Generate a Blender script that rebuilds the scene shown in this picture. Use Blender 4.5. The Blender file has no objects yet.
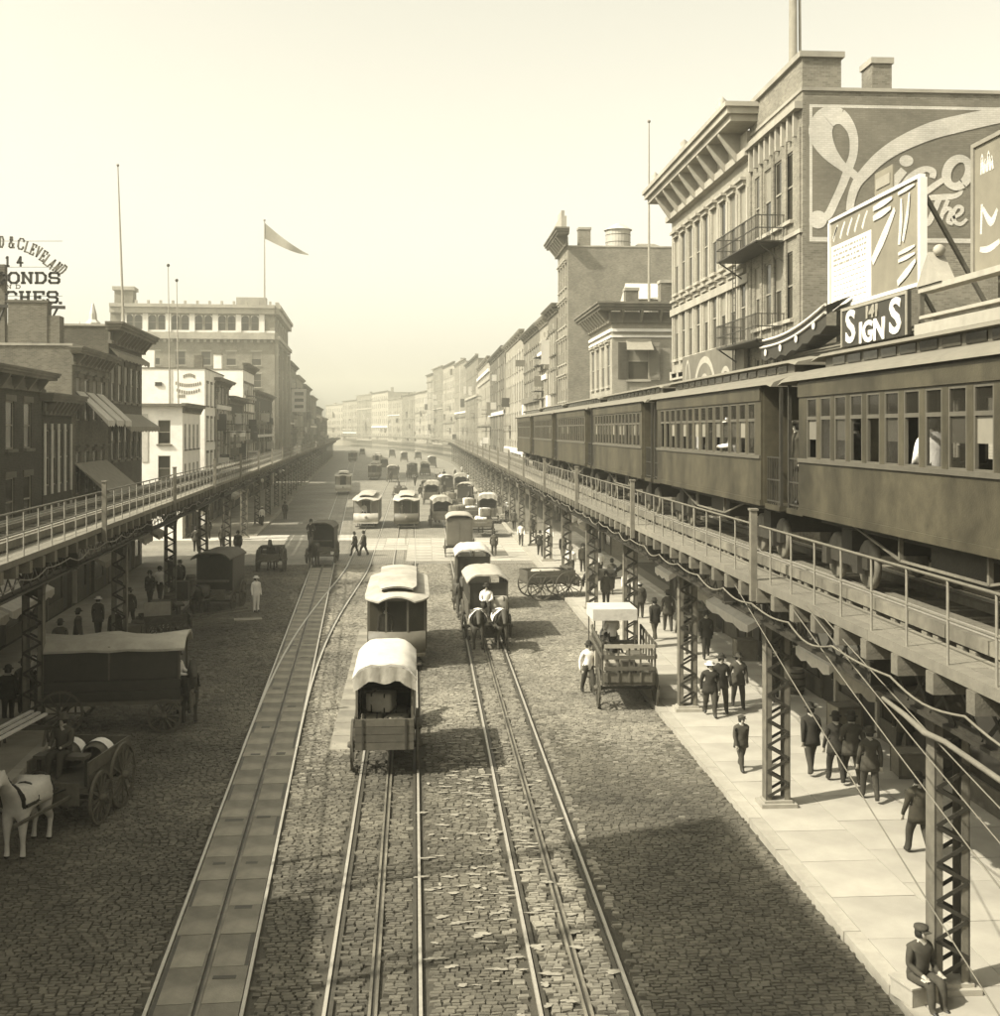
import bpy, bmesh, math, random
import numpy as np
from mathutils import Vector, Matrix
random.seed(7); RNG = np.random.default_rng(7)
SC = bpy.context.scene
COL = SC.collection
rad = math.radians

# ---------------------------------------------------------------- camera
F_PX, HORIZON, EYE, YAW = 1170.0, 430.0, 8.9, rad(3.67)     # photo is 1000 x 1016
cam_d = bpy.data.cameras.new('camera'); cam = bpy.data.objects.new('camera', cam_d); COL.objects.link(cam)
cam.location = (0, 0, EYE); cam.rotation_euler = (rad(90), 0, -YAW)
cam_d.sensor_fit = 'HORIZONTAL'; cam_d.sensor_width = 36.0; cam_d.lens = 36.0*F_PX/1000.0
cam_d.shift_y = -(508.0-HORIZON)/1000.0
cam_d.clip_start = 0.1; cam_d.clip_end = 6000
SC.camera = cam

# ---------------------------------------------------------------- sky, sun, exposure
SUN_EL = rad(45)
SUN_H = Vector((-0.93, -0.37, 0)).normalized()              # horizontal direction towards the sun
wd = bpy.data.worlds.new('World'); SC.world = wd; wd.use_nodes = True
nt = wd.node_tree; nt.nodes.clear()
sky = nt.nodes.new('ShaderNodeTexSky'); sky.sky_type = 'NISHITA'; sky.sun_disc = False
sky.sun_elevation = SUN_EL; sky.sun_rotation = math.atan2(SUN_H.x, SUN_H.y)
sky.dust_density = 4.0; sky.air_density = 1.5; sky.altitude = 0
bw = nt.nodes.new('ShaderNodeRGBToBW')
tint = nt.nodes.new('ShaderNodeMix'); tint.data_type = 'RGBA'; tint.blend_type = 'MULTIPLY'; tint.inputs['Factor'].default_value = 1
tint.inputs[7].default_value = (1.0, 0.965, 0.81, 1)
bg = nt.nodes.new('ShaderNodeBackground'); bg.inputs['Strength'].default_value = 0.15
out = nt.nodes.new('ShaderNodeOutputWorld')
nt.links.new(sky.outputs[0], bw.inputs[0]); nt.links.new(bw.outputs[0], tint.inputs[6])
nt.links.new(tint.outputs[2], bg.inputs[0]); nt.links.new(bg.outputs[0], out.inputs[0])
sl = bpy.data.lights.new('sun', 'SUN'); sl.energy = 3.9; sl.angle = rad(0.55); sl.color = (1.0, 0.948, 0.82)
so = bpy.data.objects.new('sun', sl); COL.objects.link(so); so.location = (-60, -30, 80)
ldir = Vector((-SUN_H.x*math.cos(SUN_EL), -SUN_H.y*math.cos(SUN_EL), -math.sin(SUN_EL)))
so.rotation_euler = ldir.to_track_quat('-Z', 'Y').to_euler()
SC.view_settings.view_transform = 'Standard'; SC.view_settings.look = 'None'
SC.view_settings.gamma = 1.0; SC.view_settings.use_curve_mapping = False
SC.view_settings.exposure = 1.16
SC.cycles.max_bounces = 6; SC.cycles.volume_bounces = 0; SC.cycles.transparent_max_bounces = 12
SC.cycles.use_denoising = True

# ---------------------------------------------------------------- photo pixel -> place
CA, SA = math.cos(YAW), math.sin(YAW)
def kpx(px): return math.tan(math.atan((px-500)/F_PX)+YAW)   # X/Y of the direction of a column of the photo
def gp(px, py, z=0.0):                                       # the point at height z seen at that pixel
    t = F_PX*(EYE-z)/(py-HORIZON); l = (px-500)/F_PX*t
    return Vector((l*CA+t*SA, t*CA-l*SA, z))
def depth(x, y): return x*SA+y*CA
def zat(py, x, y): return EYE+(HORIZON-py)*depth(x, y)/F_PX
def on_y(px, py, Y): x = kpx(px)*Y; return Vector((x, Y, zat(py, x, Y)))
def on_x(px, py, X): y = X/kpx(px); return Vector((X, y, zat(py, X, y)))

# ---------------------------------------------------------------- materials
def sep(v, w=0.0):                                             # the photograph's sepia: tan mid tones, paler lights
    q = min(1.0, v/0.6); return (v, v*(0.902+0.05*q-w*0.04), v*(0.66+0.20*q-w*0.14), 1)
MATS = {}
def M(name, v, rough=0.8, var=0.2, scale=4.0, bump=0.0, bscale=40.0, metal=0.0, w=0.0, rnd=0.0, island=0.0, dirt=0.0):
    if name in MATS: return MATS[name]
    m = bpy.data.materials.new(name); m.use_nodes = True; t = m.node_tree; N = t.nodes; L = t.links
    b = N['Principled BSDF']; b.inputs['Roughness'].default_value = rough; b.inputs['Metallic'].default_value = metal
    b.inputs['Specular IOR Level'].default_value = 0.3
    tc = N.new('ShaderNodeTexCoord')
    nz = N.new('ShaderNodeTexNoise'); nz.inputs['Scale'].default_value = scale; nz.inputs['Detail'].default_value = 6; nz.inputs['Roughness'].default_value = 0.65
    L.new(tc.outputs['Object'], nz.inputs['Vector'])
    mr = N.new('ShaderNodeMapRange'); mr.inputs[1].default_value = 0.25; mr.inputs[2].default_value = 0.75
    mr.inputs[3].default_value = 1-var; mr.inputs[4].default_value = 1+var; L.new(nz.outputs[0], mr.inputs[0])
    val = mr.outputs[0]
    def mul(a, bsock):
        q = N.new('ShaderNodeMath'); q.operation = 'MULTIPLY'; L.new(a, q.inputs[0]); L.new(bsock, q.inputs[1]); return q.outputs[0]
    def rng(sock, lo, hi, a=0.0, c=1.0):
        q = N.new('ShaderNodeMapRange'); q.inputs[1].default_value = a; q.inputs[2].default_value = c
        q.inputs[3].default_value = lo; q.inputs[4].default_value = hi; L.new(sock, q.inputs[0]); return q.outputs[0]
    if rnd: oi = N.new('ShaderNodeObjectInfo'); val = mul(val, rng(oi.outputs['Random'], 1-rnd, 1+rnd))
    if island: ge = N.new('ShaderNodeNewGeometry'); val = mul(val, rng(ge.outputs['Random Per Island'], 1-island, 1+island))
    if dirt:
        n2 = N.new('ShaderNodeTexNoise'); n2.inputs['Scale'].default_value = scale*0.23; n2.inputs['Detail'].default_value = 4
        mp = N.new('ShaderNodeMapping'); mp.inputs['Scale'].default_value = (1, 1, 0.35); L.new(tc.outputs['Object'], mp.inputs[0]); L.new(mp.outputs[0], n2.inputs[0])
        val = mul(val, rng(n2.outputs[0], 1-dirt, 1+dirt*0.3, 0.35, 0.6))
    mx = N.new('ShaderNodeMix'); mx.data_type = 'RGBA'; mx.blend_type = 'MULTIPLY'; mx.inputs['Factor'].default_value = 1
    mx.inputs[6].default_value = sep(v, w); L.new(val, mx.inputs[7]); L.new(mx.outputs[2], b.inputs['Base Color'])
    if bump:
        n3 = N.new('ShaderNodeTexNoise'); n3.inputs['Scale'].default_value = bscale; n3.inputs['Detail'].default_value = 5
        L.new(tc.outputs['Object'], n3.inputs[0])
        bp = N.new('ShaderNodeBump'); bp.inputs['Strength'].default_value = bump; bp.inputs['Distance'].default_value = 0.03
        L.new(n3.outputs[0], bp.inputs['Height']); L.new(bp.outputs[0], b.inputs['Normal'])
    MATS[name] = m; return m
def brick_mat(name, v, mortar, bw_=0.21, bh=0.07, contrast=0.25, dirt=0.35):
    if name in MATS: return MATS[name]
    m = bpy.data.materials.new(name); m.use_nodes = True; t = m.node_tree; N = t.nodes; L = t.links
    b = N['Principled BSDF']; b.inputs['Roughness'].default_value = 0.9; b.inputs['Specular IOR Level'].default_value = 0.2
    tc = N.new('ShaderNodeTexCoord'); sp = N.new('ShaderNodeSeparateXYZ'); L.new(tc.outputs['Object'], sp.inputs[0])
    ad = N.new('ShaderNodeMath'); ad.operation = 'ADD'; L.new(sp.outputs[0], ad.inputs[0]); L.new(sp.outputs[1], ad.inputs[1])
    cb = N.new('ShaderNodeCombineXYZ'); L.new(ad.outputs[0], cb.inputs[0]); L.new(sp.outputs[2], cb.inputs[1])
    br = N.new('ShaderNodeTexBrick'); br.inputs['Scale'].default_value = 1.0
    br.inputs['Brick Width'].default_value = bw_; br.inputs['Row Height'].default_value = bh; br.inputs['Mortar Size'].default_value = bh*0.14
    br.inputs['Color1'].default_value = sep(v*(1-contrast)); br.inputs['Color2'].default_value = sep(v*(1+contrast)); br.inputs['Mortar'].default_value = sep(mortar)
    L.new(cb.outputs[0], br.inputs[0])
    n2 = N.new('ShaderNodeTexNoise'); n2.inputs['Scale'].default_value = 0.5; n2.inputs['Detail'].default_value = 7; n2.inputs['Roughness'].default_value = 0.7
    L.new(tc.outputs['Object'], n2.inputs[0])
    q = N.new('ShaderNodeMapRange'); q.inputs[1].default_value = 0.3; q.inputs[2].default_value = 0.65; q.inputs[3].default_value = 1-dirt; q.inputs[4].default_value = 1.15
    L.new(n2.outputs[0], q.inputs[0])
    mx = N.new('ShaderNodeMix'); mx.data_type = 'RGBA'; mx.blend_type = 'MULTIPLY'; mx.inputs['Factor'].default_value = 1
    L.new(br.outputs[0], mx.inputs[6]); L.new(q.outputs[0], mx.inputs[7]); L.new(mx.outputs[2], b.inputs['Base Color'])
    bp = N.new('ShaderNodeBump'); bp.inputs['Strength'].default_value = 0.4; bp.inputs['Distance'].default_value = 0.01; bp.invert = True
    L.new(br.outputs['Fac'], bp.inputs['Height']); L.new(bp.outputs[0], b.inputs['Normal'])
    MATS[name] = m; return m
def glass_mat(name, v, alpha=0.55, rough=0.08):
    if name in MATS: return MATS[name]
    m = bpy.data.materials.new(name); m.use_nodes = True; t = m.node_tree; N = t.nodes; L = t.links
    b = N['Principled BSDF']; b.inputs['Base Color'].default_value = sep(v); b.inputs['Roughness'].default_value = rough
    b.inputs['Specular IOR Level'].default_value = 0.5; b.inputs['Alpha'].default_value = alpha
    MATS[name] = m; return m

m_road   = M('road_dirt', 0.055, 0.95, 0.35, 1.2, 0.5, 25)
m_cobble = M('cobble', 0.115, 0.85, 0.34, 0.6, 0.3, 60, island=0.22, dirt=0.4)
m_cobble2 = M('pale_sett', 0.20, 0.85, 0.34, 0.55, 0.3, 60, island=0.18, dirt=0.35)
m_dash   = M('streetcar_dash', 0.11, 0.55, 0.2, 3, dirt=0.2)
m_slab   = M('bed_slab_stone', 0.185, 0.85, 0.3, 1.5, 0.25, 30, rnd=0.09, dirt=0.35)
m_flag   = M('flagstone', 0.335, 0.85, 0.12, 1.2, 0.15, 40, rnd=0.05, dirt=0.14)
m_kerb   = M('kerb_granite', 0.30, 0.8, 0.18, 3, 0.2, 50, rnd=0.1)
m_cross  = M('crossing_granite', 0.22, 0.8, 0.2, 2, 0.2, 40, rnd=0.14, dirt=0.25)
m_walkdk = M('sidewalk_bed', 0.12, 0.9, 0.2, 2)
m_rail   = M('polished_rail', 0.36, 0.38, 0.15, 6, metal=0.25)
m_slot   = M('slot_iron', 0.05, 0.6, 0.3, 8)
m_iron   = M('dark_iron', 0.04, 0.6, 0.3, 5, 0.15, 30, dirt=0.3)
m_ironlt = M('weathered_iron', 0.15, 0.65, 0.35, 4, 0.15, 30, dirt=0.4)
m_tie    = M('tie_timber', 0.12, 0.9, 0.3, 6, 0.3, 30, rnd=0.25)
m_plank  = M('walkway_plank', 0.165, 0.85, 0.2, 5, 0.25, 30, rnd=0.16)
m_hand   = M('railing_pipe', 0.115, 0.6, 0.2, 6)
m_carbody= M('car_paint', 0.055, 0.5, 0.35, 3.5, 0.12, 40, dirt=0.5, w=0.9)
m_cartrim= M('car_trim', 0.09, 0.5, 0.2, 4)
m_carroof= M('car_roof_canvas', 0.14, 0.85, 0.15, 2, 0.1, 30)
m_carin  = M('car_interior', 0.1, 0.8, 0.2, 3)
m_glass  = glass_mat('car_glass', 0.03, 0.35)
m_pane   = M('window_glass', 0.035, 0.12, 0.25, 1.5, rnd=0.45)
m_blind  = M('window_blind', 0.18, 0.5, 0.15, 2, rnd=0.3)
m_frame  = M('window_frame', 0.22, 0.7, 0.15, 4, rnd=0.15)
m_stone  = M('trim_stone', 0.29, 0.8, 0.15, 2.5, 0.15, 30, dirt=0.2)
m_stonedk= M('brown_stone', 0.13, 0.85, 0.2, 2, 0.2, 30, dirt=0.3)
m_roof   = M('roof_tar', 0.16, 0.95, 0.2, 2, 0.2, 20)
m_white  = M('white_paint', 0.62, 0.7, 0.06, 2, dirt=0.10)
m_cream  = M('cream_paint', 0.45, 0.7, 0.08, 2, dirt=0.12)
m_letter = M('sign_letter_black', 0.03, 0.6, 0.2, 4)
m_adfield= None
m_adwhite= None
m_adpanel= M('ad_panel_tan', 0.19, 0.75, 0.15, 1.5, dirt=0.2, w=0.4)
m_canvas = M('white_canvas', 0.46, 0.85, 0.14, 3, 0.4, 8)
m_canvasg= M('grey_canvas', 0.32, 0.9, 0.2, 3, 0.4, 8)
m_wood   = M('wagon_wood', 0.085, 0.8, 0.3, 5, 0.2, 30, rnd=0.2)
m_woodlt = M('pale_board', 0.26, 0.8, 0.2, 5, 0.2, 30, rnd=0.15)
m_black  = M('black_paint', 0.030, 0.5, 0.3, 4)
m_load   = M('burlap_load', 0.15, 0.95, 0.35, 4, 0.5, 25, rnd=0.25)
m_crate  = M('crate_wood', 0.12, 0.85, 0.25, 5, 0.2, 30, rnd=0.3)
m_sack   = M('white_sack', 0.62, 0.9, 0.15, 5, 0.4, 20, rnd=0.1)
m_skin   = M('skin', 0.34, 0.6, 0.1, 6)
m_coat   = M('dark_wool', 0.026, 0.95, 0.35, 8, 0.3, 60)
m_coat2  = M('brown_wool', 0.052, 0.95, 0.3, 8, 0.3, 60)
m_trou   = M('grey_trouser', 0.042, 0.95, 0.3, 8, 0.3, 60)
m_shirt  = M('white_shirt', 0.70, 0.9, 0.1, 6, 0.3, 30)
m_shoe   = M('shoe_leather', 0.02, 0.5, 0.3, 8)
m_hair   = M('dark_hair', 0.018, 0.7, 0.3, 20)
m_straw  = M('straw_hat', 0.62, 0.8, 0.15, 20)
m_hdark  = M('horse_bay', 0.045, 0.7, 0.3, 3)
m_hwhite = M('horse_grey_white', 0.48, 0.75, 0.2, 4)
m_leather= M('harness_leather', 0.02, 0.55, 0.3, 8)
m_carcrm = M('streetcar_cream', 0.42, 0.55, 0.12, 3, dirt=0.15)
m_wire   = M('pale_wire', 0.14, 0.6, 0.2, 3)
m_flagc  = M('flag_cloth', 0.24, 0.9, 0.2, 3)
m_pole   = M('pole_wood', 0.16, 0.8, 0.2, 3)
m_water  = M('tank_wood', 0.42, 0.85, 0.15, 3, dirt=0.2)
m_awn    = M('awning_canvas', 0.22, 0.9, 0.2, 3)
m_awnlt  = M('awning_pale', 0.48, 0.9, 0.15, 3)
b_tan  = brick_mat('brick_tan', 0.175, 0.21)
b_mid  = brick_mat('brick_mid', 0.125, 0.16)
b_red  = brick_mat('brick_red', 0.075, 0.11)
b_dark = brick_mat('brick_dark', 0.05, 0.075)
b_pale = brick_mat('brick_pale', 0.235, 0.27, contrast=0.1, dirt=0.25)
b_white= brick_mat('brick_whitewash', 0.72, 0.72, contrast=0.04, dirt=0.12)

m_adfield = brick_mat('ad_field_paint', 0.165, 0.15, contrast=0.10, dirt=0.30); m_adwhite = brick_mat('ad_white_paint', 0.50, 0.42, contrast=0.07, dirt=0.26)
m_coat3 = M('grey_wool', 0.06, 0.95, 0.3, 8, 0.3, 60); m_coat4 = M('rusty_black_wool', 0.038, 0.95, 0.3, 8, 0.3, 60, w=0.6)
m_scroof = M('streetcar_roof', 0.36, 0.85, 0.2, 3, 0.2, 20, dirt=0.25)
# ---------------------------------------------------------------- mesh helpers
class MB:
    def __init__(s): s.v = []; s.f = []; s.m = []; s.sm = []
    def add(s, vs, fs, mi=0, smooth=False):
        o = len(s.v); s.v += [tuple(p) for p in vs]
        for f in fs: s.f.append([i+o for i in f]); s.m.append(mi); s.sm.append(smooth)
        return s
    def box(s, x0, x1, y0, y1, z0, z1, mi=0):
        return s.add([(x0,y0,z0),(x1,y0,z0),(x1,y1,z0),(x0,y1,z0),(x0,y0,z1),(x1,y0,z1),(x1,y1,z1),(x0,y1,z1)],
              [(0,3,2,1),(4,5,6,7),(0,1,5,4),(1,2,6,5),(2,3,7,6),(3,0,4,7)], mi)
    def quad(s, a, b, c, d, mi=0): return s.add([a,b,c,d], [(0,1,2,3)], mi)
    def bar(s, a, b, w, h=None, mi=0, up=(0,0,1)):            # a beam of section w x h between two points
        a = Vector(a); b = Vector(b); h = w if h is None else h
        d = (b-a).normalized(); u = Vector(up)
        if abs(d.dot(u)) > 0.98: u = Vector((1,0,0))
        sx = d.cross(u).normalized()*(w/2); sy = sx.cross(d).normalized()*(h/2)
        vs = [a-sx-sy, a+sx-sy, a+sx+sy, a-sx+sy, b-sx-sy, b+sx-sy, b+sx+sy, b-sx+sy]
        return s.add(vs, [(0,1,2,3),(7,6,5,4),(0,4,5,1),(1,5,6,2),(2,6,7,3),(3,7,4,0)], mi)
    def tube(s, pts, r, n=6, mi=0, cap=True, smooth=True):
        pts = [Vector(p) for p in pts]; k = len(pts); rs = r if isinstance(r, (list, tuple)) else [r]*k
        vs = []
        for i, p in enumerate(pts):
            d = (pts[min(i+1,k-1)]-pts[max(i-1,0)]).normalized()
            u = Vector((0,0,1)) if abs(d.z) < 0.95 else Vector((1,0,0))
            a = d.cross(u).normalized(); b = d.cross(a)
            for j in range(n):
                t = 2*math.pi*j/n; vs.append(p+a*(rs[i]*math.cos(t))+b*(rs[i]*math.sin(t)))
        fs = [(i*n+j, i*n+(j+1)%n, (i+1)*n+(j+1)%n, (i+1)*n+j) for i in range(k-1) for j in range(n)]
        s.add(vs, fs, mi, smooth)
        if cap: o = len(s.v)-len(vs); s.f += [[o+j for j in range(n)], [o+(k-1)*n+j for j in range(n)]]; s.m += [mi]*2; s.sm += [False]*2
        return s
    def lathe(s, prof, n=12, c=(0,0,0), mi=0, smooth=True, sx=1.0, sy=1.0):
        vs = []
        for r, z in prof:
            for j in range(n): t = 2*math.pi*j/n; vs.append((c[0]+r*sx*math.cos(t), c[1]+r*sy*math.sin(t), c[2]+z))
        k = len(prof)
        return s.add(vs, [(i*n+j, i*n+(j+1)%n, (i+1)*n+(j+1)%n, (i+1)*n+j) for i in range(k-1) for j in range(n)], mi, smooth)
    def sweep(s, prof, path, mi=0, closed=True, smooth=False):  # profile (v, z) swept along [(point, right-hand vector)]
        n = len(prof); vs = []
        for p, r in path:
            for a, z in prof: vs.append((p[0]+r[0]*a, p[1]+r[1]*a, p[2]+z))
        m_ = n if closed else n-1
        fs = [(i*n+j, i*n+(j+1)%n, (i+1)*n+(j+1)%n, (i+1)*n+j) for i in range(len(path)-1) for j in range(m_)]
        s.add(vs, fs, mi, smooth)
        if closed: o = len(s.v)-len(vs); s.f += [[o+j for j in range(n)], [o+len(vs)-n+j for j in range(n)]]; s.m += [mi]*2; s.sm += [False]*2
        return s
    def ball(s, c, rx, ry=None, rz=None, n=10, k=6, mi=0):
        ry = rx if ry is None else ry; rz = rx if rz is None else rz
        vs = []; 
        for i in range(k+1):
            p = math.pi*i/k
            for j in range(n): t = 2*math.pi*j/n; vs.append((c[0]+rx*math.sin(p)*math.cos(t), c[1]+ry*math.sin(p)*math.sin(t), c[2]-rz*math.cos(p)))
        return s.add(vs, [(i*n+j, i*n+(j+1)%n, (i+1)*n+(j+1)%n, (i+1)*n+j) for i in range(k) for j in range(n)], mi, True)
    def mesh(s, name, mats):
        me = bpy.data.meshes.new(name); me.from_pydata(s.v, [], s.f)
        mats = mats if isinstance(mats, (list, tuple)) else [mats]
        for m in mats: me.materials.append(m)
        me.polygons.foreach_set('material_index', s.m); me.polygons.foreach_set('use_smooth', s.sm)
        me.update(); return me
    def build(s, name, mats, parent=None, loc=(0,0,0), rz=0.0): return inst(name, s.mesh(name, mats), parent, loc, rz)
def inst(name, me, parent=None, loc=(0,0,0), rz=0.0, scale=None, rot=None):
    o = bpy.data.objects.new(name, me); COL.objects.link(o); o.location = loc
    o.rotation_euler = rot if rot is not None else (0, 0, rz)
    if scale is not None: o.scale = scale
    if parent is not None: o.parent = parent
    return o
def tag(o, label=None, cat=None, group=None, kind=None):
    if label: o['label'] = label
    if cat: o['category'] = cat
    if group: o['group'] = group
    if kind: o['kind'] = kind
    return o
def thing(name, label, cat, loc=(0,0,0), rz=0.0, group=None): return tag(inst(name, None, None, loc, rz), label, cat, group)
def copy_tree(o, parent=None):
    c = o.copy(); COL.objects.link(c); c.parent = parent
    for ch in list(o.children): copy_tree(ch, c)
    return c
TMP = bpy.data.scenes.new('workbench')
def text_mesh(txt, size, mat, bold=0.0, ext=0.01, space=1.0):
    cu = bpy.data.curves.new('t', 'FONT'); cu.body = txt; cu.size = size; cu.extrude = ext; cu.offset = bold; cu.space_character = space
    cu.align_x = 'CENTER'; cu.resolution_u = 3
    o = bpy.data.objects.new('t', cu); TMP.collection.objects.link(o); TMP.view_layers[0].update(); dg = TMP.view_layers[0].depsgraph
    me = bpy.data.meshes.new_from_object(o.evaluated_get(dg)); bpy.data.objects.remove(o); bpy.data.curves.remove(cu)
    me.materials.clear(); me.materials.append(mat); return me
# ================================================================ STREET
def dev(Y): return 0.0 if Y < 280 else -(Y-280)**2/2400.0
def LX(Y, off): return off-0.054*(Y-27.4)                      # lines of the left side run off at 3 degrees
def rpath(off):                                                # right-hand side lines
    return lambda Y: Vector((off+dev(Y), Y, 0))
L_EL, L_KERB, L_FACE = -10.95, -10.15, -16.0
R_EL, R_KERB, R_FACE = 8.2, 7.3, 13.0

g = MB(); g.box(-2500, 2500, -300, 4500, -1.0, -0.06); tag(g.build('ground', m_road), kind='structure')
# far carriageway: one sheet whose paving is too fine to tell apart, with a brick-like setting in its material
def sett_mat():
    m = bpy.data.materials.new('far_setts'); m.use_nodes = True; t = m.node_tree; N = t.nodes; L = t.links
    b = N['Principled BSDF']; b.inputs['Roughness'].default_value = 0.8
    tc = N.new('ShaderNodeTexCoord'); br = N.new('ShaderNodeTexBrick'); br.inputs['Scale'].default_value = 1
    br.inputs['Brick Width'].default_value = 0.3; br.inputs['Row Height'].default_value = 0.15; br.inputs['Mortar Size'].default_value = 0.018
    br.inputs['Color1'].default_value = sep(0.16); br.inputs['Color2'].default_value = sep(0.25); br.inputs['Mortar'].default_value = sep(0.07)
    L.new(tc.outputs['Object'], br.inputs[0])
    nz = N.new('ShaderNodeTexNoise'); nz.inputs['Scale'].default_value = 0.25; nz.inputs['Detail'].default_value = 8; L.new(tc.outputs['Object'], nz.inputs[0])
    q = N.new('ShaderNodeMapRange'); q.inputs[1].default_value = 0.3; q.inputs[2].default_value = 0.7; q.inputs[3].default_value = 0.7; q.inputs[4].default_value = 1.25; L.new(nz.outputs[0], q.inputs[0])
    mx = N.new('ShaderNodeMix'); mx.data_type = 'RGBA'; mx.blend_type = 'MULTIPLY'; mx.inputs['Factor'].default_value = 1
    L.new(br.outputs[0], mx.inputs[6]); L.new(q.outputs[0], mx.inputs[7]); L.new(mx.outputs[2], b.inputs['Base Color'])
    return m
m_sett = sett_mat()
NEAR_END = 78.0
g = MB(); g.quad((-90, NEAR_END, -0.004), (60, NEAR_END, -0.004), (60, 420, -0.004), (-90, 420, -0.004))
g.quad((-330, 420, -0.004), (60, 420, -0.004), (60, 900, -0.004), (-330, 900, -0.004))
tag(g.build('road', m_sett), kind='structure')
g = MB(); g.quad((-60, -20, -0.045), (40, -20, -0.045), (40, NEAR_END, -0.045), (-60, NEAR_END, -0.045))
near_road = tag(g.build('road_bed', m_road), kind='structure')

# --- streetcar track centre lines
def t1(Y): return -3.52-0.0535*(Y-18)
def t2(Y): return -0.80-0.0095*(Y-18)
def t3(Y): return 2.5+dev(Y)
def strip(mb, fx, off, Y0, Y1, w, z0, z1, step=20.0, mi=0):
    n = max(1, int(math.ceil((Y1-Y0)/step)))
    path = [((fx(Y0+(Y1-Y0)*i/n)+off, Y0+(Y1-Y0)*i/n, 0), (1, 0)) for i in range(n+1)]
    mb.sweep([(-w/2, z0), (w/2, z0), (w/2, z1), (-w/2, z1)], path, mi); return mb
slabmesh = MB().box(-0.315, 0.315, -0.62, 0.62, -0.05, 0.004).mesh('bed_slab', m_slab)
GA = 0.735
def track(fx, beds, end):
    root = inst('streetcar_track', None); tag(root, kind='structure')
    for s_ in (-1, 1):
        strip(MB(), fx, s_*GA, 8, end, 0.058, -0.05, 0.022).build('rail', m_rail, root)
        strip(MB(), fx, s_*(GA-0.09), 8, end, 0.07, -0.05, 0.000).build('rail_groove', m_slot, root)
        strip(MB(), fx, s_*0.05, 8, min(end, 220), 0.045, -0.05, 0.012).build('slot_rail', m_ironlt, root)
    strip(MB(), fx, 0, 8, min(end, 220), 0.05, -0.06, -0.02).build('conduit_slot', m_slot, root)
    if beds:
        Y = 14.0
        while Y < beds:
            for s_ in (-1, 1):
                inst('bed_slab', slabmesh, root, (fx(Y)+s_*0.38, Y, random.uniform(-0.006, 0.004)), 0.0535 if fx is t1 else 0, (0.97, 1, 1))
            hatch = MB(); 
            Y += 1.26
    return root
track(t1, 76, 330); track(t2, 0, 330); track(t3, 0, 420)
# yoke covers: dark iron plates let into the first track
cov = MB().box(-0.2, 0.2, -0.09, 0.09, -0.05, 0.009).mesh('yoke_cover', m_slot)
tr1 = [o for o in COL.objects if o.name.startswith('streetcar_track')][0]
Y = 16.5
while Y < 75:
    for s_ in (-1, 1):
        if random.random() < 0.8: inst('yoke_cover', cov, tr1, (t1(Y)+s_*random.uniform(0.30, 0.36), Y+random.uniform(-.3, .3), 0), 0, (random.uniform(.6, 1.1), random.uniform(.6, 1.2), 1))
    Y += 2.7
# turnout leaving track 1 to a loop track that the cream streetcar stands on
def turn(Y):
    if Y < 33: return t1(Y)
    u = min(1.0, (Y-33)/45.0); u = u*u*(3-2*u)
    return t1(Y)*(1-u)+(-4.35-0.0095*(Y-78))*u
tn = inst('streetcar_turnout', None); tag(tn, kind='structure')
for s_ in (-1, 1):
    strip(MB(), turn, s_*GA, 33.0, 230, 0.07, -0.05, 0.026, 2.0).build('rail', m_rail, tn)
    strip(MB(), turn, s_*(GA-0.085), 33.0, 230, 0.06, -0.05, 0.002, 2.0).build('rail_groove', m_slot, tn)

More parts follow.
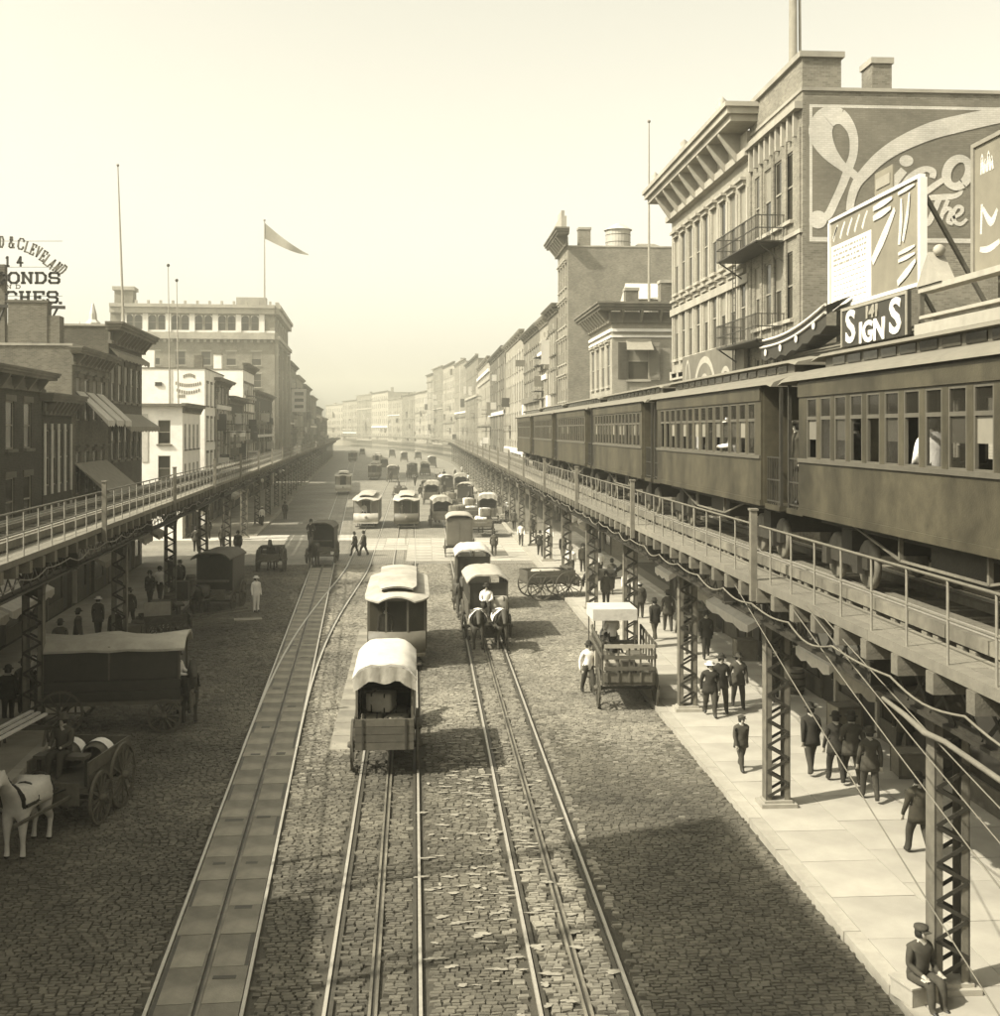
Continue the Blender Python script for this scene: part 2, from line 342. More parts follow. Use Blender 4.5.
# --- cobblestones: every sett of the near roadway is a small block (uncountable)
def cobbles(y0, y1, rowh, name):
    V = []; F = []; base = 0
    rows = int((y1-y0)/rowh)
    tmpl = np.array([[-1,-1,0],[1,-1,0],[1,1,0],[-1,1,0],[-.86,-.8,1],[.86,-.8,1],[.86,.8,1],[-.86,.8,1]], float)
    fq = np.array([[4,5,6,7],[0,1,5,4],[1,2,6,5],[2,3,7,6],[3,0,4,7]])
    cs = []
    for r in range(rows):
        yc = y0+(r+0.5)*rowh; x = LX(yc, L_KERB)+0.05+random.uniform(0, .2)
        xe = R_KERB-0.03
        while x < xe-0.1:
            w = random.uniform(0.14, 0.23); xc = x+w/2
            a1 = abs(xc-t1(yc)); ok = a1 > 0.86
            for f in (t2, t3):
                a = abs(xc-f(yc))
                if abs(a-GA) < 0.13+w*0.28 or a < 0.075+w*0.3: ok = False
            if yc > 33:
                a = abs(xc-turn(yc))
                if abs(a-GA) < 0.10+w*0.2: ok = False
            if ok: cs.append((xc, yc+random.uniform(-.012, .012), w/2-0.008, rowh/2-0.005, random.gauss(0, 0.004), random.gauss(0, .02), random.gauss(0, .02)))
            x += w
    cs = np.array(cs); n = len(cs)
    P = np.zeros((n, 8, 3))
    P[:,:,0] = cs[:,0:1]+tmpl[None,:,0]*cs[:,2:3]
    P[:,:,1] = cs[:,1:2]+tmpl[None,:,1]*cs[:,3:4]
    P[:,:,2] = np.where(tmpl[None,:,2] > 0, cs[:,4:5]+tmpl[None,:,0]*cs[:,5:6]*0.25+tmpl[None,:,1]*cs[:,6:7]*0.25, -0.05)
    P[:,:,:2] += RNG.normal(0, 0.006, (n, 8, 2))
    Fa = (fq[None]+(np.arange(n)*8)[:,None,None]).reshape(-1, 4)
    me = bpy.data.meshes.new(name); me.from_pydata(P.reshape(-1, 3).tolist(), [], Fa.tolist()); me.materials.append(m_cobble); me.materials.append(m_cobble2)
    xs_ = cs[:,0]; ys_ = cs[:,1]                               # paler setts beyond Y = 30 and inside the right track
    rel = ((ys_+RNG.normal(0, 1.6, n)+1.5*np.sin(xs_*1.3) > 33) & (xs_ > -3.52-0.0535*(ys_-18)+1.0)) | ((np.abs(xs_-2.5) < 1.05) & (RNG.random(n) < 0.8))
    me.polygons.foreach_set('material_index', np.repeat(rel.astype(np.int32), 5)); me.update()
    return inst(name, me)
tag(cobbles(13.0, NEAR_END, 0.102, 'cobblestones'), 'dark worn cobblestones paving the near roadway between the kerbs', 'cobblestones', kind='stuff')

# --- pale lime and manure spills trodden on the setts between the tracks
sp = MB()
def blot(cx, cy, rx, ry, z, sy=0.0):
    n = 22; vs = [(cx, cy, z)]; ph_ = random.uniform(0, 6)
    for j in range(n):
        t = 2*math.pi*j/n; q = .8+.25*math.sin(2*t+ph_)+.15*math.sin(5*t+ph_*2)+random.uniform(-.12, .12); vs.append((cx+rx*q*math.cos(t)+sy*ry*q*math.sin(t), cy+ry*q*math.sin(t), z))
    sp.add(vs, [(0, 1+j, 1+(j+1) % n) for j in range(n)])
k = 0
for i in range(420):
    cy = random.triangular(16, 50, 22); cx = random.triangular(-0.2, 3.3, 1.3)
    if abs(cx-2.5) < .95 and random.random() < .25: continue
    if abs(abs(cx-t3(cy))-GA) < 0.12 or abs(cx-t3(cy)) < .08: continue
    blot(cx, cy, random.uniform(.03, .2), random.uniform(.02, .09), 0.017+0.0011*(k % 9)); k += 1
tag(sp.build('street_spill', M('pale_spill', 0.25, 0.95, 0.3, 6)), 'pale trampled spills scattered over the setts between the middle tracks', 'spill', kind='stuff')

# --- pale slab strips
def slabs(name, cells, z=0.012, mat=m_cross):
    root = inst(name, None); tag(root, kind='structure'); cache = {}
    for (cx, cy, w, d, rz) in cells:
        key = (round(w, 2), round(d, 2))
        if key not in cache: cache[key] = MB().box(-w/2+.012, w/2-.012, -d/2+.012, d/2-.012, -0.05, 0.0).mesh('paving_slab', mat)
        inst('paving_slab', cache[key], root, (cx, cy, z+random.uniform(-.004, .004)), rz+random.gauss(0, .006))
cells = []
Y = 33.5
while Y < 74:                                                   # strip beside the turnout
    for q in (0, 1):
        if not (53 < Y < 57): cells.append((-2.35-0.012*(Y-30)+q*0.62, Y+q*.4, 0.60, 1.5, 0.012))
    Y += 1.52
slabs('slab_strip', cells, 0.014)
cells = []
for r in range(9):                                              # broad granite crossing ahead of the two streetcars
    Yc = 80.5+r*1.9
    x = -4.9
    while x < 7.0:
        if not (r < 4 and x < -1.9): cells.append((x+.9, Yc, 1.8, 1.9, 0))
        x += 1.8
slabs('stone_crossing', cells, 0.012, M('crossing_pale', 0.34, 0.8, 0.2, 2, 0.2, 40, rnd=0.13, dirt=0.25))
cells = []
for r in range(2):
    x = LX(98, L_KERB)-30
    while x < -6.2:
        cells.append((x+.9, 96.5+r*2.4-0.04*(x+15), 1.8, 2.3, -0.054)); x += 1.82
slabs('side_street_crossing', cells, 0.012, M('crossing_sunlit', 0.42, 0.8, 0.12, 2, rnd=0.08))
slabs('loose_stone_slab', [(gp(248, 620).x, gp(248, 620).y, 1.3, 0.7, 0.2)], 0.06)

# --- right pavement
def pave_right():
    base = MB(); ys = [-10]+[i*20.0 for i in range(0, 34)]
    base.sweep([(0, -0.06), (6.2, -0.06), (6.2, 0.105), (0, 0.105)], [((R_KERB+0.25+dev(y), y, 0), (1, 0)) for y in ys])
    o = tag(base.build('sidewalk_right', m_walkdk), kind='structure')
    km = MB().box(-0.15, 0.15, -0.985, 0.985, -0.06, 0.14).mesh('kerbstone', m_kerb)
    for i in range(90):
        Y = 9+i*2.0; inst('kerbstone', km, o, (R_KERB+0.15+random.uniform(-.008, .008), Y, random.uniform(-.006, .006)))
    fl = {}
    widths = [1.62, 1.9, 1.83]
    for i in range(52):
        x = R_KERB+0.31; Y = 8+i*1.8
        for j, w in enumerate(widths):
            if j not in fl: fl[j] = MB().box(-w/2+.01, w/2-.01, -0.89, 0.89, -0.1, 0.0).mesh('flagstone', m_flag)
            inst('flagstone', fl[j], o, (x+w/2, Y+(j % 2)*0.6, 0.137+random.uniform(-.004, .004)), random.gauss(0, .003)); x += w
    return o
pave_right()
def pave_left():
    for (a, b, nm) in ((-10.0, 79.0, 'sidewalk_left'), (99.0, 420.0, 'sidewalk_left_far')):
        base = MB(); n = 8
        base.sweep([(-5.6, -0.06), (-0.28, -0.06), (-0.28, 0.135), (-5.6, 0.135)], [((LX(a+(b-a)*i/n, L_KERB), a+(b-a)*i/n, 0), (1, 0)) for i in range(n+1)])
        o = tag(base.build(nm, m_cross), kind='structure')
        km = bpy.data.meshes.get('kerbstone')
        Y = max(a, 15)+1
        while Y < min(b, 150): inst('kerbstone', km, o, (LX(Y, L_KERB)-0.15, Y, random.uniform(-.006, .006)), 0.054); Y += 2.0
pave_left()

# ================================================================ ELEVATED RAILWAYS
DECK = 6.05; RAILZ = 6.22
def el_points(side, y0, y1, step):
    out_ = []; Y = y0
    while Y <= y1+1e-6:
        if side == 'R': x = R_EL+dev(Y); dx = (dev(Y+.5)-dev(Y-.5)); s_ = 1
        else: x = LX(Y, L_EL); dx = -0.054; s_ = -1
        h = math.hypot(dx, 1); out_.append((Vector((x, Y, 0)), Vector((s_*1/h, -s_*dx/h, 0)), math.atan2(-dx, 1))); Y += step
    return out_                                                # point, unit vector pointing AWAY from the roadway, heading
def ladder_channel(mb, x, zt):                                 # one side channel of a column, flanges outward
    s_ = 1 if x > 0 else -1
    mb.box(x-0.016, x+0.016, -0.16, 0.16, 0.12, zt)
    for yy in (-0.16, 0.144): mb.box(min(x+s_*0.017, x-s_*0.12), max(x+s_*0.017, x-s_*0.12), yy, yy+0.016, 0.12, zt)
ZT = 4.15
ch_l = MB(); ladder_channel(ch_l, -0.27, ZT); ch_l = ch_l.mesh('channel', m_ironlt)
ch_r = MB(); ladder_channel(ch_r, 0.27, ZT); ch_r = ch_r.mesh('channel', m_ironlt)
latb = MB().bar((-0.25, 0, 0), (0.25, 0, 0.28), 0.014, 0.065, up=(0, 0, 1)).mesh('lattice_bar', m_iron)
lat_all = MB()
nb = 13
for i in range(nb):
    z = 0.25+i*0.295
    for yy in (-0.172, 0.172):
        a, b = ((-0.25, yy, z), (0.25, yy, z+0.28)) if i % 2 == 0 else ((0.25, yy, z), (-0.25, yy, z+0.28))
        lat_all.bar(a, b, 0.014, 0.075)
lat_all = lat_all.mesh('lattice', m_iron)
basep = MB().box(-0.42, 0.42, -0.3, 0.3, 0.0, 0.10).box(-0.33, 0.33, -0.22, 0.22, 0.10, 0.16).mesh('base_plate', m_kerb)
def curved_arm(s_):                                            # flaring top of the column
    mb = MB(); pts = []
    for i in range(9):
        a = math.pi/2*i/8; pts.append((s_*(0.27+0.62*(1-math.cos(a))), 0, ZT+0.72*math.sin(a)))
    path = pts
    for i in range(8): mb.bar(path[i], path[i+1], 0.32, 0.035, up=(0, 1, 0)) if False else mb.add(
        [(path[i][0]-.02, -.16, path[i][2]), (path[i][0]+.02, -.16, path[i][2]), (path[i][0]+.02, .16, path[i][2]), (path[i][0]-.02, .16, path[i][2]),
         (path[i+1][0]-.02, -.16, path[i+1][2]), (path[i+1][0]+.02, -.16, path[i+1][2]), (path[i+1][0]+.02, .16, path[i+1][2]), (path[i+1][0]-.02, .16, path[i+1][2])],
        [(0,1,5,4),(1,2,6,5),(2,3,7,6),(3,0,4,7)])
    mb.bar(pts[5], (s_*0.2, 0, ZT+0.05), 0.05); mb.bar((s_*0.55, 0, ZT+0.70), (0, 0, ZT+0.1), 0.05)
    return mb
arm_l = curved_arm(-1).mesh('curved_bracket', m_ironlt); arm_r = curved_arm(1).mesh('curved_bracket', m_iron)  # street-side bracket gets the paler iron, its lit tone put into the colour
crossb = MB().box(-1.25, 1.25, -0.15, 0.15, ZT+0.70, ZT+0.76).box(-1.25, 1.25, -0.15, 0.15, 5.28, 5.34).box(-1.25, 1.25, -0.02, 0.02, ZT+0.76, 5.28)
crossb.box(-0.29, 0.29, -0.15, 0.15, ZT-0.05, ZT+0.72); crossb = crossb.mesh('cross_girder', m_iron)
def girder_mesh(L, v):
    mb = MB(); z0, z1 = 4.78, 5.62
    for z in (z0, z1-0.06): mb.box(v-0.11, v+0.11, 0, L, z, z+0.06)
    for z in (z0+.06, z1-.16): mb.box(v-0.012, v+0.012, 0, L, z, z+0.10)
    n = int(L/0.75)
    for i in range(n):
        a = i*L/n; b = (i+1)*L/n
        mb.bar((v-.025, a, z0+.08), (v-.025, b, z1-.08), 0.014, 0.07); mb.bar((v+.025, b, z0+.08), (v+.025, a, z1-.08), 0.014, 0.07)
    return mb.mesh('girder', m_iron)
GMESH = {}
def elevated(side, cols, yend, label):
    root = thing('elevated_railway', label, 'viaduct')
    # columns
    for i, Y in enumerate(cols):
        p, r, hd = el_points(side, Y, Y, 1)[0]
        flip = 0 if side == 'R' else math.pi
        c = inst('column', basep, root, p+Vector((0, 0, 0.13)), hd*-1*0+(-hd if False else 0)+flip+(hd if side == 'R' else hd))
        inst('channel', ch_l, c); inst('channel', ch_r, c)
        if i < 6:
            for j in range(nb):
                for yy in (-0.172, 0.172):
                    inst('lattice_bar', latb, c, (0, yy, 0.25+j*0.295), 0 if j % 2 == 0 else math.pi)
        else: tag(inst('lattice', lat_all, c), kind='stuff')
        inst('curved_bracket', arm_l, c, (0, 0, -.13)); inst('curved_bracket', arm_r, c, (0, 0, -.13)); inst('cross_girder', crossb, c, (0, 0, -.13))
    # longitudinal lattice girders, span by span
    for i in range(len(cols)-1):
        pa = el_points(side, cols[i], cols[i], 1)[0]; pb = el_points(side, cols[i+1], cols[i+1], 1)[0]
        L = (pb[0]-pa[0]).length-0.02; hd = math.atan2(-(pb[0]-pa[0]).x, (pb[0]-pa[0]).y)
        for v in (-0.95, 0.95):
            key = (round(L, 1), v)
            if key not in GMESH: GMESH[key] = girder_mesh(round(L, 1), v)
            inst('girder', GMESH[key], root, pa[0], hd)
    sgn = 1 if side == 'R' else -1
    y0 = cols[0]
    path = [(p, (r.x, r.y)) for p, r, h in el_points(side, y0-6, yend, 10.0 if side == 'R' else 20.0)]
    def line(name, prof, mat): MB().sweep(prof, path).build(name, mat, root)
    def rect(a, b, z0, z1): return [(a, z0), (b, z0), (b, z1), (a, z1)]
    for v in (-0.735, 0.735):
        line('running_rail', rect(v-.035, v+.035, RAILZ-.13, RAILZ), m_rail)
        for q in (-0.24, 0.24): line('guard_timber', rect(v+q-.075, v+q+.075, RAILZ-.13, RAILZ-.01 if q < 0 else RAILZ-.02), m_tie)
    line('contact_rail', rect(-1.22, -1.15, RAILZ-.12, RAILZ+.06), m_ironlt)
    # ties
    tie = MB().box(-1.93, 1.75, -0.11, 0.11, 5.63, 5.90).mesh('cross_tie', m_tie)
    nt_ = 0
    far = MB()
    for p, r, h in el_points(side, y0-5, yend, 1.1):
        if nt_ < 220: inst('cross_tie', tie, root, p+Vector((0, 0, random.uniform(-.01, .0))), h if side == 'R' else h+math.pi); nt_ += 1
        else:
            a = p-r*1.9; b = p+r*1.7; far.bar((a.x, a.y, 5.77), (b.x, b.y, 5.77), 0.2, 0.25)
    if far.v: tag(far.build('far_ties', m_tie, root), kind='stuff')
    mid = MB()
    for p, r, h in el_points(side, y0-4.45, min(yend, 150), 1.1):
        for q in (-0.18, 0.18):
            a = p+Vector((0, q, 0))-r*1.2; b = p+Vector((0, q, 0))+r*1.2; mid.bar((a.x, a.y, 5.985), (b.x, b.y, 5.985), 0.17, 0.17)
    tag(mid.build('sleepers', m_tie, root), kind='stuff')
    # walkway planks on the roadway side
    pl = {}
    Y = y0-5; i = 0
    while Y < min(yend, 300):
        L = 4.0 if Y < 80 else 9.0
        for j in range(3):
            pp, r, h = el_points(side, Y+L/2+(j % 2)*1.3, Y+L/2+(j % 2)*1.3, 1)[0]
            key = L
            if key not in pl: pl[key] = MB().box(-0.105, 0.105, -L/2+.004, L/2-.004, 5.905, DECK).mesh('plank', m_plank)
            v = -1.80+j*0.225
            inst('plank', pl[key], root, pp+r*v+Vector((0, 0, random.uniform(-.006, .004))), h)
        Y += L
    if yend > 300:
        MB().sweep(rect(-1.9, -1.25, 5.905, DECK), [(p, (r.x, r.y)) for p, r, h in el_points(side, 300, yend, 10)]).build('far_walkway', m_plank, root)
    line('outer_walkway', rect(1.3, 1.75, 5.905, DECK), m_plank)
    # railing
    post = MB().tube([(0, 0, DECK-.12), (0, 0, DECK+1.03)], 0.018, 6).mesh('railing_post', m_hand)
    heavy = MB().box(-0.06, 0.06, -0.07, 0.07, DECK-.4, DECK+1.32).box(-0.08, 0.08, -0.09, 0.09, DECK+1.32, DECK+1.36).mesh('signal_post', m_ironlt)
    i = 0
    for p, r, h in el_points(side, y0-4, min(yend, 250), 1.22):
        inst('railing_post', post, root, p-r*1.86); i += 1
    for p, r, h in el_points(side, 21.9, min(yend, 240), 13.0): inst('signal_post', heavy, root, p-r*1.97, h)
    for z, rr in ((DECK+1.03, 0.023), (DECK+0.55, 0.016)):
        MB().tube([Vector((p.x, p.y, z))-r*1.86 for p, r, h in el_points(side, y0-5, yend, 10.0)], rr, 6).build('handrail', m_hand, root)
    # sagging cable slung under the walkway edge
    pts = []
    for i, (p, r, h) in enumerate(el_points(side, y0-5, min(yend, 130), 0.275)):
        pts.append(p-r*(1.99+0.02*math.sin(i*.4))+Vector((0, 0, 5.60-(0.10+.06*math.sin((i//8)*2.3))*math.sin(math.pi*(i % 8)/8.0))))
    MB().tube(pts, 0.017, 5).build('slung_cable', m_wire, root)
    return root
colsR = [9.3, 17.9, 26.9, 36.2, 46.4, 57.2, 67.5]+[78+i*10.5 for i in range(24)]
elR = elevated('R', colsR, 640, 'elevated railway on lattice columns over the sunny right pavement carrying the train')
colsL = [22.5, 34.8, 47.0, 59.3, 71.5]+[84+i*12.2 for i in range(26)]
elL = elevated('L', colsL, 440, 'empty elevated railway along the shaded left side of the street')
# telegraph wires falling from the right viaduct towards the camera, tied off at a nearer column
for i, (pa, X0, pb, X1) in enumerate([((735, 585), 6.25, (1000, 1010), 6.6), ((790, 605), 6.2, (1000, 880), 6.7), ((805, 605), 6.2, (1000, 835), 6.8), ((815, 608), 6.2, (1000, 800), 6.9)]):
    a = on_x(pa[0], pa[1], X0); b = on_x(pb[0], pb[1], X1); d = (b-a)
    e = a+d*((9.6-a.y)/d.y)
    pts = [a.lerp(e, t/8.0)+Vector((0, 0, -0.10*4*(t/8.0)*(1-t/8.0))) for t in range(9)]
    nm = ['lowest', 'second lowest', 'second highest', 'highest'][i]
    tag(MB().tube(pts, 0.011, 5).build('guy_wire', m_wire), 'pale wire slanting down below the right viaduct, %s of the four' % nm, 'wire', 'slanting wires below the right viaduct')
# pale pipe under the right viaduct walkway
pts = [on_x(883, 698, 6.6), on_x(905, 715, 6.6), on_x(925, 733, 6.65), on_x(945, 742, 6.7), on_x(1000, 780, 6.8), on_x(1060, 818, 6.8)]
tag(MB().tube(pts, [.03, .04, .045, .04, .04, .04], 7).build('service_pipe', m_plank), 'pale bent service pipe hung under the near right viaduct', 'pipe')
# ================================================================ ELEVATED TRAIN
def el_car_parts():
    P = []                                                     # (name, mesh, loc, rz, parent index)
    HL, HW = 5.35, 1.30; zb, zs, zw, ze = 1.13, 2.13, 3.26, 3.60
    n = 14; pit = 2*(HL-0.35)/n; ww = 0.54
    body = MB()
    for s in (-1, 1):
        y0, y1 = (s*HW-0.03, s*HW+0.03)
        body.box(-HL, HL, y0, y1, zb, zs); body.box(-HL, HL, y0, y1, zw, ze)
        xs = [-HL]
        for i in range(n): c = -HL+0.35+pit*(i+.5); xs += [c-ww/2, c+ww/2]
        xs.append(HL)
        for i in range(0, len(xs), 2): body.box(xs[i], xs[i+1], y0, y1, zs, zw)
        body.box(-HL, HL, y1 if s > 0 else y0-.02, y1+.02 if s > 0 else y0, zb, zb+.12)
    for e in (-1, 1):
        x0, x1 = (e*HL-.03, e*HL+.03)
        body.box(x0, x1, -HW+.031, -0.38, zb, ze); body.box(x0, x1, 0.38, HW-.031, zb, ze); body.box(x0, x1, -.38, .38, zw-.1, ze)
    body.box(-HL, HL, -HW+.031, HW-.031, zb, zb+.06); body.box(-HL+.05, HL-.05, -HW+.04, HW-.04, ze-.03, ze)
    P.append(('body', body.mesh('body', m_carbody), -1))
    seats = MB()
    for s in (-1, 1):
        for i in range(7): x = -HL+.9+i*1.4; seats.box(x-.06, x+.02, s*.45 if s > 0 else -1.2, 1.2 if s > 0 else -.45, zb+.06, zb+1.0); seats.box(x, x+.5, s*.45 if s > 0 else -1.2, 1.2 if s > 0 else -.45, zb+.35, zb+.48)
    P.append(('seats', seats.mesh('seats', m_carin), -1))
    for s in (-1, 1):
        yy = s*(HW+0.045)
        P.append(('belt_rail', MB().box(-HL, HL, yy-.018, yy+.018, zs-.04, zs+.03).mesh('belt_rail', m_cartrim), -1))
        P.append(('letter_board', MB().box(-HL, HL, yy-.012, yy+.012, zw+.02, ze-.06).mesh('letter_board', m_carbody), -1))
    fr = MB(); h0, h1, tr = zs+.03, zw, zs+0.76
    for a, b, c, d in ((-ww/2, -ww/2+.04, h0, h1), (ww/2-.04, ww/2, h0, h1), (-ww/2+.04, ww/2-.04, h1-.04, h1), (-ww/2+.04, ww/2-.04, tr-.03, tr+.03), (-ww/2+.04, ww/2-.04, h0, h0+.03)):
        fr.box(a, b, -.025, .025, c, d)
    fr = fr.mesh('window', m_cartrim)
    up = MB().box(-ww/2+.04, ww/2-.04, -.004, .004, tr+.03, h1-.04).mesh('pane', m_glass)
    lo = MB().box(-ww/2+.04, ww/2-.04, -.004, .004, h0+.03, tr-.03).mesh('pane', m_glass)
    shade = MB().box(-ww/2+.04, ww/2-.04, .010, .016, h0+.35, tr-.03).mesh('blind', m_blind)
    wins = [(-HL+.35+pit*(i+.5), s) for i in range(n) for s in (-1, 1)]
    # roof
    prof = [(-1.43, ze-.02), (-1.36, ze+.07), (-1.1, ze+.17), (-0.78, ze+.24), (0.78, ze+.24), (1.1, ze+.17), (1.36, ze+.07), (1.43, ze-.02)]
    rf = MB().sweep(prof, [((-HL-1.0, 0, -.05), (0, 1)), ((-HL-.7, 0, 0), (0, 1)), ((HL+.7, 0, 0), (0, 1)), ((HL+1.0, 0, -.05), (0, 1))])
    P.append(('roof', rf.mesh('roof', m_carroof), -1)); ri = len(P)-1
    cl = MB().box(-HL-.3, HL+.3, -.72, .72, ze+.24, ze+.44)
    P.append(('clerestory', cl.mesh('clerestory', m_cartrim), -1)); ci = len(P)-1
    top = MB().sweep([(-.86, ze+.44), (-.8, ze+.5), (-.4, ze+.58), (.4, ze+.58), (.8, ze+.5), (.86, ze+.44)], [((-HL-.75, 0, -.06), (0, 1)), ((-HL-.3, 0, 0), (0, 1)), ((HL+.3, 0, 0), (0, 1)), ((HL+.75, 0, -.06), (0, 1))])
    P.append(('clerestory_roof', top.mesh('clerestory_roof', m_carroof), -1))
    vent = MB().box(-.3, .3, -.012, .012, -.07, .07).mesh('clerestory_window', m_pane)
    # platforms
    for e in (-1, 1):
        pf = MB().box(min(e*HL+e*.03, e*(HL+1)), max(e*HL+e*.03, e*(HL+1)), -1.25, 1.25, zb-.05, zb+.05)
        P.append(('platform', pf.mesh('platform', m_carbody), -1))
        gt = MB()
        for s in (-1, 1):
            gt = MB()
            for z in (zb+.12, zb+.55, zb+1.0): gt.bar((e*(HL+.05), s*1.2, z), (e*(HL+.97), s*1.2, z), .03)
            for q in range(7): gt.bar((e*(HL+.08+.145*q), s*1.2, zb+.05), (e*(HL+.08+.145*q), s*1.2, zb+1.0), .018)
            gt.bar((e*(HL+.96), s*1.2, zb), (e*(HL+.96), s*1.2, ze), .06)
            P.append(('platform_gate', gt.mesh('platform_gate', m_iron), -1))
    # underframe and trucks
    for s in (-1, 1):
        tr_ = MB()
        pts = [(-3.6, s*1.05, zb), (-1.4, s*1.05, zb-.42), (1.4, s*1.05, zb-.42), (3.6, s*1.05, zb)]
        for a, b in zip(pts[:-1], pts[1:]): tr_.bar(a, b, .035)
        for x in (-1.4, 1.4): tr_.bar((x, s*1.05, zb-.42), (x, s*1.05, zb), .06)
        P.append(('truss_rod', tr_.mesh('truss_rod', m_ironlt), -1))
    ub = MB().box(-HL, HL, -.9, .9, zb-.16, zb-.002).box(-.9, .9, -.8, .8, zb-.55, zb-.16)
    P.append(('underframe', ub.mesh('underframe', m_iron), -1))
    wh = MB().lathe([(0, -.05), (.38, -.05), (.42, -.02), (.42, .05), (.36, .06), (.1, .05), (0, .07)], 16).mesh('wheel', m_ironlt)
    trk = []
    for e in (-1, 1):
        t = MB()
        for s in (-1, 1):
            t.box(e*4.2-1.1, e*4.2+1.1, s*.86-.05, s*.86+.05, .36, .56)
            for q in (-.75, .75): t.box(e*4.2+q-.12, e*4.2+q+.12, s*.93-.06, s*.93+.06, .28, .62)
        t.box(e*4.2-.25, e*4.2+.25, -.85, .85, .5, .95)
        P.append(('truck', t.mesh('truck', m_iron), -1)); trk.append((len(P)-1, e))
    return P, fr, up, lo, shade, vent, wins, wh, trk, ci, HW, ze
CAR = el_car_parts()
def el_car(label, Yc, seed):
    P, fr, up, lo, shade, vent, wins, wh, trk, ci, HW, ze = CAR; R = random.Random(seed)
    root = thing('elevated_train_car', label, 'train car', (R_EL, Yc, RAILZ), math.pi/2, 'cars of the elevated train')
    obs = [inst(nm, me, root) for nm, me, _ in P]
    for x, s in wins:
        w = inst('window', fr, root, (x, s*HW, 0), 0 if s < 0 else math.pi)
        inst('pane', up, w)
        r = R.random()
        if r < 0.62: inst('pane', lo, w)
        if r > 0.55 and s > 0 and R.random() < .5: inst('blind', shade, w)
        elif r < .25: inst('blind', shade, w)
    for i in range(14):
        for s in (-1, 1): inst('clerestory_window', vent, obs[ci], (-4.9+i*.755, s*.725, ze+.34))
    for ti, e in trk:
        for q in (-.75, .75):
            for s in (-1, 1): inst('wheel', wh, obs[ti], (e*4.2+q, s*.735, .42), 0, None, (math.pi/2, 0, 0))
    return root
CAR0 = 15.9-0.1; PITCH = 13.15
carnames = ['nearest dark elevated train car, cut off by the right edge', 'second dark elevated train car from the near end, passengers leaning out of its windows',
            'third dark elevated train car from the near end', 'fourth elevated train car from the near end', 'fifth elevated train car, next to last at the far end', 'farthest, last elevated train car above the right pavement']
for i, nm in enumerate(carnames): el_car(nm, CAR0+i*PITCH, 30+i)

# ================================================================ BUILDINGS
WMESH = {}
def window_meshes(w, h):
    k = (round(w, 2), round(h, 2))
    if k not in WMESH:
        f = MB(); t = 0.06
        f.box(-w/2, -w/2+t, 0, .07, 0, h).box(w/2-t, w/2, 0, .07, 0, h).box(-w/2+t, w/2-t, 0, .07, h-t, h).box(-w/2+t, w/2-t, 0, .07, 0, t).box(-w/2+t, w/2-t, -.01, .06, h*.5-.03, h*.5+.03)
        pn = MB().box(-w/2+t, w/2-t, .03, .045, t, h*.5-.03); pt = MB().box(-w/2+t, w/2-t, .02, .035, h*.5+.03, h-t)
        sill = MB().box(-w/2-.12, w/2+.12, -.14, 0.06, -.13, -.003); lin = MB().box(-w/2-.14, w/2+.14, -.06, 0.05, h+.003, h+.26)
        hood = MB().box(-w/2-.16, w/2+.16, -.24, 0.05, h+.20, h+.32).box(-w/2-.10, w/2+.10, -.12, 0.05, h+.003, h+.20)
        WMESH[k] = [f.mesh('window', m_frame), pn.mesh('pane', m_pane), pt.mesh('pane', m_pane), pt.mesh('pane', m_blind), sill, lin, hood, {}]
    return WMESH[k]
def wcached(k, which, mat):
    d = WMESH[k][7]; kk = (which, mat.name)
    if kk not in d: d[kk] = WMESH[k][{'sill': 4, 'lintel': 5, 'hood': 6}[which]].mesh('lintel' if which == 'hood' else which, mat)
    return d[kk]
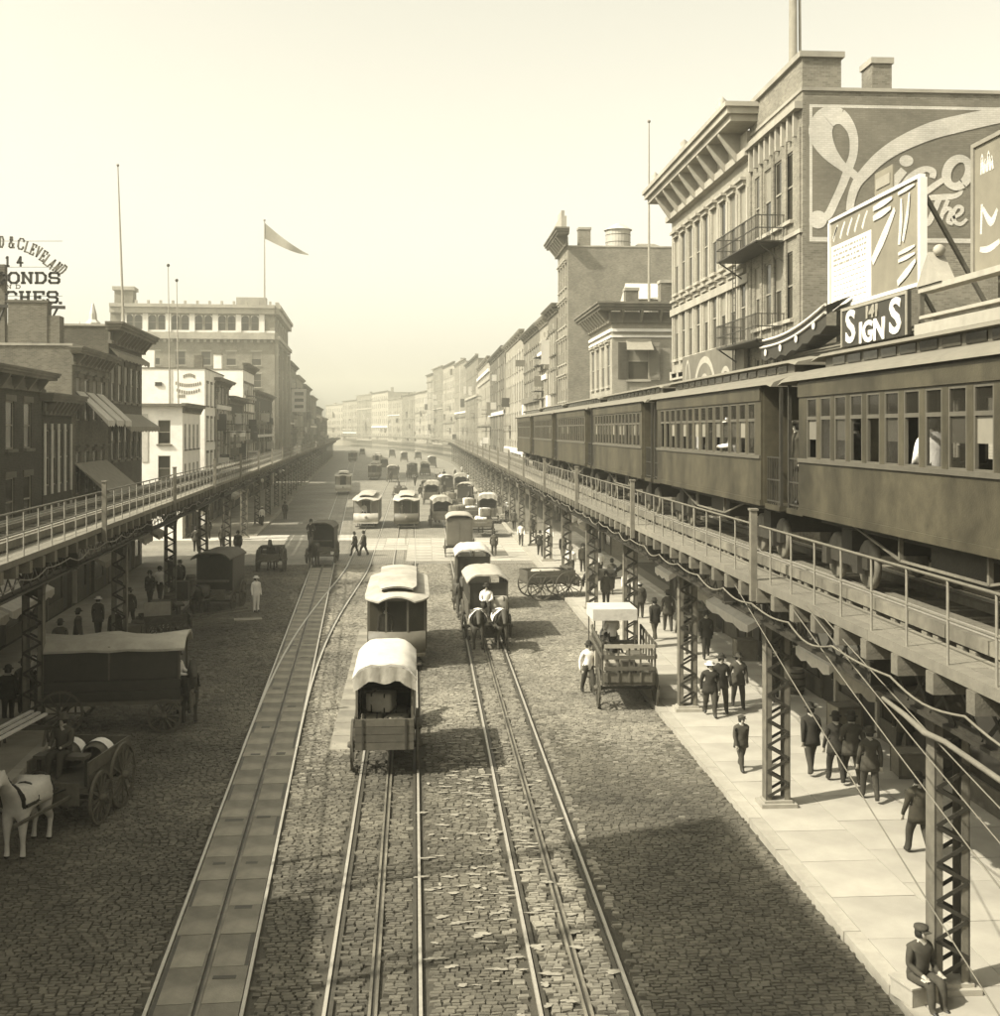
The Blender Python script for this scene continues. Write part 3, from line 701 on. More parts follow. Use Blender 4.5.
class Bldg:
    def __init__(s, name, label, side, A, B, H, D, mat, trim=None, group=None):   # A, B: street corners, near one first
        s.side = side; s.H = H; s.D = D; s.mat = mat; s.trim = trim or m_stone
        o, e = (B, A) if side == 'R' else (A, B)
        d = Vector((e[0]-o[0], e[1]-o[1], 0)); s.W = d.length
        s.root = thing(name, label, 'building', (o[0], o[1], 0), math.atan2(d.y, d.x), group)
        s.open = {'front': [], 'near': []}; s.recess = True
    def place(s, face, a, dep, z):
        if face == 'front': return (a, dep, z), 0.0
        if s.side == 'R': return (s.W-dep, a, z), math.pi/2
        return (dep, a, z), -math.pi/2
    def pt(s, face, a, dep, z): return s.place(face, a, dep, z)[0]
    def window(s, face, a, z, w, h, extra='sl', trim=None, blind=0.35, detail=True):
        s.open[face].append((a-w/2, a+w/2, z, z+h))
        f, p1, p2, pb = window_meshes(w, h)[:4]; k = (round(w, 2), round(h, 2)); tm = trim or s.trim
        loc, rz = s.place(face, a, 0.05 if (detail and s.recess) else -.045, z); o = inst('window', f, s.root, loc, rz)
        inst('pane', p1, o)
        if detail: inst('pane', pb if random.random() < blind else p2, o)
        else: inst('pane', p2, o)
        sh = (0, -.05, 0)
        if 's' in extra: inst('sill', wcached(k, 'sill', tm), o, sh)
        if 'l' in extra: inst('lintel', wcached(k, 'lintel', tm), o, sh)
        if 'h' in extra: inst('lintel', wcached(k, 'hood', tm), o, sh)
        return o
    def row(s, face, n, a0, a1, z, w, h, **kw):
        for i in range(n): s.window(face, a0+(a1-a0)*(i+.5)/n, z, w, h, **kw)
    def wall(s, roofz=None):
        mb = MB(); H = s.H
        for face, L in (('front', s.W), ('near', s.D)):
            op = s.open[face]
            xs = sorted({0.0, L}|{round(v, 4) for o in op for v in o[:2]}); zs = sorted({0.0, H}|{round(v, 4) for o in op for v in o[2:]})
            grid = {}
            for o in op:
                for i in range(len(xs)-1):
                    if xs[i] >= o[0]-1e-3 and xs[i+1] <= o[1]+1e-3:
                        for j in range(len(zs)-1):
                            if zs[j] >= o[2]-1e-3 and zs[j+1] <= o[3]+1e-3: grid[(i, j)] = 1
            for j in range(len(zs)-1):
                i = 0
                while i < len(xs)-1:
                    if (i, j) in grid: i += 1; continue
                    k = i
                    while k+1 < len(xs)-1 and (k+1, j) not in grid: k += 1
                    q = [s.pt(face, xs[i], 0, zs[j]), s.pt(face, xs[k+1], 0, zs[j]), s.pt(face, xs[k+1], 0, zs[j+1]), s.pt(face, xs[i], 0, zs[j+1])]
                    mb.quad(*q); i = k+1
            for o in op:
                a0, a1, z0, z1 = o; d = 0.14
                mb.quad(s.pt(face, a0, 0, z0), s.pt(face, a0, d, z0), s.pt(face, a0, d, z1), s.pt(face, a0, 0, z1))
                mb.quad(s.pt(face, a1, 0, z0), s.pt(face, a1, d, z0), s.pt(face, a1, d, z1), s.pt(face, a1, 0, z1))
                mb.quad(s.pt(face, a0, 0, z0), s.pt(face, a0, d, z0), s.pt(face, a1, d, z0), s.pt(face, a1, 0, z0))
                mb.quad(s.pt(face, a0, 0, z1), s.pt(face, a0, d, z1), s.pt(face, a1, d, z1), s.pt(face, a1, 0, z1))
                mb.quad(s.pt(face, a0, d, z0), s.pt(face, a1, d, z0), s.pt(face, a1, d, z1), s.pt(face, a0, d, z1))
        fx = 0.0 if s.side == 'R' else s.W
        mb.quad((fx, 0, 0), (fx, s.D, 0), (fx, s.D, H), (fx, 0, H)); mb.quad((0, s.D, 0), (s.W, s.D, 0), (s.W, s.D, H), (0, s.D, H))
        rz = (roofz or H-0.5)
        s.wallo = mb.build('wall', s.mat, s.root)
        MB().box(0.02, s.W-.02, 0.02, s.D-.02, rz-.2, rz).build('roof', m_roof, s.root)
        t = 0.25                                                # parapet coping
        cp = MB()
        cp.box(-.06, s.W+.06, -.05, t, H+.002, H+.12); cp.box(-.06, s.W+.06, s.D-t, s.D+.05, H+.002, H+.12)
        cp.box(-.06, t, t+.002, s.D-t-.002, H+.002, H+.12); cp.box(s.W-t, s.W+.06, t+.002, s.D-t-.002, H+.002, H+.12)
        cp.build('coping', s.trim, s.root)
    def cornice(s, z0, z1, out_, n, mat=None, faces=('front',), ret=0.0):
        mat = mat or s.trim
        for face in faces:
            L = (s.W if face == 'front' else min(s.D, ret or s.D))
            rootc = None
            def bx(a0, a1, d0, d1, q0, q1):
                p = [s.pt(face, a, d, z) for z in (q0, q1) for a, d in ((a0, d0), (a1, d0), (a1, d1), (a0, d1))]
                return p
            mb = MB(); h = z1-z0; e = out_
            for (o1, q0, q1) in ((e*.22, z0, z0+h*.16), (e*.12, z0+h*.16, z0+h*.55), (e*.8, z0+h*.62, z0+h*.76), (e*.92, z0+h*.76, z0+h*.9), (e, z0+h*.9, z1)):
                a_ = -o1 if (face == 'front') else 0.0
                mb.add(bx(a_ if face == 'front' else 0, L+(o1 if face == 'front' else 0), -o1, 0.0 if True else 0, q0, q1), [(0,3,2,1),(4,5,6,7),(0,1,5,4),(1,2,6,5),(2,3,7,6),(3,0,4,7)])
            rootc = mb.build('cornice', mat, s.root)
            bm_ = MB()
            w = 0.14
            bm_.add([(-w/2, 0, 0), (w/2, 0, 0), (w/2, -e*.25, 0), (-w/2, -e*.25, 0), (-w/2, -e*.55, h*.3), (w/2, -e*.55, h*.3), (-w/2, -e*.78, h*.55), (w/2, -e*.78, h*.55), (-w/2, -e*.78, h*.62), (w/2, -e*.78, h*.62), (-w/2, 0, h*.62), (w/2, 0, h*.62)],
                    [(0,1,2,3),(3,2,5,4),(4,5,7,6),(6,7,9,8),(8,9,11,10),(0,3,4,6,8,10),(1,11,9,7,5,2)])
            me = bm_.mesh('bracket', mat)
            for i in range(n):
                loc, rz = s.place(face, L*(i+.5)/n, 0, z0+.001); inst('bracket', me, rootc, loc, rz)
    def band(s, face, z0, z1, out_, mat=None, a0=None, a1=None, name='band'):
        L = s.W if face == 'front' else s.D; a0 = 0 if a0 is None else a0; a1 = L if a1 is None else a1
        p = [s.pt(face, a, d, z) for z in (z0, z1) for a, d in ((a0, -out_), (a1, -out_), (a1, 0.002), (a0, 0.002))]
        return MB().add(p, [(0,3,2,1),(4,5,6,7),(0,1,5,4),(1,2,6,5),(2,3,7,6),(3,0,4,7)]).build(name, mat or s.trim, s.root)
    def chimney(s, x, y, w, d, z0, z1, mat=None):
        c = MB().box(x-w/2, x+w/2, y-d/2, y+d/2, z0, z1).build('chimney', mat or s.mat, s.root)
        MB().box(x-w/2-.06, x+w/2+.06, y-d/2-.06, y+d/2+.06, z1-.15, z1+.06).build('chimney_cap', s.trim, c)
def RP(Y, off=R_FACE): return (off+dev(Y), Y)
def LP(Y, off=L_FACE): return (LX(Y, off), Y)
def ysolve(px, side, off):
    lo, hi = 20.0, 1500.0
    def pr(Y):
        x, y = RP(Y, off) if side == 'R' else LP(Y, off)
        return 500+F_PX*(x*CA-y*SA)/(x*SA+y*CA)
    inc = pr(60) < pr(200)
    for _ in range(60):
        m = (lo+hi)/2
        if (pr(m) < px) == inc: lo = m
        else: hi = m
    return (lo+hi)/2

# ---------- R1: corner building with the huge script advertisement painted on its side wall
yA, yB = 39.6, 46.15
b = Bldg('corner_building', 'four storey brick building with a huge white script advertisement on its side wall', 'R', RP(yA), RP(yB), 20.6, 14, b_tan)
for z, h in ((16.35, 2.45), (12.85, 2.4), (9.3, 2.4), (5.6, 2.4)): b.row('front', 4, 0.45, b.W-0.9, z, 0.86, h, extra='s')
for z in (16.0, 12.5, 9.0): b.band('front', z-.28, z-.14, .1)
b.wall(19.9)
for i in range(5): b.band('front', 4.6, 19.4, .06, b_tan, i*(b.W-.45)/4.0+(.0 if i else 0), i*(b.W-.45)/4.0+.28, 'pilaster')
for i in range(9): b.band('front', 19.15, 20.0, .16, m_stone, .3+i*.7, .3+i*.7+.16, 'corbel')
b.band('front', 20.0, 20.25, .28)
pz = MB().box(0.0, b.W+.02, -.02, 1.35, 20.72, 21.75).build('parapet_block', b_tan, b.root)
MB().box(-.1, b.W+.12, -.14, 1.45, 21.75, 21.95).build('parapet_coping', m_stone, b.root)
b.chimney(b.W-1.0, 3.0, 1.0, .7, 20.5, 21.9)
# painted field, frame lines, lettering: each paint layer a few millimetres proud of the wall
WY = yA-0.004
def wallpoly(pts_px, lift, name, mat, parent, Yw=WY):
    vs = [on_y(px, py, Yw-lift) for px, py in pts_px]
    return MB().add(vs, [tuple(range(len(vs)))]).build(name, mat)
ad = thing('painted_advertisement', 'giant white script advertisement reading Nico and The, painted on the brick side wall', 'painted sign', (0, 0, 0))
def adpart(name, mb, mat): return mb.build(name, mat, ad)
x0 = on_y(806, 200, WY).x; x1 = 27.0; zt_ = on_y(806, 97, WY).z; zb_ = on_y(806, 243, WY).z
adpart('painted_field', MB().box(x0, x1, WY-.004, WY-.001, zb_, zt_), m_adfield)
fl = MB(); lw = .10
fl.box(x0+.12, x0+.12+lw, WY-.008, WY-.0045, zb_+.05, zt_-.25).box(x0+.12+lw+.001, x1, WY-.008, WY-.0045, zt_-.25-lw, zt_-.25).box(x0+.12+lw+.001, x1, WY-.008, WY-.0045, zb_+.05, zb_+.05+.16)
adpart('frame_line', fl, m_adwhite)
def ribbon(pts, lift, name='letter_stroke', mat=m_adwhite, fn=None, parent=None):
    fn = fn or (lambda px, py: on_y(px, py, WY-lift)); n = len(pts)
    # smooth by Catmull-Rom
    Q = []
    for i in range(n-1):
        p0 = pts[max(i-1, 0)]; p1 = pts[i]; p2 = pts[i+1]; p3 = pts[min(i+2, n-1)]
        for k in range(5):
            t = k/5.0
            Q.append(tuple(0.5*((2*p1[j])+(-p0[j]+p2[j])*t+(2*p0[j]-5*p1[j]+4*p2[j]-p3[j])*t*t+(-p0[j]+3*p1[j]-3*p2[j]+p3[j])*t**3) for j in range(3)))
    Q.append(pts[-1]); L = []; R = []
    for i, (x, y, w) in enumerate(Q):
        a = Q[max(i-1, 0)]; c = Q[min(i+1, len(Q)-1)]; dx, dy = c[0]-a[0], c[1]-a[1]; h = math.hypot(dx, dy) or 1
        L.append(fn(x-dy/h*w/2, y+dx/h*w/2)); R.append(fn(x+dy/h*w/2, y-dx/h*w/2))
    m_ = len(Q); vs = L+R
    return MB().add(vs, [(i, i+1, m_+i+1, m_+i) for i in range(m_-1)]).build(name, mat, parent or ad)
def disc(px, py, rx, ry, lift, fn=None, parent=None, mat=m_adwhite):
    fn = fn or (lambda a, c: on_y(a, c, WY-lift))
    return MB().add([fn(px+rx*math.cos(2*math.pi*j/20), py+ry*math.sin(2*math.pi*j/20)) for j in range(20)], [tuple(range(20))]).build('letter_dot', mat, parent or ad)
c3 = lambda L: [(800+x/7.26, 95+y/7.26, w/7.26) for x, y, w in L]
ribbon(c3([(150, 905, 50), (205, 870, 60), (260, 760, 58), (310, 650, 60), (350, 540, 62), (385, 440, 60), (392, 340, 63), (375, 255, 70), (330, 185, 90), (290, 155, 115)]), .012)
ribbon(c3([(300, 158, 110), (250, 150, 138), (190, 170, 160), (150, 240, 172), (160, 320, 160), (215, 420, 115), (300, 510, 68), (370, 560, 60), (440, 615, 50)]), .015)
disc(818, 219.6, 9, 9, .018)
ribbon([(849.6, 211, 7.4), (851.7, 197, 8.3), (857, 183, 9.6), (866, 172, 11.5), (880, 158, 13), (900, 144.6, 15), (931, 131, 17), (962, 123, 17), (990, 117, 16), (1020, 111, 14), (1060, 98, 10)], .021)
disc(906.3, 160.8, 7, 5.8, .012)
ribbon([(904, 170, 8), (895, 181, 9), (887, 194, 9), (882, 206, 8)], .012)
ribbon([(932, 178, 6), (933, 172, 7), (926, 169, 6), (917, 173, 8), (909, 181, 10), (905, 190, 10), (911, 198, 8), (923, 194, 6), (934, 186, 6), (946, 178, 5)], .024)
o_ = []
for j in range(13):
    a = 2*math.pi*j/12+0.6; rx, ry = 11.0, 14.5; ex, ey = rx*math.cos(a), ry*math.sin(a); tl = rad(24)
    o_.append((958+ex*math.cos(tl)-ey*math.sin(tl)*1, 172.5+ex*math.sin(tl)+ey*math.cos(tl), 7.0+2.5*abs(math.cos(a))))
ribbon(o_, .028)
ribbon([(921, 201, 4), (930, 198, 5.5), (944, 197, 6), (955, 196, 5), (961, 192, 4), (959, 188, 3)], .012)
ribbon([(939, 199, 6), (934, 211, 6), (928, 223, 6), (921, 222, 4)], .015)
ribbon([(948, 200, 4.2), (943, 212, 4.4), (939, 224, 4.2)], .018)
ribbon([(941, 216, 3.5), (947, 209, 4), (951, 211, 4.2), (948, 221, 4.2), (953, 224, 3.4)], .021)
ribbon([(953, 218, 3.4), (961, 213, 3.8), (962, 208, 3.8), (957, 207, 3.8), (953, 214, 4.2), (955, 222, 4.2), (961, 224, 3.6), (967, 219, 3)], .024)
disc(973, 218, 2.6, 4.5, .012)

# fire escapes on R1
def fire_escape(px0, px1, zf, label):
    ya, yb = R_FACE/kpx(px1), R_FACE/kpx(px0)
    r = thing('fire_escape', label, 'fire escape', (R_FACE, (ya+yb)/2, zf), -math.pi/2, 'fire escape balconies on the tall corner buildings')
    L = yb-ya; o = 1.1
    MB().box(-L/2, L/2, -o, -.02, -.05, 0).build('floor', m_iron, r)
    for z in (.9, .45):
        MB().bar((-L/2, -o, z), (L/2, -o, z), .035).bar((-L/2, -o, z), (-L/2, -.02, z), .035).bar((L/2, -o, z), (L/2, -.02, z), .035).build('railing', m_iron, r)
    k = int(L/.16); bl = MB()
    for i in range(k+1): bl.bar((-L/2+L*i/k, -o, 0), (-L/2+L*i/k, -o, .9), .018)
    for i in range(6):
        for e in (-1, 1): bl.bar((e*L/2, -o+.2*i, 0), (e*L/2, -o+.2*i, .9), .018)
    bl.build('balusters', m_iron, r)
    for x in (-L/2+.2, L/2-.2): MB().bar((x, -o+.05, -.05), (x, -.02, -.75), .05).build('bracket', m_iron, r)
    ld = MB()
    for e in (0, .4): ld.bar((-L/2+.3+e, -.5, -3.4), (-L/2+.3+e, -.5, .9), .03)
    for i in range(13): ld.bar((-L/2+.3, -.5, -3.3+.3*i), (-L/2+.7, -.5, -3.3+.3*i), .022)
    ld.build('ladder', m_iron, r)
fire_escape(743, 786, 15.75, 'upper iron fire escape balcony at the joint of the two tall right buildings')
fire_escape(743, 786, 12.2, 'lower iron fire escape balcony at the joint of the two tall right buildings')

# ---------- R2: building with the deep bracketed cornice
yC = 61.0
b = Bldg('bracketed_cornice_building', 'pale building with a deep bracketed cornice and rows of tall hooded windows on the right', 'R', RP(yB+.02), RP(yC), 19.8, 14, b_pale)
for z, h in ((15.95, 2.9), (12.55, 2.75), (8.9, 2.7), (5.0, 2.9)): b.row('front', 9, 0.3, b.W-0.3, z, 0.82, h, extra='sh', blind=.5)
b.wall(19.2); b.cornice(19.85, 21.7, 1.35, 8)
for zz in (15.3, 11.95): b.band('front', zz-.45, zz-.1, .12)
for i in range(10): b.band('front', 12.5, 15.05, .05, m_stone, .3+(b.W-.6)*i/9-.1, .3+(b.W-.6)*i/9+.1, 'pilaster'); b.band('front', 15.9, 18.7, .05, m_stone, .3+(b.W-.6)*i/9-.1, .3+(b.W-.6)*i/9+.1, 'pilaster')
for a in (.5, b.W/2, b.W-.5): MB().lathe([(0, 0), (.22, 0), (.25, .2), (.14, .3), (.2, .5), (0, .7)], 10, (a, -1.0, 21.7)).build('finial', m_stone, b.root)
sg = thing('arched_signboard', 'dark signboard with pale arched scrollwork above the viaduct on the pale cornice building', 'sign', (R_FACE-.28, 0, 0))
ya, yb = R_FACE/kpx(752), R_FACE/kpx(689)
MB().box(-.05, .1, ya, yb, 10.2, 12.45).build('board', m_stonedk, sg)
def ring_on_x(cy, cz, ry, rz, w, a0, a1, off):
    vs = []; n = 16
    for i in range(n+1):
        a = a0+(a1-a0)*i/n
        for q in (-w/2, w/2): vs.append((-.054-off, cy+(ry+q)*math.cos(a), cz+(rz+q)*math.sin(a)))
    return MB().add(vs, [(2*i, 2*i+1, 2*i+3, 2*i+2) for i in range(n)])
for (cy, ry, rz, w, off) in ((yb-4.6, 1.9, 1.5, .3, .004), (yb-4.6, .9, .8, .14, .008), (yb-8.3, .9, .9, .22, .004), (yb-8.3, .4, .45, .1, .008), (yb-1.2, .55, 1.6, .16, .004)):
    ring_on_x(cy, 10.6, ry, rz, w, 0, math.pi, off).build('scroll', M('scroll_paint', .30, .8), sg)

# ---------- R3: low corner house beyond the cross street
b = Bldg('cottage_corner_building', 'low corner building with broad eaves and shuttered windows beyond the right cross street', 'R', RP(80.8), RP(91.7), 16.3, 16, b_pale, m_stone)
b.window('near', 1.85+.0, 12.4, 1.5, 2.6, 'sl'); b.window('near', 5.6, 12.4, 1.5, 2.6, 'sl'); b.window('near', 9.5, 12.4, 1.5, 2.6, 'sl')
b.row('front', 4, .4, b.W-.4, 12.0, 1.3, 2.9, extra='sh'); b.row('front', 4, .4, b.W-.4, 8.0, 1.3, 2.6, extra='sl'); b.row('near', 4, .8, 12, 8.0, 1.4, 2.5)
b.wall(16.0)
b.cornice(16.35, 17.75, 1.2, 9, m_stonedk, ('front',)); b.cornice(16.36, 17.74, 1.1, 12, m_stonedk, ('near',))
b.band('near', 15.75, 15.95, .12, m_white); b.band('near', 15.35, 15.5, .1, m_white); b.band('front', 15.75, 15.95, .12, m_white); b.band('front', 15.35, 15.5, .1, m_white)
for a in (1.85, 5.6, 9.5):
    for q, ang in ((-1, -.5), (1, .5)):
        e0, e1 = (0, .75) if q > 0 else (-.75, 0)
        sh = MB().box(e0, e1, -.06, -.02, 0, 2.6)
        for k in range(8): sh.box(e0+.07, e1-.07, -.085, -.061, .12+k*.31, .30+k*.31)
        loc, rz = b.place('near', a+q*.77, -.02, 12.4); o = sh.build('shutter', m_stonedk, b.root, loc, rz-q*.3)
    aw = MB().add([(-.85, 0, .0), (.85, 0, 0), (.95, -.8, -.75), (-.95, -.8, -.75), (-.85, 0, -.03), (.85, 0, -.03), (.95, -.8, -.78), (-.95, -.8, -.78)], [(0,1,2,3),(7,6,5,4),(0,3,7,4),(1,5,6,2),(2,6,7,3)])
    loc, rz = b.place('near', a, -.04, 15.2); aw.build('window_awning', m_awn, b.root, loc, rz)
lan = MB().box(2.0, 7.5, 2.2, 9.0, 17.0, 18.4).add([(1.8, 2.0, 18.4), (7.7, 2.0, 18.4), (7.7, 9.2, 18.4), (1.8, 9.2, 18.4), (4.7, 2.0, 19.9), (4.7, 9.2, 19.9)], [(0,1,4),(2,3,5),(0,4,5,3),(1,2,5,4)])
lan.build('roof_monitor', m_cream, b.root)
b.chimney(9.4, 1.6, .9, .9, 16.3, 18.9, b_mid); b.chimney(9.8, 4.0, 1.0, .9, 16.3, 19.4, b_mid)
pp = on_y(649, 290, 84.0)
fp = thing('flagpole', 'thin bare flagpole rising from the low corner building on the right', 'flagpole', (pp.x, 84.0, 16.0))
MB().tube([(0, 0, 0), (0, 0, 15.2)], [.11, .04], 8).build('pole', m_pole, fp); MB().ball((0, 0, 15.28), .12).build('truck_ball', m_pole, fp)

# ---------- R4: tall plain brick side wall with water tank
yD, yE = 106.0, 114.0
b = Bldg('tall_brick_building', 'tall brick building with a blank side wall and a roof water tank on the right', 'R', RP(yD), RP(yE), 25.6, 16, b_tan)
for f in range(6): b.row('front', 4, .4, b.W-.4, 4.6+f*3.5, .95, 2.2, extra='sh')
b.wall(25.2); b.cornice(25.65, 27.2, 1.3, 6, m_stonedk)
b.chimney(b.W-.9, 1.6, 1.0, 1.1, 25.6, 27.4)
b.band('front', 27.25, 28.6, .5, m_stone, 1, b.W-1, 'pediment'); b.band('front', 28.61, 29.4, .3, m_stone, 2.6, b.W-2.6, 'pediment_top')
px_t = kpx(618)*110.0
wt = thing('water_tank', 'round pale wooden water tank with a low conical cap on the tall brick roof', 'water tank', (px_t, 110.0, 25.2))
tb = MB(); n = 26
for j in range(n):
    a0, a1 = 2*math.pi*j/n+.02, 2*math.pi*(j+1)/n-.02
    tb.add([(1.18*math.cos(a), 1.18*math.sin(a), z) for z in (0.3, 2.6) for a in (a0, a1)], [(0, 1, 3, 2)])
tb.lathe([(1.16, .3), (1.16, 2.6)], n).build('staves', m_water, wt)
MB().lathe([(1.35, 2.6), (1.3, 2.68), (.15, 3.3), (0, 3.32)], 20).build('cap', m_water, wt)
for z in (.7, 1.4, 2.1): MB().lathe([(1.19, z), (1.2, z), (1.2, z+.05), (1.19, z+.05)], n).build('hoop', m_iron, wt)
for x in (-.8, .8):
    for y in (-.8, .8): MB().box(x-.08, x+.08, y-.08, y+.08, 0, .3).build('foot', m_iron, wt)
px_t = kpx(646)*112.0
hs = thing('roof_bulkhead', 'low hipped roof shed beside the water tank on the tall brick roof', 'roof shed', (px_t, 112.0, 25.2))
MB().box(-1.7, 1.7, -2, 2, 0, .8).build('wall', m_stonedk, hs); MB().add([(-1.9, -2.2, .8), (1.9, -2.2, .8), (1.9, 2.2, .8), (-1.9, 2.2, .8), (-.8, 0, 1.7), (.8, 0, 1.7)], [(0,1,5,4),(1,2,5),(2,3,4,5),(3,0,4)]).build('roof', m_roof, hs)

# ---------- generic row houses
def generic(side, off, pxa, pxb, ytop, mat, trim, label, name='row_building', floors=None, wn=None, D=14, det=2, extra='sl', corn=True):
    ya, yb = ysolve(pxa, side, off), ysolve(pxb, side, off)
    A = RP(ya, off) if side == 'R' else LP(ya, off); B = RP(yb-.03, off) if side == 'R' else LP(yb-.03, off)
    H = EYE+(HORIZON-ytop)*depth(A[0], A[1])/F_PX
    b = Bldg(name, label, side, A, B, H-.6, D, mat, trim)
    b.recess = False
    fl_ = floors or max(2, int((H-4.6)/3.6)); n = wn or max(2, min(8, int(b.W/2.1)))
    st = (H-5.6)/fl_; wh = min(2.3, st*.62); ww = min(1.15, b.W/n*.52)
    for f in range(fl_): b.row('front', n, .3, b.W-.3, 4.9+f*st, ww, wh, extra=extra if det > 1 else ('s' if det else ''), detail=det > 1)
    b.wall(H-1.0)
    if corn: b.cornice(H-.55, H+.25, .75, max(3, n), trim if det else None)
    b.band('front', 3.6, 4.3, .25, trim, name='shop_cornice')
    return b
def clutter(b, seed):                                           # what breaks up the far fronts: piers, signs, fire balconies, chimneys
    R = random.Random(seed*13+5); W = b.W; H = b.H
    n = R.choice([3, 4, 5])
    for i in range(n+1):
        x = (W-.5)*i/n; o_ = R.uniform(.04, .16); b.band('front', 4.3, H-R.uniform(.2, 2.5), o_, R.choice([m_stone, m_stone, m_cream, m_stonedk, b.mat]), x, x+R.uniform(.25, .55), 'pier')
    for i in range(R.randint(2, 4)):
        z = R.uniform(4, H-3); x = R.uniform(0, W-2); b.band('front', z, z+R.uniform(.8, 2.6), R.uniform(.5, 1.3), R.choice([m_white, m_cream, m_black, m_stonedk, m_awnlt]), x, x+.15, 'projecting_sign')
    for f in range(R.randint(1, 4)):
        z = 5+f*3.6; x = R.uniform(0, max(.1, W-4))
        if z < H-3: b.band('front', z, z+.1, 1.1, m_iron, x, x+min(3.2, W*.5), 'fire_balcony'); b.band('front', z+.9, z+.97, 1.12, m_iron, x, x+min(3.2, W*.5), 'fire_balcony_rail')
    for f in range(R.randint(1, 3)):
        z = R.uniform(5, H-2); b.band('front', z, z+R.uniform(.3, .7), R.uniform(.2, .4), R.choice([m_stone, m_stonedk, m_white]), 0, W, 'string_course')
    for k in range(R.randint(1, 3)): b.chimney(R.uniform(1, W-1), R.uniform(1.5, 6), R.uniform(.8, 1.6), R.uniform(.7, 1.2), H-.6, H+R.uniform(1.0, 2.8), b.mat)
RB = [(558, 548, 306, b_mid, 'narrow brick building with a projecting cornice beside the tall blank brick wall'),
      (548, 540, 318, b_pale, 'slim pale facade stepping down from the narrow brick building on the right'),
      (540, 524, 325, b_mid, 'mid brown brick building left of the slim pale facade above the last train car'),
      (524, 506, 331, b_pale, 'tall cream corner building with a flat cornice left of the far end of the train'),
      (505, 490, 347, b_red, 'dark brick building just left of the tall cream corner building'),
      (490, 478, 357, b_pale, 'pale distant building with a flat top left of the dark brick one'),
      (478, 466, 356, b_mid, 'brown distant building second left of the dark brick one'),
      (466, 455, 359, b_tan, 'tan distant building third left of the dark brick one'),
      (455, 443, 362, b_pale, 'pale distant building near the bend of the right row'),
      (443, 433, 366, b_mid, 'distant brown building at the bend of the right row'),
      (433, 427, 374, b_tan, 'last tall distant building before the right row drops lower'),
      (427, 415, 391, b_pale, 'hazy low pale building right of the street end'),
      (415, 402, 394, b_mid, 'hazy brown building right of the street end'),
      (402, 388, 398, b_tan, 'hazy tan building closing the street end, right of centre'),
      (388, 372, 391, b_pale, 'tallest hazy pale building closing the street end'),
      (372, 357, 394, b_mid, 'hazy brown block closing the street end, left of the tallest'),
      (357, 343, 400, b_tan, 'hazy tan block closing the street end towards the left'),
      (343, 326, 404, b_pale, 'leftmost hazy block closing the street end')]
for i, (a, c, yt, mt, lb) in enumerate(RB):
    d = 2 if i < 5 else (1 if i < 11 else 0)
    bb = generic('R', R_FACE, a, c, yt, mt, m_stone if i % 2 else m_stonedk, lb, det=d)
    clutter(bb, i)
    if i in (0, 2): bb.band('front', 9, 12.5, .35, m_white, .8, 2.6, 'hanging_sign')
# ---------- R0: low buildings in front, whose roofs show over the train
b = Bldg('low_shop_building', 'low building behind the train with a painted sign and roof billboard', 'R', RP(29.2), RP(39.55), 11.55, 13, b_mid)
b.row('front', 5, .4, b.W-.4, 7.6, 1.0, 2.2); b.wall(11.2); b.cornice(11.0, 11.5, .5, 12, m_stonedk)
b = Bldg('balustraded_building', 'pale low building with a stone balustrade at the right edge, behind the train', 'R', RP(6.0), RP(29.1), 11.6, 13, b_pale)
b.row('front', 9, .4, b.W-.4, 7.4, 1.1, 2.3, extra='sh'); b.wall(11.2)
b.band('front', 11.3, 11.58, .55)
bal = MB().box(0, b.W, -.42, -.12, 11.72, 11.80).build('balustrade', m_stone, b.root)
MB().box(0, b.W, -.45, -.09, 12.38, 12.52).build('handrail', m_stone, bal)
bm_ = MB().lathe([(.09, 0), (.05, .06), (.10, .22), (.05, .42), (.09, .58)], 8).mesh('baluster', m_stone)
x = b.W-.2
while x > b.W-12:
    inst('baluster', bm_, bal, (x-2.35+2.3, -.27, 11.80)); x -= .30
for q in (0, 1, 2, 3): 
    MB().box(b.W-.5-q*3.3, b.W-.0-q*3.3, -.47, -.07, 11.725, 12.75).build('pedestal', m_stone, bal)
MB().add([(0, 0, 0), (1.4, 0, 0), (1.4, .4, 0), (0, .4, 0), (.7, 0, .8), (.7, .4, .8)], [(0,1,4),(3,5,2),(0,4,5,3),(1,2,5,4)]).build('pediment', m_stone, b.root, (0.0, -.5, 12.53))
MB().ball((0, 0, .05), .15).build('ball_finial', m_stone, b.root, (0.9, -.3, 13.3))
# SIGNS board, 141
ya, yb = R_FACE/kpx(931), R_FACE/kpx(862)
sg = thing('signs_board', 'dark board lettered SIGNS with 141 above, partly hidden by the train roof', 'sign', (R_FACE-.62, (ya+yb)/2, 11.35), -math.pi/2)
L = yb-ya
MB().box(-L/2, L/2, 0, .1, 0.0, 1.15).build('board', m_black, sg)
fr_ = MB().box(-L/2, L/2, -.03, -.001, 1.06, 1.15).box(-L/2, -L/2+.08, -.03, -.001, 0, 1.06).box(L/2-.08, L/2, -.03, -.001, 0, 1.06); fr_.build('frame', m_frame, sg)
for tx, xx, zz, sz in (('S', -1.62, .12, 1.3), ('IGN', 0, .04, .8), ('S', 1.62, .12, 1.3)): inst('lettering', text_mesh(tx, sz, m_white, .03, .012), sg, (xx, -.016, zz), 0, (1.35, 1, 1), (math.pi/2, 0, 0))
inst('lettering', text_mesh('141', .46, m_frame, .02, .012), sg, (0, -.016, .69), 0, (1.5, 1, 1), (math.pi/2, 0, 0))
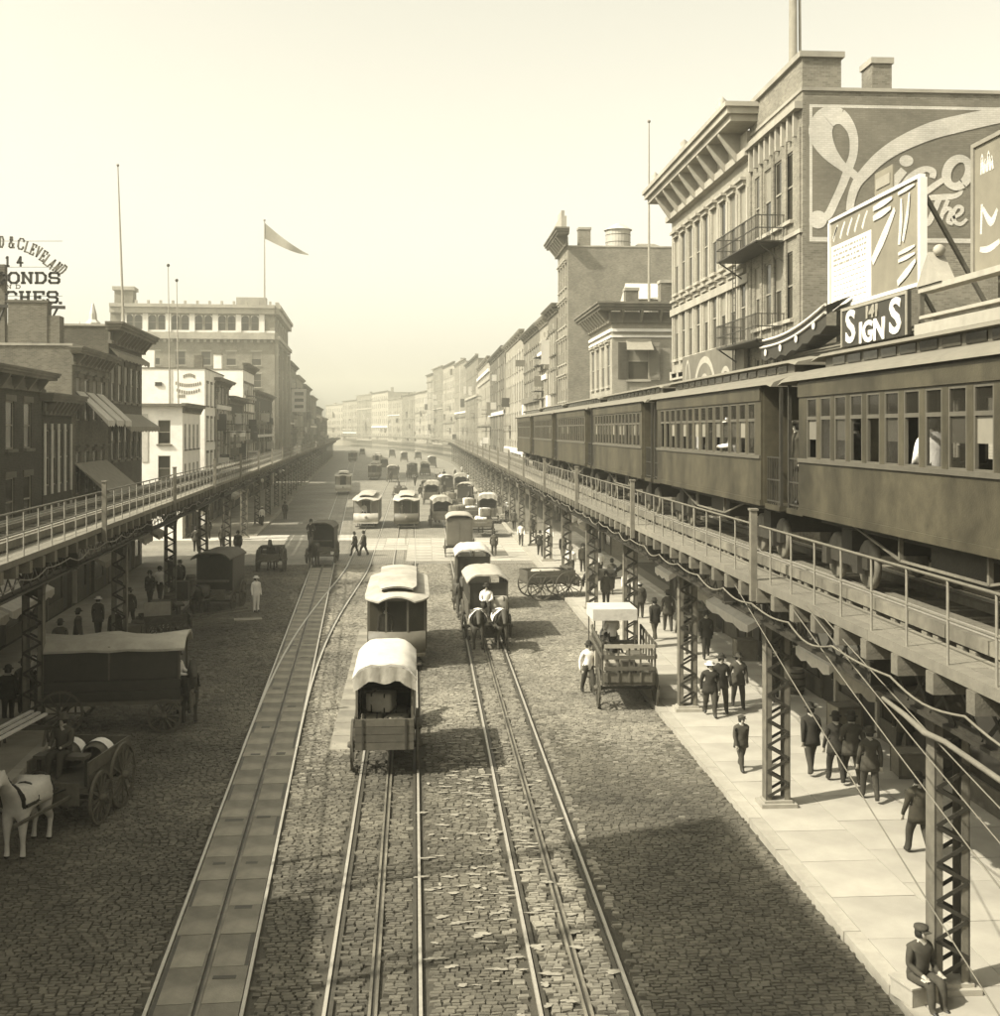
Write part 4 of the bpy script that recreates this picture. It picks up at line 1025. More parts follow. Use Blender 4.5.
# billboard standing on that roof, parallel to the street
ya, yb = 30.1, 36.9
bb = thing('billboard', 'tilted looking roof billboard with a white poster sheet in front of the script advertisement', 'billboard', (R_FACE+.05, (ya+yb)/2, 12.8), -math.pi/2)
L = yb-ya; hh = 2.75
MB().box(-L/2, L/2, 0, .08, 0, hh).build('panel', m_adpanel, bb)
fr_ = MB().box(-L/2-.08, L/2+.08, -.06, .1, hh, hh+.1).box(-L/2-.08, L/2+.08, -.06, .1, -.1, 0); fr_.box(L/2, L/2+.14, -.08, .12, 0, hh).box(-L/2-.1, -L/2, -.08, .12, 0, hh)
fr_.build('frame', m_white, bb)
MB().box(-L/2+.05, -L/2+.5*L, -.012, -.001, .03, hh-.78).build('poster_sheet', M('poster_white', .6, .8, .08, 3), bb)
ln = MB()
for i in range(11):
    xx = -L/2+.25
    while xx < -.45:
        w = random.uniform(.08, .35); ln.box(xx, min(xx+w, -.35), -.016, -.0125, .18+i*.16, .18+i*.16+(.07 if i > 6 else .03)); xx += w+random.uniform(.05, .12)
ln.build('poster_print', M('poster_ink', .22, .8), bb)
import itertools
LIFT = itertools.count()
bfn = lambda lift: (lambda u, v: Vector((u, -lift, v)))
for (pts, lf) in (([(-L/2+.15+.62*i, hh-.55+.02*i, .12) for i in (0,)]+[(-L/2+.55, hh-.2, .12)], .004),):
    ribbon(pts, lf, parent=bb, fn=bfn(lf))
for i in range(5): ribbon([(-L/2+.2+.62*i, hh-.62, .14), (-L/2+.38+.62*i, hh-.38, .12), (-L/2+.62+.62*i, hh-.16, .10)], .004, parent=bb, fn=bfn(.004))
for (p0, p1, w) in (((.1, 1.0), (1.75, hh-.5), .34), ((.35, 1.15), (.65, 1.5), .3), ((2.05, 1.2), (2.2, hh-.3), .22), ((2.3, 1.25), (2.75, hh-.25), .2), ((2.0, .95), (3.1, 1.02), .12), ((2.0, .75), (3.1, .82), .12), ((1.95, .15), (3.15, .62), .22), ((.2, hh-.5), (1.5, hh-.42), .2), ((.2, hh-.22), (1.6, hh-.16), .18), ((2.0, hh-.14), (3.1, hh-.10), .12)):
    ribbon([(p0[0], p0[1], w*.8), ((p0[0]+p1[0])/2+.05, (p0[1]+p1[1])/2, w), (p1[0], p1[1], w*.5)], 0, parent=bb, fn=bfn(.020+.002*next(LIFT)))
for x in (-L/2+.3, 0, L/2-.3):
    MB().bar((x, .15, -1.5), (x, .15, hh), .12).build('post', m_wood, bb); MB().bar((x, .2, hh-.3), (x-.2, 2.6, -1.5), .10).build('brace', m_wood, bb)
MB().box(.2, 1.5, .02, .07, hh+.1, hh+.8).build('top_tablet', m_adpanel, bb)
MB().box(.35, 1.35, -.01, .015, hh+.3, hh+.6).build('top_tablet_frame', m_frame, bb)
# second billboard at the right edge
y1_ = R_FACE/kpx(973)
b2 = thing('edge_billboard', 'tan roof billboard with pale script cut off by the right edge', 'billboard', (R_FACE+.05, y1_-3.5, 12.6), -math.pi/2)
MB().box(-3.5, 3.5, 0, .1, 0, 3.0).build('panel', m_adpanel, b2)
MB().box(-3.62, -3.5, -.05, .12, -.1, 3.1).box(-3.5, 3.5, -.05, .12, 3.0, 3.1).box(-3.5, 3.5, -.05, .12, -.1, 0).build('frame', m_frame, b2)
for i in range(4): ribbon([(-3.2+.16*i, 2.3, .07), (-3.14+.16*i, 2.75-(.15 if i % 2 else 0), .08), (-3.08+.16*i, 2.3, .07)], .004+.002*i, parent=b2, fn=bfn(.004+.002*i))
ribbon([(-3.2, .9, .1), (-3.15, 1.6, .1)], .004, parent=b2, fn=bfn(.004)); ribbon([(-3.1, 1.5, .1), (-2.7, 1.1, .2), (-2.4, 1.35, .1)], .006, parent=b2, fn=bfn(.006)); ribbon([(-3.25, .55, .12), (-2.8, .5, .16), (-2.3, .6, .12)], .004, parent=b2, fn=bfn(.004))
for x in (-2.5, 2.5): MB().bar((x, .15, -1.4), (x, .15, 3), .12).build('post', m_wood, b2)
# dark curved canopy
ya, yb = R_FACE/kpx(852), R_FACE/kpx(783)
cn = thing('scalloped_canopy', 'dark scalloped canopy with pale edge above the train roof', 'canopy', (R_FACE, ya, 0))
L = yb-ya; n = 12; zA, zB = 12.7, 12.1
def cz(i): t = i/n; return zA+(zB-zA)*t-.22*math.sin(math.pi*t)
vs = []
for i in range(n+1):
    z = cz(i); vs += [(-.02, L*i/n, z+.3), (-.8, L*i/n, z), (-.8, L*i/n, z-.62-.1*(i % 2)), (-.02, L*i/n, z-.62)]
MB().add(vs, [(4*i+j, 4*i+(j+1), 4*i+4+(j+1), 4*i+4+j) for i in range(n) for j in range(3)]).build('canvas', m_black, cn)
for dz in (0, -.24): MB().tube([(-.83, L*i/n, cz(i)+.02+dz) for i in range(n+1)], .05, 6).build('edge_roll', m_awnlt, cn)
for i in range(4): disc(0, 0, .22, .25, 0, fn=(lambda a, c, i=i: Vector((-.86-.001*i, L*(i+.6)/4+a*.7, cz(int((i+.6)*3))-.42+c*.5))), parent=cn, mat=m_awnlt)
# tall mast at the top of the frame
mp = on_y(793, 62, 41.5)
ms = thing('roof_mast', 'thick pale mast rising out of frame from the corner of the advertisement building', 'mast', (mp.x, 41.5, 19.9))
MB().tube([(0, 0, 0), (0, 0, 11)], [.16, .11], 10).build('pole', m_pole, ms); MB().tube([(.28, 0, .2), (.24, 0, 5.0)], .05, 6).build('halyard_pipe', m_pole, ms)
# ================================================================ LEFT BUILDINGS
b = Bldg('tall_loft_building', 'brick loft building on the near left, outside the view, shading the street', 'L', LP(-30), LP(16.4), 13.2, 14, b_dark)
for f in range(2): b.row('front', 10, 1, b.W-1, 4.8+f*3.7, 1.2, 2.3, extra='s', detail=False)
b.wall(); b.cornice(12.4, 13.4, 1.0, 14, m_stonedk)
rb = thing('shade_panel', 'unseen shade panel on open struts on the near left, added to shadow the roadway', 'sign', (LX(4, L_FACE)-.4, 4, 12.9), rad(3.1))  # unseen panel, added and sized to cast the shadow patch on the roadway
for i in range(6): MB().box(-.06, .06, -20, 13.6, 7.3+.7*i, 7.3+.7*i+.68).build('board', m_awn, rb)
for i in range(9): MB().bar((-.2, -18+i*3.9, 0), (-.2, -18+i*3.9, 11.4), .14).build('strut', m_iron, rb); MB().bar((-.2, -18+i*3.9, 9), (-3.5, -18+i*3.9, 0), .10).build('brace', m_iron, rb)
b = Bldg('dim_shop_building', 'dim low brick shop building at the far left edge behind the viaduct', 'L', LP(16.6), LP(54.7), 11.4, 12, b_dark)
for f in range(2): b.row('front', 14, 1, b.W-1, 4.9+f*3.2, 1.2, 2.0, extra='sl', trim=m_stonedk)
b.wall(); b.cornice(10.6, 11.5, .7, 20, m_stonedk); b.band('front', 3.5, 4.2, .4, m_stonedk)
b = Bldg('pilastered_building', 'dim low building with four pale pilasters on the left behind the viaduct', 'L', LP(54.9), LP(60.2), 10.5, 12, b_dark)
b.row('front', 4, .3, b.W-.3, 6.3, .7, 2.6, extra=''); b.row('front', 4, .3, b.W-.3, 3.4, .7, 1.9, extra='')
b.wall(); b.cornice(9.6, 10.6, .7, 7, m_stonedk)
for i in range(5): b.band('front', 5.9, 9.2, .06, m_awnlt, .12+i*1.22, .12+i*1.22+.26, 'pilaster')
for i in range(5): b.band('front', 2.6, 5.4, .05, m_awnlt, .12+i*1.22, .12+i*1.22+.2, 'pilaster')
b1 = Bldg('side_wall_building', 'dark brick building with a plain side wall below the roof letters on the left', 'L', LP(60.3), LP(68.8), 13.15, 14, b_mid)
b1.row('front', 4, .4, b1.W-.4, 9.4, 1.0, 2.2, extra='h', trim=m_stonedk); b1.row('front', 4, .4, b1.W-.4, 5.6, 1.0, 2.2, extra='h', trim=m_stonedk)
b1.wall(12.9); b1.cornice(12.2, 13.1, .7, 9, m_stonedk)
MB().box(0.35, 1.2, 1.3, 3.2, 12.9, 15.35).build('penthouse', b_mid, b1.root)
MB().box(0.3, 1.25, 1.25, 3.25, 15.35, 15.47).build('penthouse_cap', m_stonedk, b1.root)
MB().box(0.4, 1.3, 0.7, 1.29, 12.9, 14.7).build('chimney', b_mid, b1.root)
def awn(parent, x0, x1, z, out_, drop, mat, n=6):
    r = MB(); vs = []
    for i in range(n+1): x = x0+(x1-x0)*i/n; vs += [(x, -.02, z), (x, -out_, z-drop), (x, -out_, z-drop-.25-.10*(i % 2)), (x, -.02, z-.04)]
    r.add(vs, [(4*i+j, 4*i+j+1, 4*i+4+j+1, 4*i+4+j) for i in range(n) for j in range(3)]+[(0, 1, 2, 3), (4*n, 4*n+3, 4*n+2, 4*n+1)])
    return r.build('awning', mat, parent)
for i in range(3): awn(b1.root, .8+i*2.3, 2.5+i*2.3, 10.9, 1.6, 1.5, m_awnlt)
awn(b1.root, .5, 8, 7.2, 1.9, 1.6, m_awn, 10)
b2_ = Bldg('dark_cornice_building', 'dark brick building with a projecting cornice and scalloped awnings on the left', 'L', LP(68.9), LP(79.2), 14.9, 14, b_red)
for z in (10.6, 7.1): b2_.row('front', 5, .4, b2_.W-.4, z, 1.1, 2.2, extra='sl', trim=m_stonedk)
b2_.wall(14.6); b2_.cornice(13.9, 15.1, 1.0, 10, m_stonedk)
awn(b2_.root, .2, b2_.W-.2, 9.9, 1.2, .8, m_awn, 18); awn(b2_.root, .2, b2_.W-.2, 13.7, .55, .35, m_awn, 18); awn(b2_.root, .2, b2_.W-.2, 5.2, 2.2, 1.2, m_awn, 18)
# roof ornament
fo = thing('roof_ornament', 'pale pointed roof ornament on the dark cornice building at the left', 'roof ornament', (kpx(93)*72, 72, 14.55))
MB().lathe([(.62, 0), (.62, .35), (.5, .4), (.45, .8), (.25, 1.0), (.22, 1.35), (.06, 1.95), (0, 2.05)], 8, smooth=False).build('spirelet', m_cream, fo)
for s in (-1, 1): MB().lathe([(.2, 0), (.2, .5), (.1, .6), (0, .95)], 6, (s*.8, 0, 0), smooth=False).build('side_pinnacle', m_cream, fo)
MB().box(-1.1, 1.1, -.5, .5, -.02, .12).build('plinth', m_cream, fo)
# flagpole on it
fp = thing('flagpole', 'tall thin pole leaning slightly above the dark cornice building at the left', 'flagpole', (kpx(124)*75, 75, 14.6))
MB().tube([(0, 0, 0), (-.38, 0, 10.9)], [.09, .035], 8).build('pole', m_pole, fp); MB().ball((-.38, 0, 10.95), .09).build('truck_ball', m_pole, fp)
# roof letters: stroke-built slab letters, as in the photograph
SY = 62.2
rs = thing('roof_letter_sign', 'black open roof letters D and CLEVELAND over ONDS and CHES at the left edge', 'sign', (0, SY, 0))
def sp_(px, py, l=0.0): return on_y(px, py, SY)-Vector((0, SY, 0))+Vector((0, l, 0))
GL = {'O': [[(.25,0),(.75,0),(1,.25),(1,.75),(.75,1),(.25,1),(0,.75),(0,.25),(.25,0)]], 'N': [[(.08,0),(.08,1)],[(.08,1),(.88,0)],[(.88,0),(.88,1)],[(-.06,0),(.24,0)],[(-.06,1),(.18,1)],[(.72,1),(1.04,1)]],
      'D': [[(.12,0),(.12,1)],[(-.04,1),(.7,1),(1,.72),(1,.28),(.7,0),(-.04,0)]], 'S': [[(.98,.72),(.98,.86),(.84,1),(.16,1),(.02,.86),(.02,.64),(.16,.52),(.86,.48),(1,.36),(1,.14),(.86,0),(.14,0),(0,.14),(0,.28)]],
      'C': [[(1,.74),(1,.86),(.78,1),(.25,1),(0,.76),(0,.24),(.25,0),(.78,0),(1,.16),(1,.26)]], 'H': [[(.14,0),(.14,1)],[(.86,0),(.86,1)],[(.14,.5),(.86,.5)],[(-.02,0),(.3,0)],[(-.02,1),(.3,1)],[(.7,0),(1.02,0)],[(.7,1),(1.02,1)]],
      'E': [[(.14,0),(.14,1)],[(-.02,1),(1,1),(1,.78)],[(.14,.5),(.62,.5)],[(-.02,0),(1,0),(1,.22)],[(.62,.4),(.62,.6)]], 'L': [[(.1,1),(.1,0),(1,0)]], 'V': [[(0,1),(.5,0),(1,1)]], 'A': [[(0,0),(.5,1),(1,0)],[(.2,.35),(.8,.35)]],
      '&': [[(1,0),(.25,.75),(.3,1),(.6,1),(.65,.75),(.1,.35),(.1,.1),(.3,0),(.6,0),(.95,.4)]], '4': [[(.62,0),(.62,1),(0,.35),(1,.35)]], '1': [[(.5,0),(.5,1),(.3,.85)],[(.25,0),(.75,0)]], '.': [[(0,0),(.2,0)]], 'M': [[(0,0),(0,1),(.5,.3),(1,1),(1,0)]], 'T': [[(.5,0),(.5,1)],[(0,1),(1,1)]], 'R': [[(0,0),(0,1),(.8,1),(1,.8),(.8,.5),(0,.5)],[(.5,.5),(1,0)]], 'I': [[(.5,0),(.5,1)]]}
def letter(ch, fn, w, mat=m_letter, parent=None):              # fn maps unit square to place
    mb = MB()
    for st in GL[ch]:
        for a, c in zip(st[:-1], st[1:]):
            A = fn(*a); B = fn(*c); d = (B-A).normalized()*w*.35; mb.bar(A-d, B+d, w, w, up=(0, 1, 0))
    return mb.build('letter', mat, parent or rs)
def word(txt, px, py, w, h, gap, thick):                        # px,py: lower-left pixel
    for i, ch in enumerate(txt):
        x0 = px+i*(w+gap); letter(ch, lambda a, c, x0=x0: sp_(x0+a*w, py-c*h), thick)
word('ONDS', 9, 283.0, 9.5, 10.0, 4.0, .115); word('CHES', 6.3, 302.5, 9.6, 10.5, 4.2, .115); letter('.', lambda a, c: sp_(60+a*4, 303-c*4), .14)
letter('O', lambda a, c: sp_(-5+a*9.5, 283-c*10), .14)
arc = 'D&CLEVELAND'
apx = [(1.5, 242), (11.5, 242.5), (21, 244), (27.5, 247), (33, 249.5), (38.5, 252), (43.5, 256), (47.5, 260), (52, 264), (57.5, 267.5), (62.5, 270)]
aan = [2, 2, 8, 16, 22, 26, 32, 36, 42, 44, 46]
for ch, (cx, cy), an in zip(arc, apx, aan):
    a_ = rad(an); w_, h_ = (3.6 if ch not in '&C' else 5.2), 10.5
    letter(ch, lambda a, c, cx=cx, cy=cy, a_=a_, w_=w_, h_=h_: sp_(cx+(a-.5)*w_*math.cos(a_)+(c-.5)*h_*math.sin(a_), cy+(a-.5)*w_*math.sin(a_)-(c-.5)*h_*math.cos(a_)), .075, M('sign_letter_grey', .14, .7))
letter('1', lambda a, c: sp_(5+a*5, 266-c*9), .09); letter('4', lambda a, c: sp_(17.5+a*5, 266-c*9), .09)
for ch, x in (('N', 7), ('D', 16)): letter(ch, lambda a, c, x=x: sp_(x+a*4, 288.5-c*3.5), .04, M('sign_letter_grey', .14, .7))
MB().bar(sp_(-20, 305.5), sp_(65, 307.5), .16).build('base_bar', m_letter, rs)
for p0, p1 in (((12, 306), (32, 345)), ((52, 306), (34, 345)), ((35, 306), (36, 345)), ((4, 306), (-6, 345)), ((58, 306), (42, 345))): MB().bar(sp_(*p0, .1), sp_(p1[0], p1[1], -.6), .09).build('strut', m_letter, rs)
for q in (236, 262, 291): MB().tube([sp_(x, q+(x-10)**2*.0+5, .05) for x in (-20, 0, 30, 62)], .012, 4).build('wire', m_slot, rs)
MB().box(sp_(-12, 300).x, sp_(4, 300).x, .1, .5, sp_(0, 345).z-1, sp_(0, 264).z).build('back_board', b_mid, rs)

# ---------- white house beyond the left cross street
b = Bldg('white_house', 'whitewashed house wall with two dark windows on the left, beyond the cross street', 'L', LP(97.0), LP(107.5), 10.9, 9, b_white, m_stonedk)
b.window('near', 1.45, 7.75, .98, 1.95, 's', blind=0); b.window('near', 1.45, 4.75, .98, 2.05, 's', blind=0); b.window('near', 5.2, 7.75, .98, 1.95, 's'); b.window('near', 5.2, 4.75, .98, 2.05, 's')
b.row('front', 4, .4, b.W-.4, 7.3, 1.0, 2.1, extra='s'); b.row('front', 4, .4, b.W-.4, 4.0, 1.0, 2.1, extra='s')
b.wall(10.6); b.cornice(10.3, 11.1, .5, 8, m_stonedk)
MB().box(-.5, .0, -.3, 9.2, 10.85, 11.05).build('eave', m_stonedk, b.root)
b.band('near', 6.3, 10.2, .05, m_awnlt, 2.75, 3.25, 'wall_sign')
for (px, yt, lb) in ((170, 266, 'thin bare pole, left one of the pair on the white house roof'), (178.5, 281, 'thin bare pole, right one of the pair on the white house roof')):
    q = kpx(px)*100; fp = thing('flagpole', lb, 'flagpole', (q, 100, 10.6)); zt2 = zat(yt, q, 100)
    MB().tube([(0, 0, 0), (-.15, 0, zt2-10.6)], [.07, .03], 6).build('pole', m_pole, fp); MB().ball((-.15, 0, zt2-10.55), .14).build('truck_ball', m_iron, fp)
b = Bldg('white_wall_building', 'building with a large white side wall of faded lettering behind the white house', 'L', LP(110.7), LP(126.0), 14.6, 14, b_white, m_stonedk)
for f in range(3): b.row('front', 5, .4, b.W-.4, 4.6+f*3.3, 1.1, 2.1)
b.wall(14.3)
MB().box(.1, .7, 4.6, 6.0, 14.6, 16.3).build('chimney', b_white, b.root); MB().box(.1, .7, .2, 1.0, 14.6, 15.9).build('chimney', b_mid, b.root)
MB().box(-.03, -.005, 2.95, 3.3, 10.9, 14.6).build('flue', m_cream, b.root)
MB().box(-.12, -.0, 3.9, 4.5, 13.0, 13.35).build('wall_vent', m_black, b.root)
lt = MB()
for (cx, cy, w, n, sag) in ((189, 376, 12, 7, -2), (188, 384, 26, 12, 2.5), (188, 391, 24, 10, 3), (181, 396, 8, 4, 0)):
    for i in range(n):
        t = (i+.5)/n-.5; x = cx+t*w; y = cy+sag*(1-4*t*t)-(sag*.5)
        pA = on_y(x-.7, y+1.6, 110.6); pB = on_y(x+.7, y-1.6, 110.6); xc = LP(110.7)[0]; lt.box(-.03, -.004, xc-pB.x, xc-pA.x, pA.z, pB.z)
lt.build('faded_lettering', M('faded_ink', .22, .9), b.root)
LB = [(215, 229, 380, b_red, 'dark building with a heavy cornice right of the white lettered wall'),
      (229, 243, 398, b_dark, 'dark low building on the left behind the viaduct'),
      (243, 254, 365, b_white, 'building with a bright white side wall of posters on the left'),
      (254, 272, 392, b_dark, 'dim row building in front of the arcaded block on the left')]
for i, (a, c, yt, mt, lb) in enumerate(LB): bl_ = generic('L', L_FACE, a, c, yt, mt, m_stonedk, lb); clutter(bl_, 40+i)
bb3 = on_y(271, 375, 190)
# arcaded block
yA = ysolve(275, 'L', L_FACE); yB = ysolve(288, 'L', L_FACE)
HA = EYE+(HORIZON-305)*depth(*LP(yA))/F_PX
b = Bldg('arcaded_block', 'large pale block with a top storey of paired arched windows on the left', 'L', LP(yA), LP(yB), HA-.8, 27, b_tan, m_stone)
k = depth(*LP(yA))/F_PX; xc = LP(yA)[0]
zA0 = EYE+(430-331)*k; zA1 = EYE+(430-316)*k; aw_ = 1.25
arch = MB(); n = 8
for i in range(n):
    for s in (-1, 1):
        a0, a1 = math.pi/2*i/n, math.pi/2*(i+1)/n; r = aw_/2; h = zA1-zA0
        p = [(s*r*math.sin(a0), h-r+r*math.cos(a0)), (s*r*math.sin(a1), h-r+r*math.cos(a1)), (s*r*math.sin(a1), h), (s*r*math.sin(a0), h)]
        arch.add([(x, y, z) for y in (.0, .04) for x, z in p], [(0,1,2,3),(4,7,6,5),(0,4,5,1)])
arch = arch.mesh('arch_spandrel', m_white)
for px in (131, 140, 153.5, 163, 176.5, 186, 199.5, 209, 222.5, 232, 245.5, 255):
    a = xc-kpx(px)*yA
    o = b.window('near', a, zA0, aw_, zA1-zA0, '', blind=0); inst('arch_spandrel', arch, o, (0, -.045, 0))
for i in range(6):
    a = 1.2+i*(b.W-2.4)/5; o = b.window('front', a, zA0, aw_, zA1-zA0, '', blind=0); inst('arch_spandrel', arch, o, (0, -.045, 0))
for f in range(5): b.row('near', 6, 1, 26, 5+f*3.7, 1.6, 2.3, extra='sl'); b.row('front', 6, 1, b.W-1, 5+f*3.7, 1.4, 2.3, extra='sl')
b.wall(HA-1.4)
for face in ('near', 'front'):
    b.band(face, zA0-1.5, zA0-.9, .8); b.band(face, zA0-.9, zA0-.35, .35); b.band(face, HA-1.6, HA-.7, .7); b.band(face, HA-.66, HA-.1, 1.0)
    L = b.D if face == 'near' else b.W
    nd = int(L/1.1)
    for i in range(nd): b.band(face, zA0-2.0, zA0-1.51, .5, m_stone, .3+i*1.1, .3+i*1.1+.45, 'dentil')
    for i in range(int(L/2.0)): b.band(face, HA-.09, HA+.5, .6, m_stone, .6+i*2.0, .6+i*2.0+.35, 'merlon')
    # pale paint of the arcade storey sits in pilasters between the pairs
    for px in ([126, 147, 169.5, 193, 216, 239, 262] if face == 'near' else []):
        a = xc-kpx(px)*yA; b.band(face, zA0-.3, HA-1.65, .3, m_white, a-.45, a+.45, 'pilaster')
b.band('near', zA1+.25, HA-1.65, .12, m_white); b.band('near', zA0-.34, zA0-.02, .14, m_white)
for i in range(4): b.band('front', 3.0, zA0-2.1, .5, m_stone, .3+i*(b.W-1.4)/3, .3+i*(b.W-1.4)/3+.9, 'pilaster')
MB().box(.3, 3.3, 23.4, 26.4, HA-.8, HA+2.2).build('corner_turret', b_tan, b.root); MB().box(.0, 3.6, 23.1, 26.7, HA+2.2, HA+2.8).build('turret_cap', m_stone, b.root)
MB().box(.6, 2.8, 1.5, 6.5, HA-.8, HA+1.3).build('roof_house', m_stone, b.root)
# flagpole with pennant
fq = on_y(264.5, 300, yA+2)
fp = thing('flagpole', 'flagpole with a long drooping pennant above the arcaded block', 'flagpole', (fq.x, yA+2, HA-1.2))
zt3 = EYE+(430-219)*k; MB().tube([(0, 0, 0), (0, 0, zt3-HA+1.2)], [.16, .07], 8).build('pole', m_pole, fp); MB().ball((0, 0, zt3-HA+1.3), .2).build('truck_ball', m_pole, fp)
fl_ = MB(); n = 14; vs = []
for i in range(n+1):
    t = i/n; x = 7.4*t; z = (zt3-HA+.9)-4.6*t-.8*math.sin(t*2.2); hgt = 2.7*(1-t*.92); y = .35*math.sin(t*9)*t
    vs += [(x, y, z), (x+.1*math.sin(t*7), y+.02, z-hgt)]
fl_.add(vs+[(x, y+.02, z) for x, y, z in vs], [(2*i, 2*i+1, 2*i+3, 2*i+2) for i in range(n)]+[(2*n+2+2*i, 2*n+2+2*i+2, 2*n+2+2*i+3, 2*n+2+2*i+1) for i in range(n)])
fl_.build('pennant', m_flagc, fp)
LF = [(288, 296, 362, b_mid, 'tan building immediately right of the arcaded block'), (296, 303, 376, b_pale, 'pale distant building second right of the arcaded block'),
      (303, 310, 385, b_red, 'dark distant building third right of the arcaded block'), (310, 316, 396, b_mid, 'distant brown building fourth right of the arcaded block'), (316, 322, 407, b_dark, 'farthest small dark building at the end of the left row'), (322, 327, 418, b_red, 'lowest dark building at the very end of the left row')]
for i, (a, c, yt, mt, lb) in enumerate(LF): clutter(generic('L', L_FACE, a, c, yt, mt, m_stone if i % 2 else m_stonedk, lb, det=1), 60+i)
sgb = on_y(294, 400, ysolve(290, 'L', L_FACE)-3)
hs = thing('hanging_sign', 'small white framed sign hanging out from the left row past the arcaded block', 'sign', (sgb.x+1.0, sgb.y, sgb.z))
MB().box(-1.4, 1.4, -.08, .08, -2.4, 2.2).build('board', m_white, hs)
for z in (1.3, 0, -1.3): MB().box(-.9, .9, -.1, -.081, z-.35, z+.3).build('print_block', m_letter, hs)
MB().bar((-4, 0, 2.4), (1.4, 0, 2.4), .12).build('bracket', m_iron, hs)
# pole with cross arms on the left pavement, seen above the viaduct
q = on_y(243, 430, 150)
# ---------- shopfronts along the pavements: glazed fronts, doors, fascia boards
def shopfront(root, x0, x1, seed, awning=True, dep=.12):
    R = random.Random(seed); n = max(1, int((x1-x0)/3.2)); w = (x1-x0)/n
    for i in range(n):
        a = x0+i*w; d0 = a+w*R.choice([.08, .62])
        MB().box(a+.02, a+.20, -dep-.06, -.003, .14, 3.5).build('shop_pilaster', R.choice([m_stonedk, m_stone, m_wood]), root)
        MB().box(d0, d0+.95, -dep*.4, -.003, .15, 2.75).build('shop_door', m_black, root)
        s0, s1 = (d0+1.0, a+w-.03) if d0 < a+w*.4 else (a+.22, d0-.05)
        fr = MB().box(s0, s1, -dep, -.003, .15, .75).box(s0, s0+.06, -dep, -.003, .75, 2.9).box(s1-.06, s1, -dep, -.003, .75, 2.9).box(s0+.06, s1-.06, -dep, -.003, 2.82, 2.9).build('shop_window', m_wood, root)
        MB().box(s0+.06, s1-.06, -dep*.6, -.004, .75, 2.82).build('pane', m_pane, fr)
        f = MB().box(a+.2, a+w-.02, -dep-.08, -.003, 2.95, 3.5).build('fascia', R.choice([m_black, m_stonedk, m_awnlt, m_wood]), root)
        if awning and R.random() < .6: awn(root, a+.25, a+w-.1, 2.95, R.uniform(1.2, 1.9), .8, R.choice([m_awn, m_awnlt, m_canvasg]), 6)
        if R.random() < .5: MB().box(a+w*.3, a+w*.3+.1, -1.3, -.35, 3.7, 4.5).build('projecting_sign', R.choice([m_black, m_awnlt]), root)
for o in list(COL.objects):
    if o.get('category') == 'building' and o.location.y < 330:
        ws = [c for c in o.children if c.name.startswith('wall')]
        if not ws: continue
        W_ = max(v.co.x for v in ws[0].data.vertices)
        x0, x1 = 0.1, W_-.1
        if o.name.startswith('tall_loft'): continue
        if o.name.startswith('dim_shop'): x0 = W_-28
        if o.name.startswith('balustraded'): x1 = W_-4
        shopfront(o, x0, x1, hash(o['label']) % 1000 if False else int(o.location.y*7) % 997)
# ================================================================ LIVING THINGS
def skin_mesh(name, verts, edges, tags, mats, root, sub=1, rs=1.0, rt=(0,)):
    me = bpy.data.meshes.new(name); me.from_pydata([v[:3] for v in verts], edges, []); o = bpy.data.objects.new(name, me); TMP.collection.objects.link(o)
    o.modifiers.new('s', 'SKIN'); sl_ = me.skin_vertices[0].data
    for i, v in enumerate(verts): q_ = rs if tags[i] in rt else 1.0; sl_[i].radius = (v[3]*q_, (v[4] if len(v) > 4 else v[3])*q_)
    sl_[root].use_root = True
    sb = o.modifiers.new('u', 'SUBSURF'); sb.levels = sub; sb.render_levels = sub
    TMP.view_layers[0].update(); dg = TMP.view_layers[0].depsgraph
    r = bpy.data.meshes.new_from_object(o.evaluated_get(dg)); bpy.data.objects.remove(o); bpy.data.meshes.remove(me)
    r.name = name; r.materials.clear()
    for m in mats: r.materials.append(m)
    n = len(r.polygons); cen = np.empty(n*3); r.polygons.foreach_get('center', cen); cen = cen.reshape(-1, 3)
    best = np.full(n, 1e9); idx = np.zeros(n, int)
    for (i, j) in edges:
        a = np.array(verts[i][:3]); c = np.array(verts[j][:3]); d = c-a; L2 = max((d*d).sum(), 1e-9)
        t = np.clip(((cen-a)@d)/L2, 0, 1); dist = np.linalg.norm(cen-(a+t[:, None]*d), axis=1)-0.5*(verts[i][3]+(verts[j][3]-verts[i][3])*t)
        tg = np.where(t < .5, tags[i], tags[j]); u = dist < best; best[u] = dist[u]; idx[u] = tg[u]
    r.polygons.foreach_set('material_index', idx.astype(np.int32)); r.polygons.foreach_set('use_smooth', [True]*n); r.update()
    return r
PM = {}
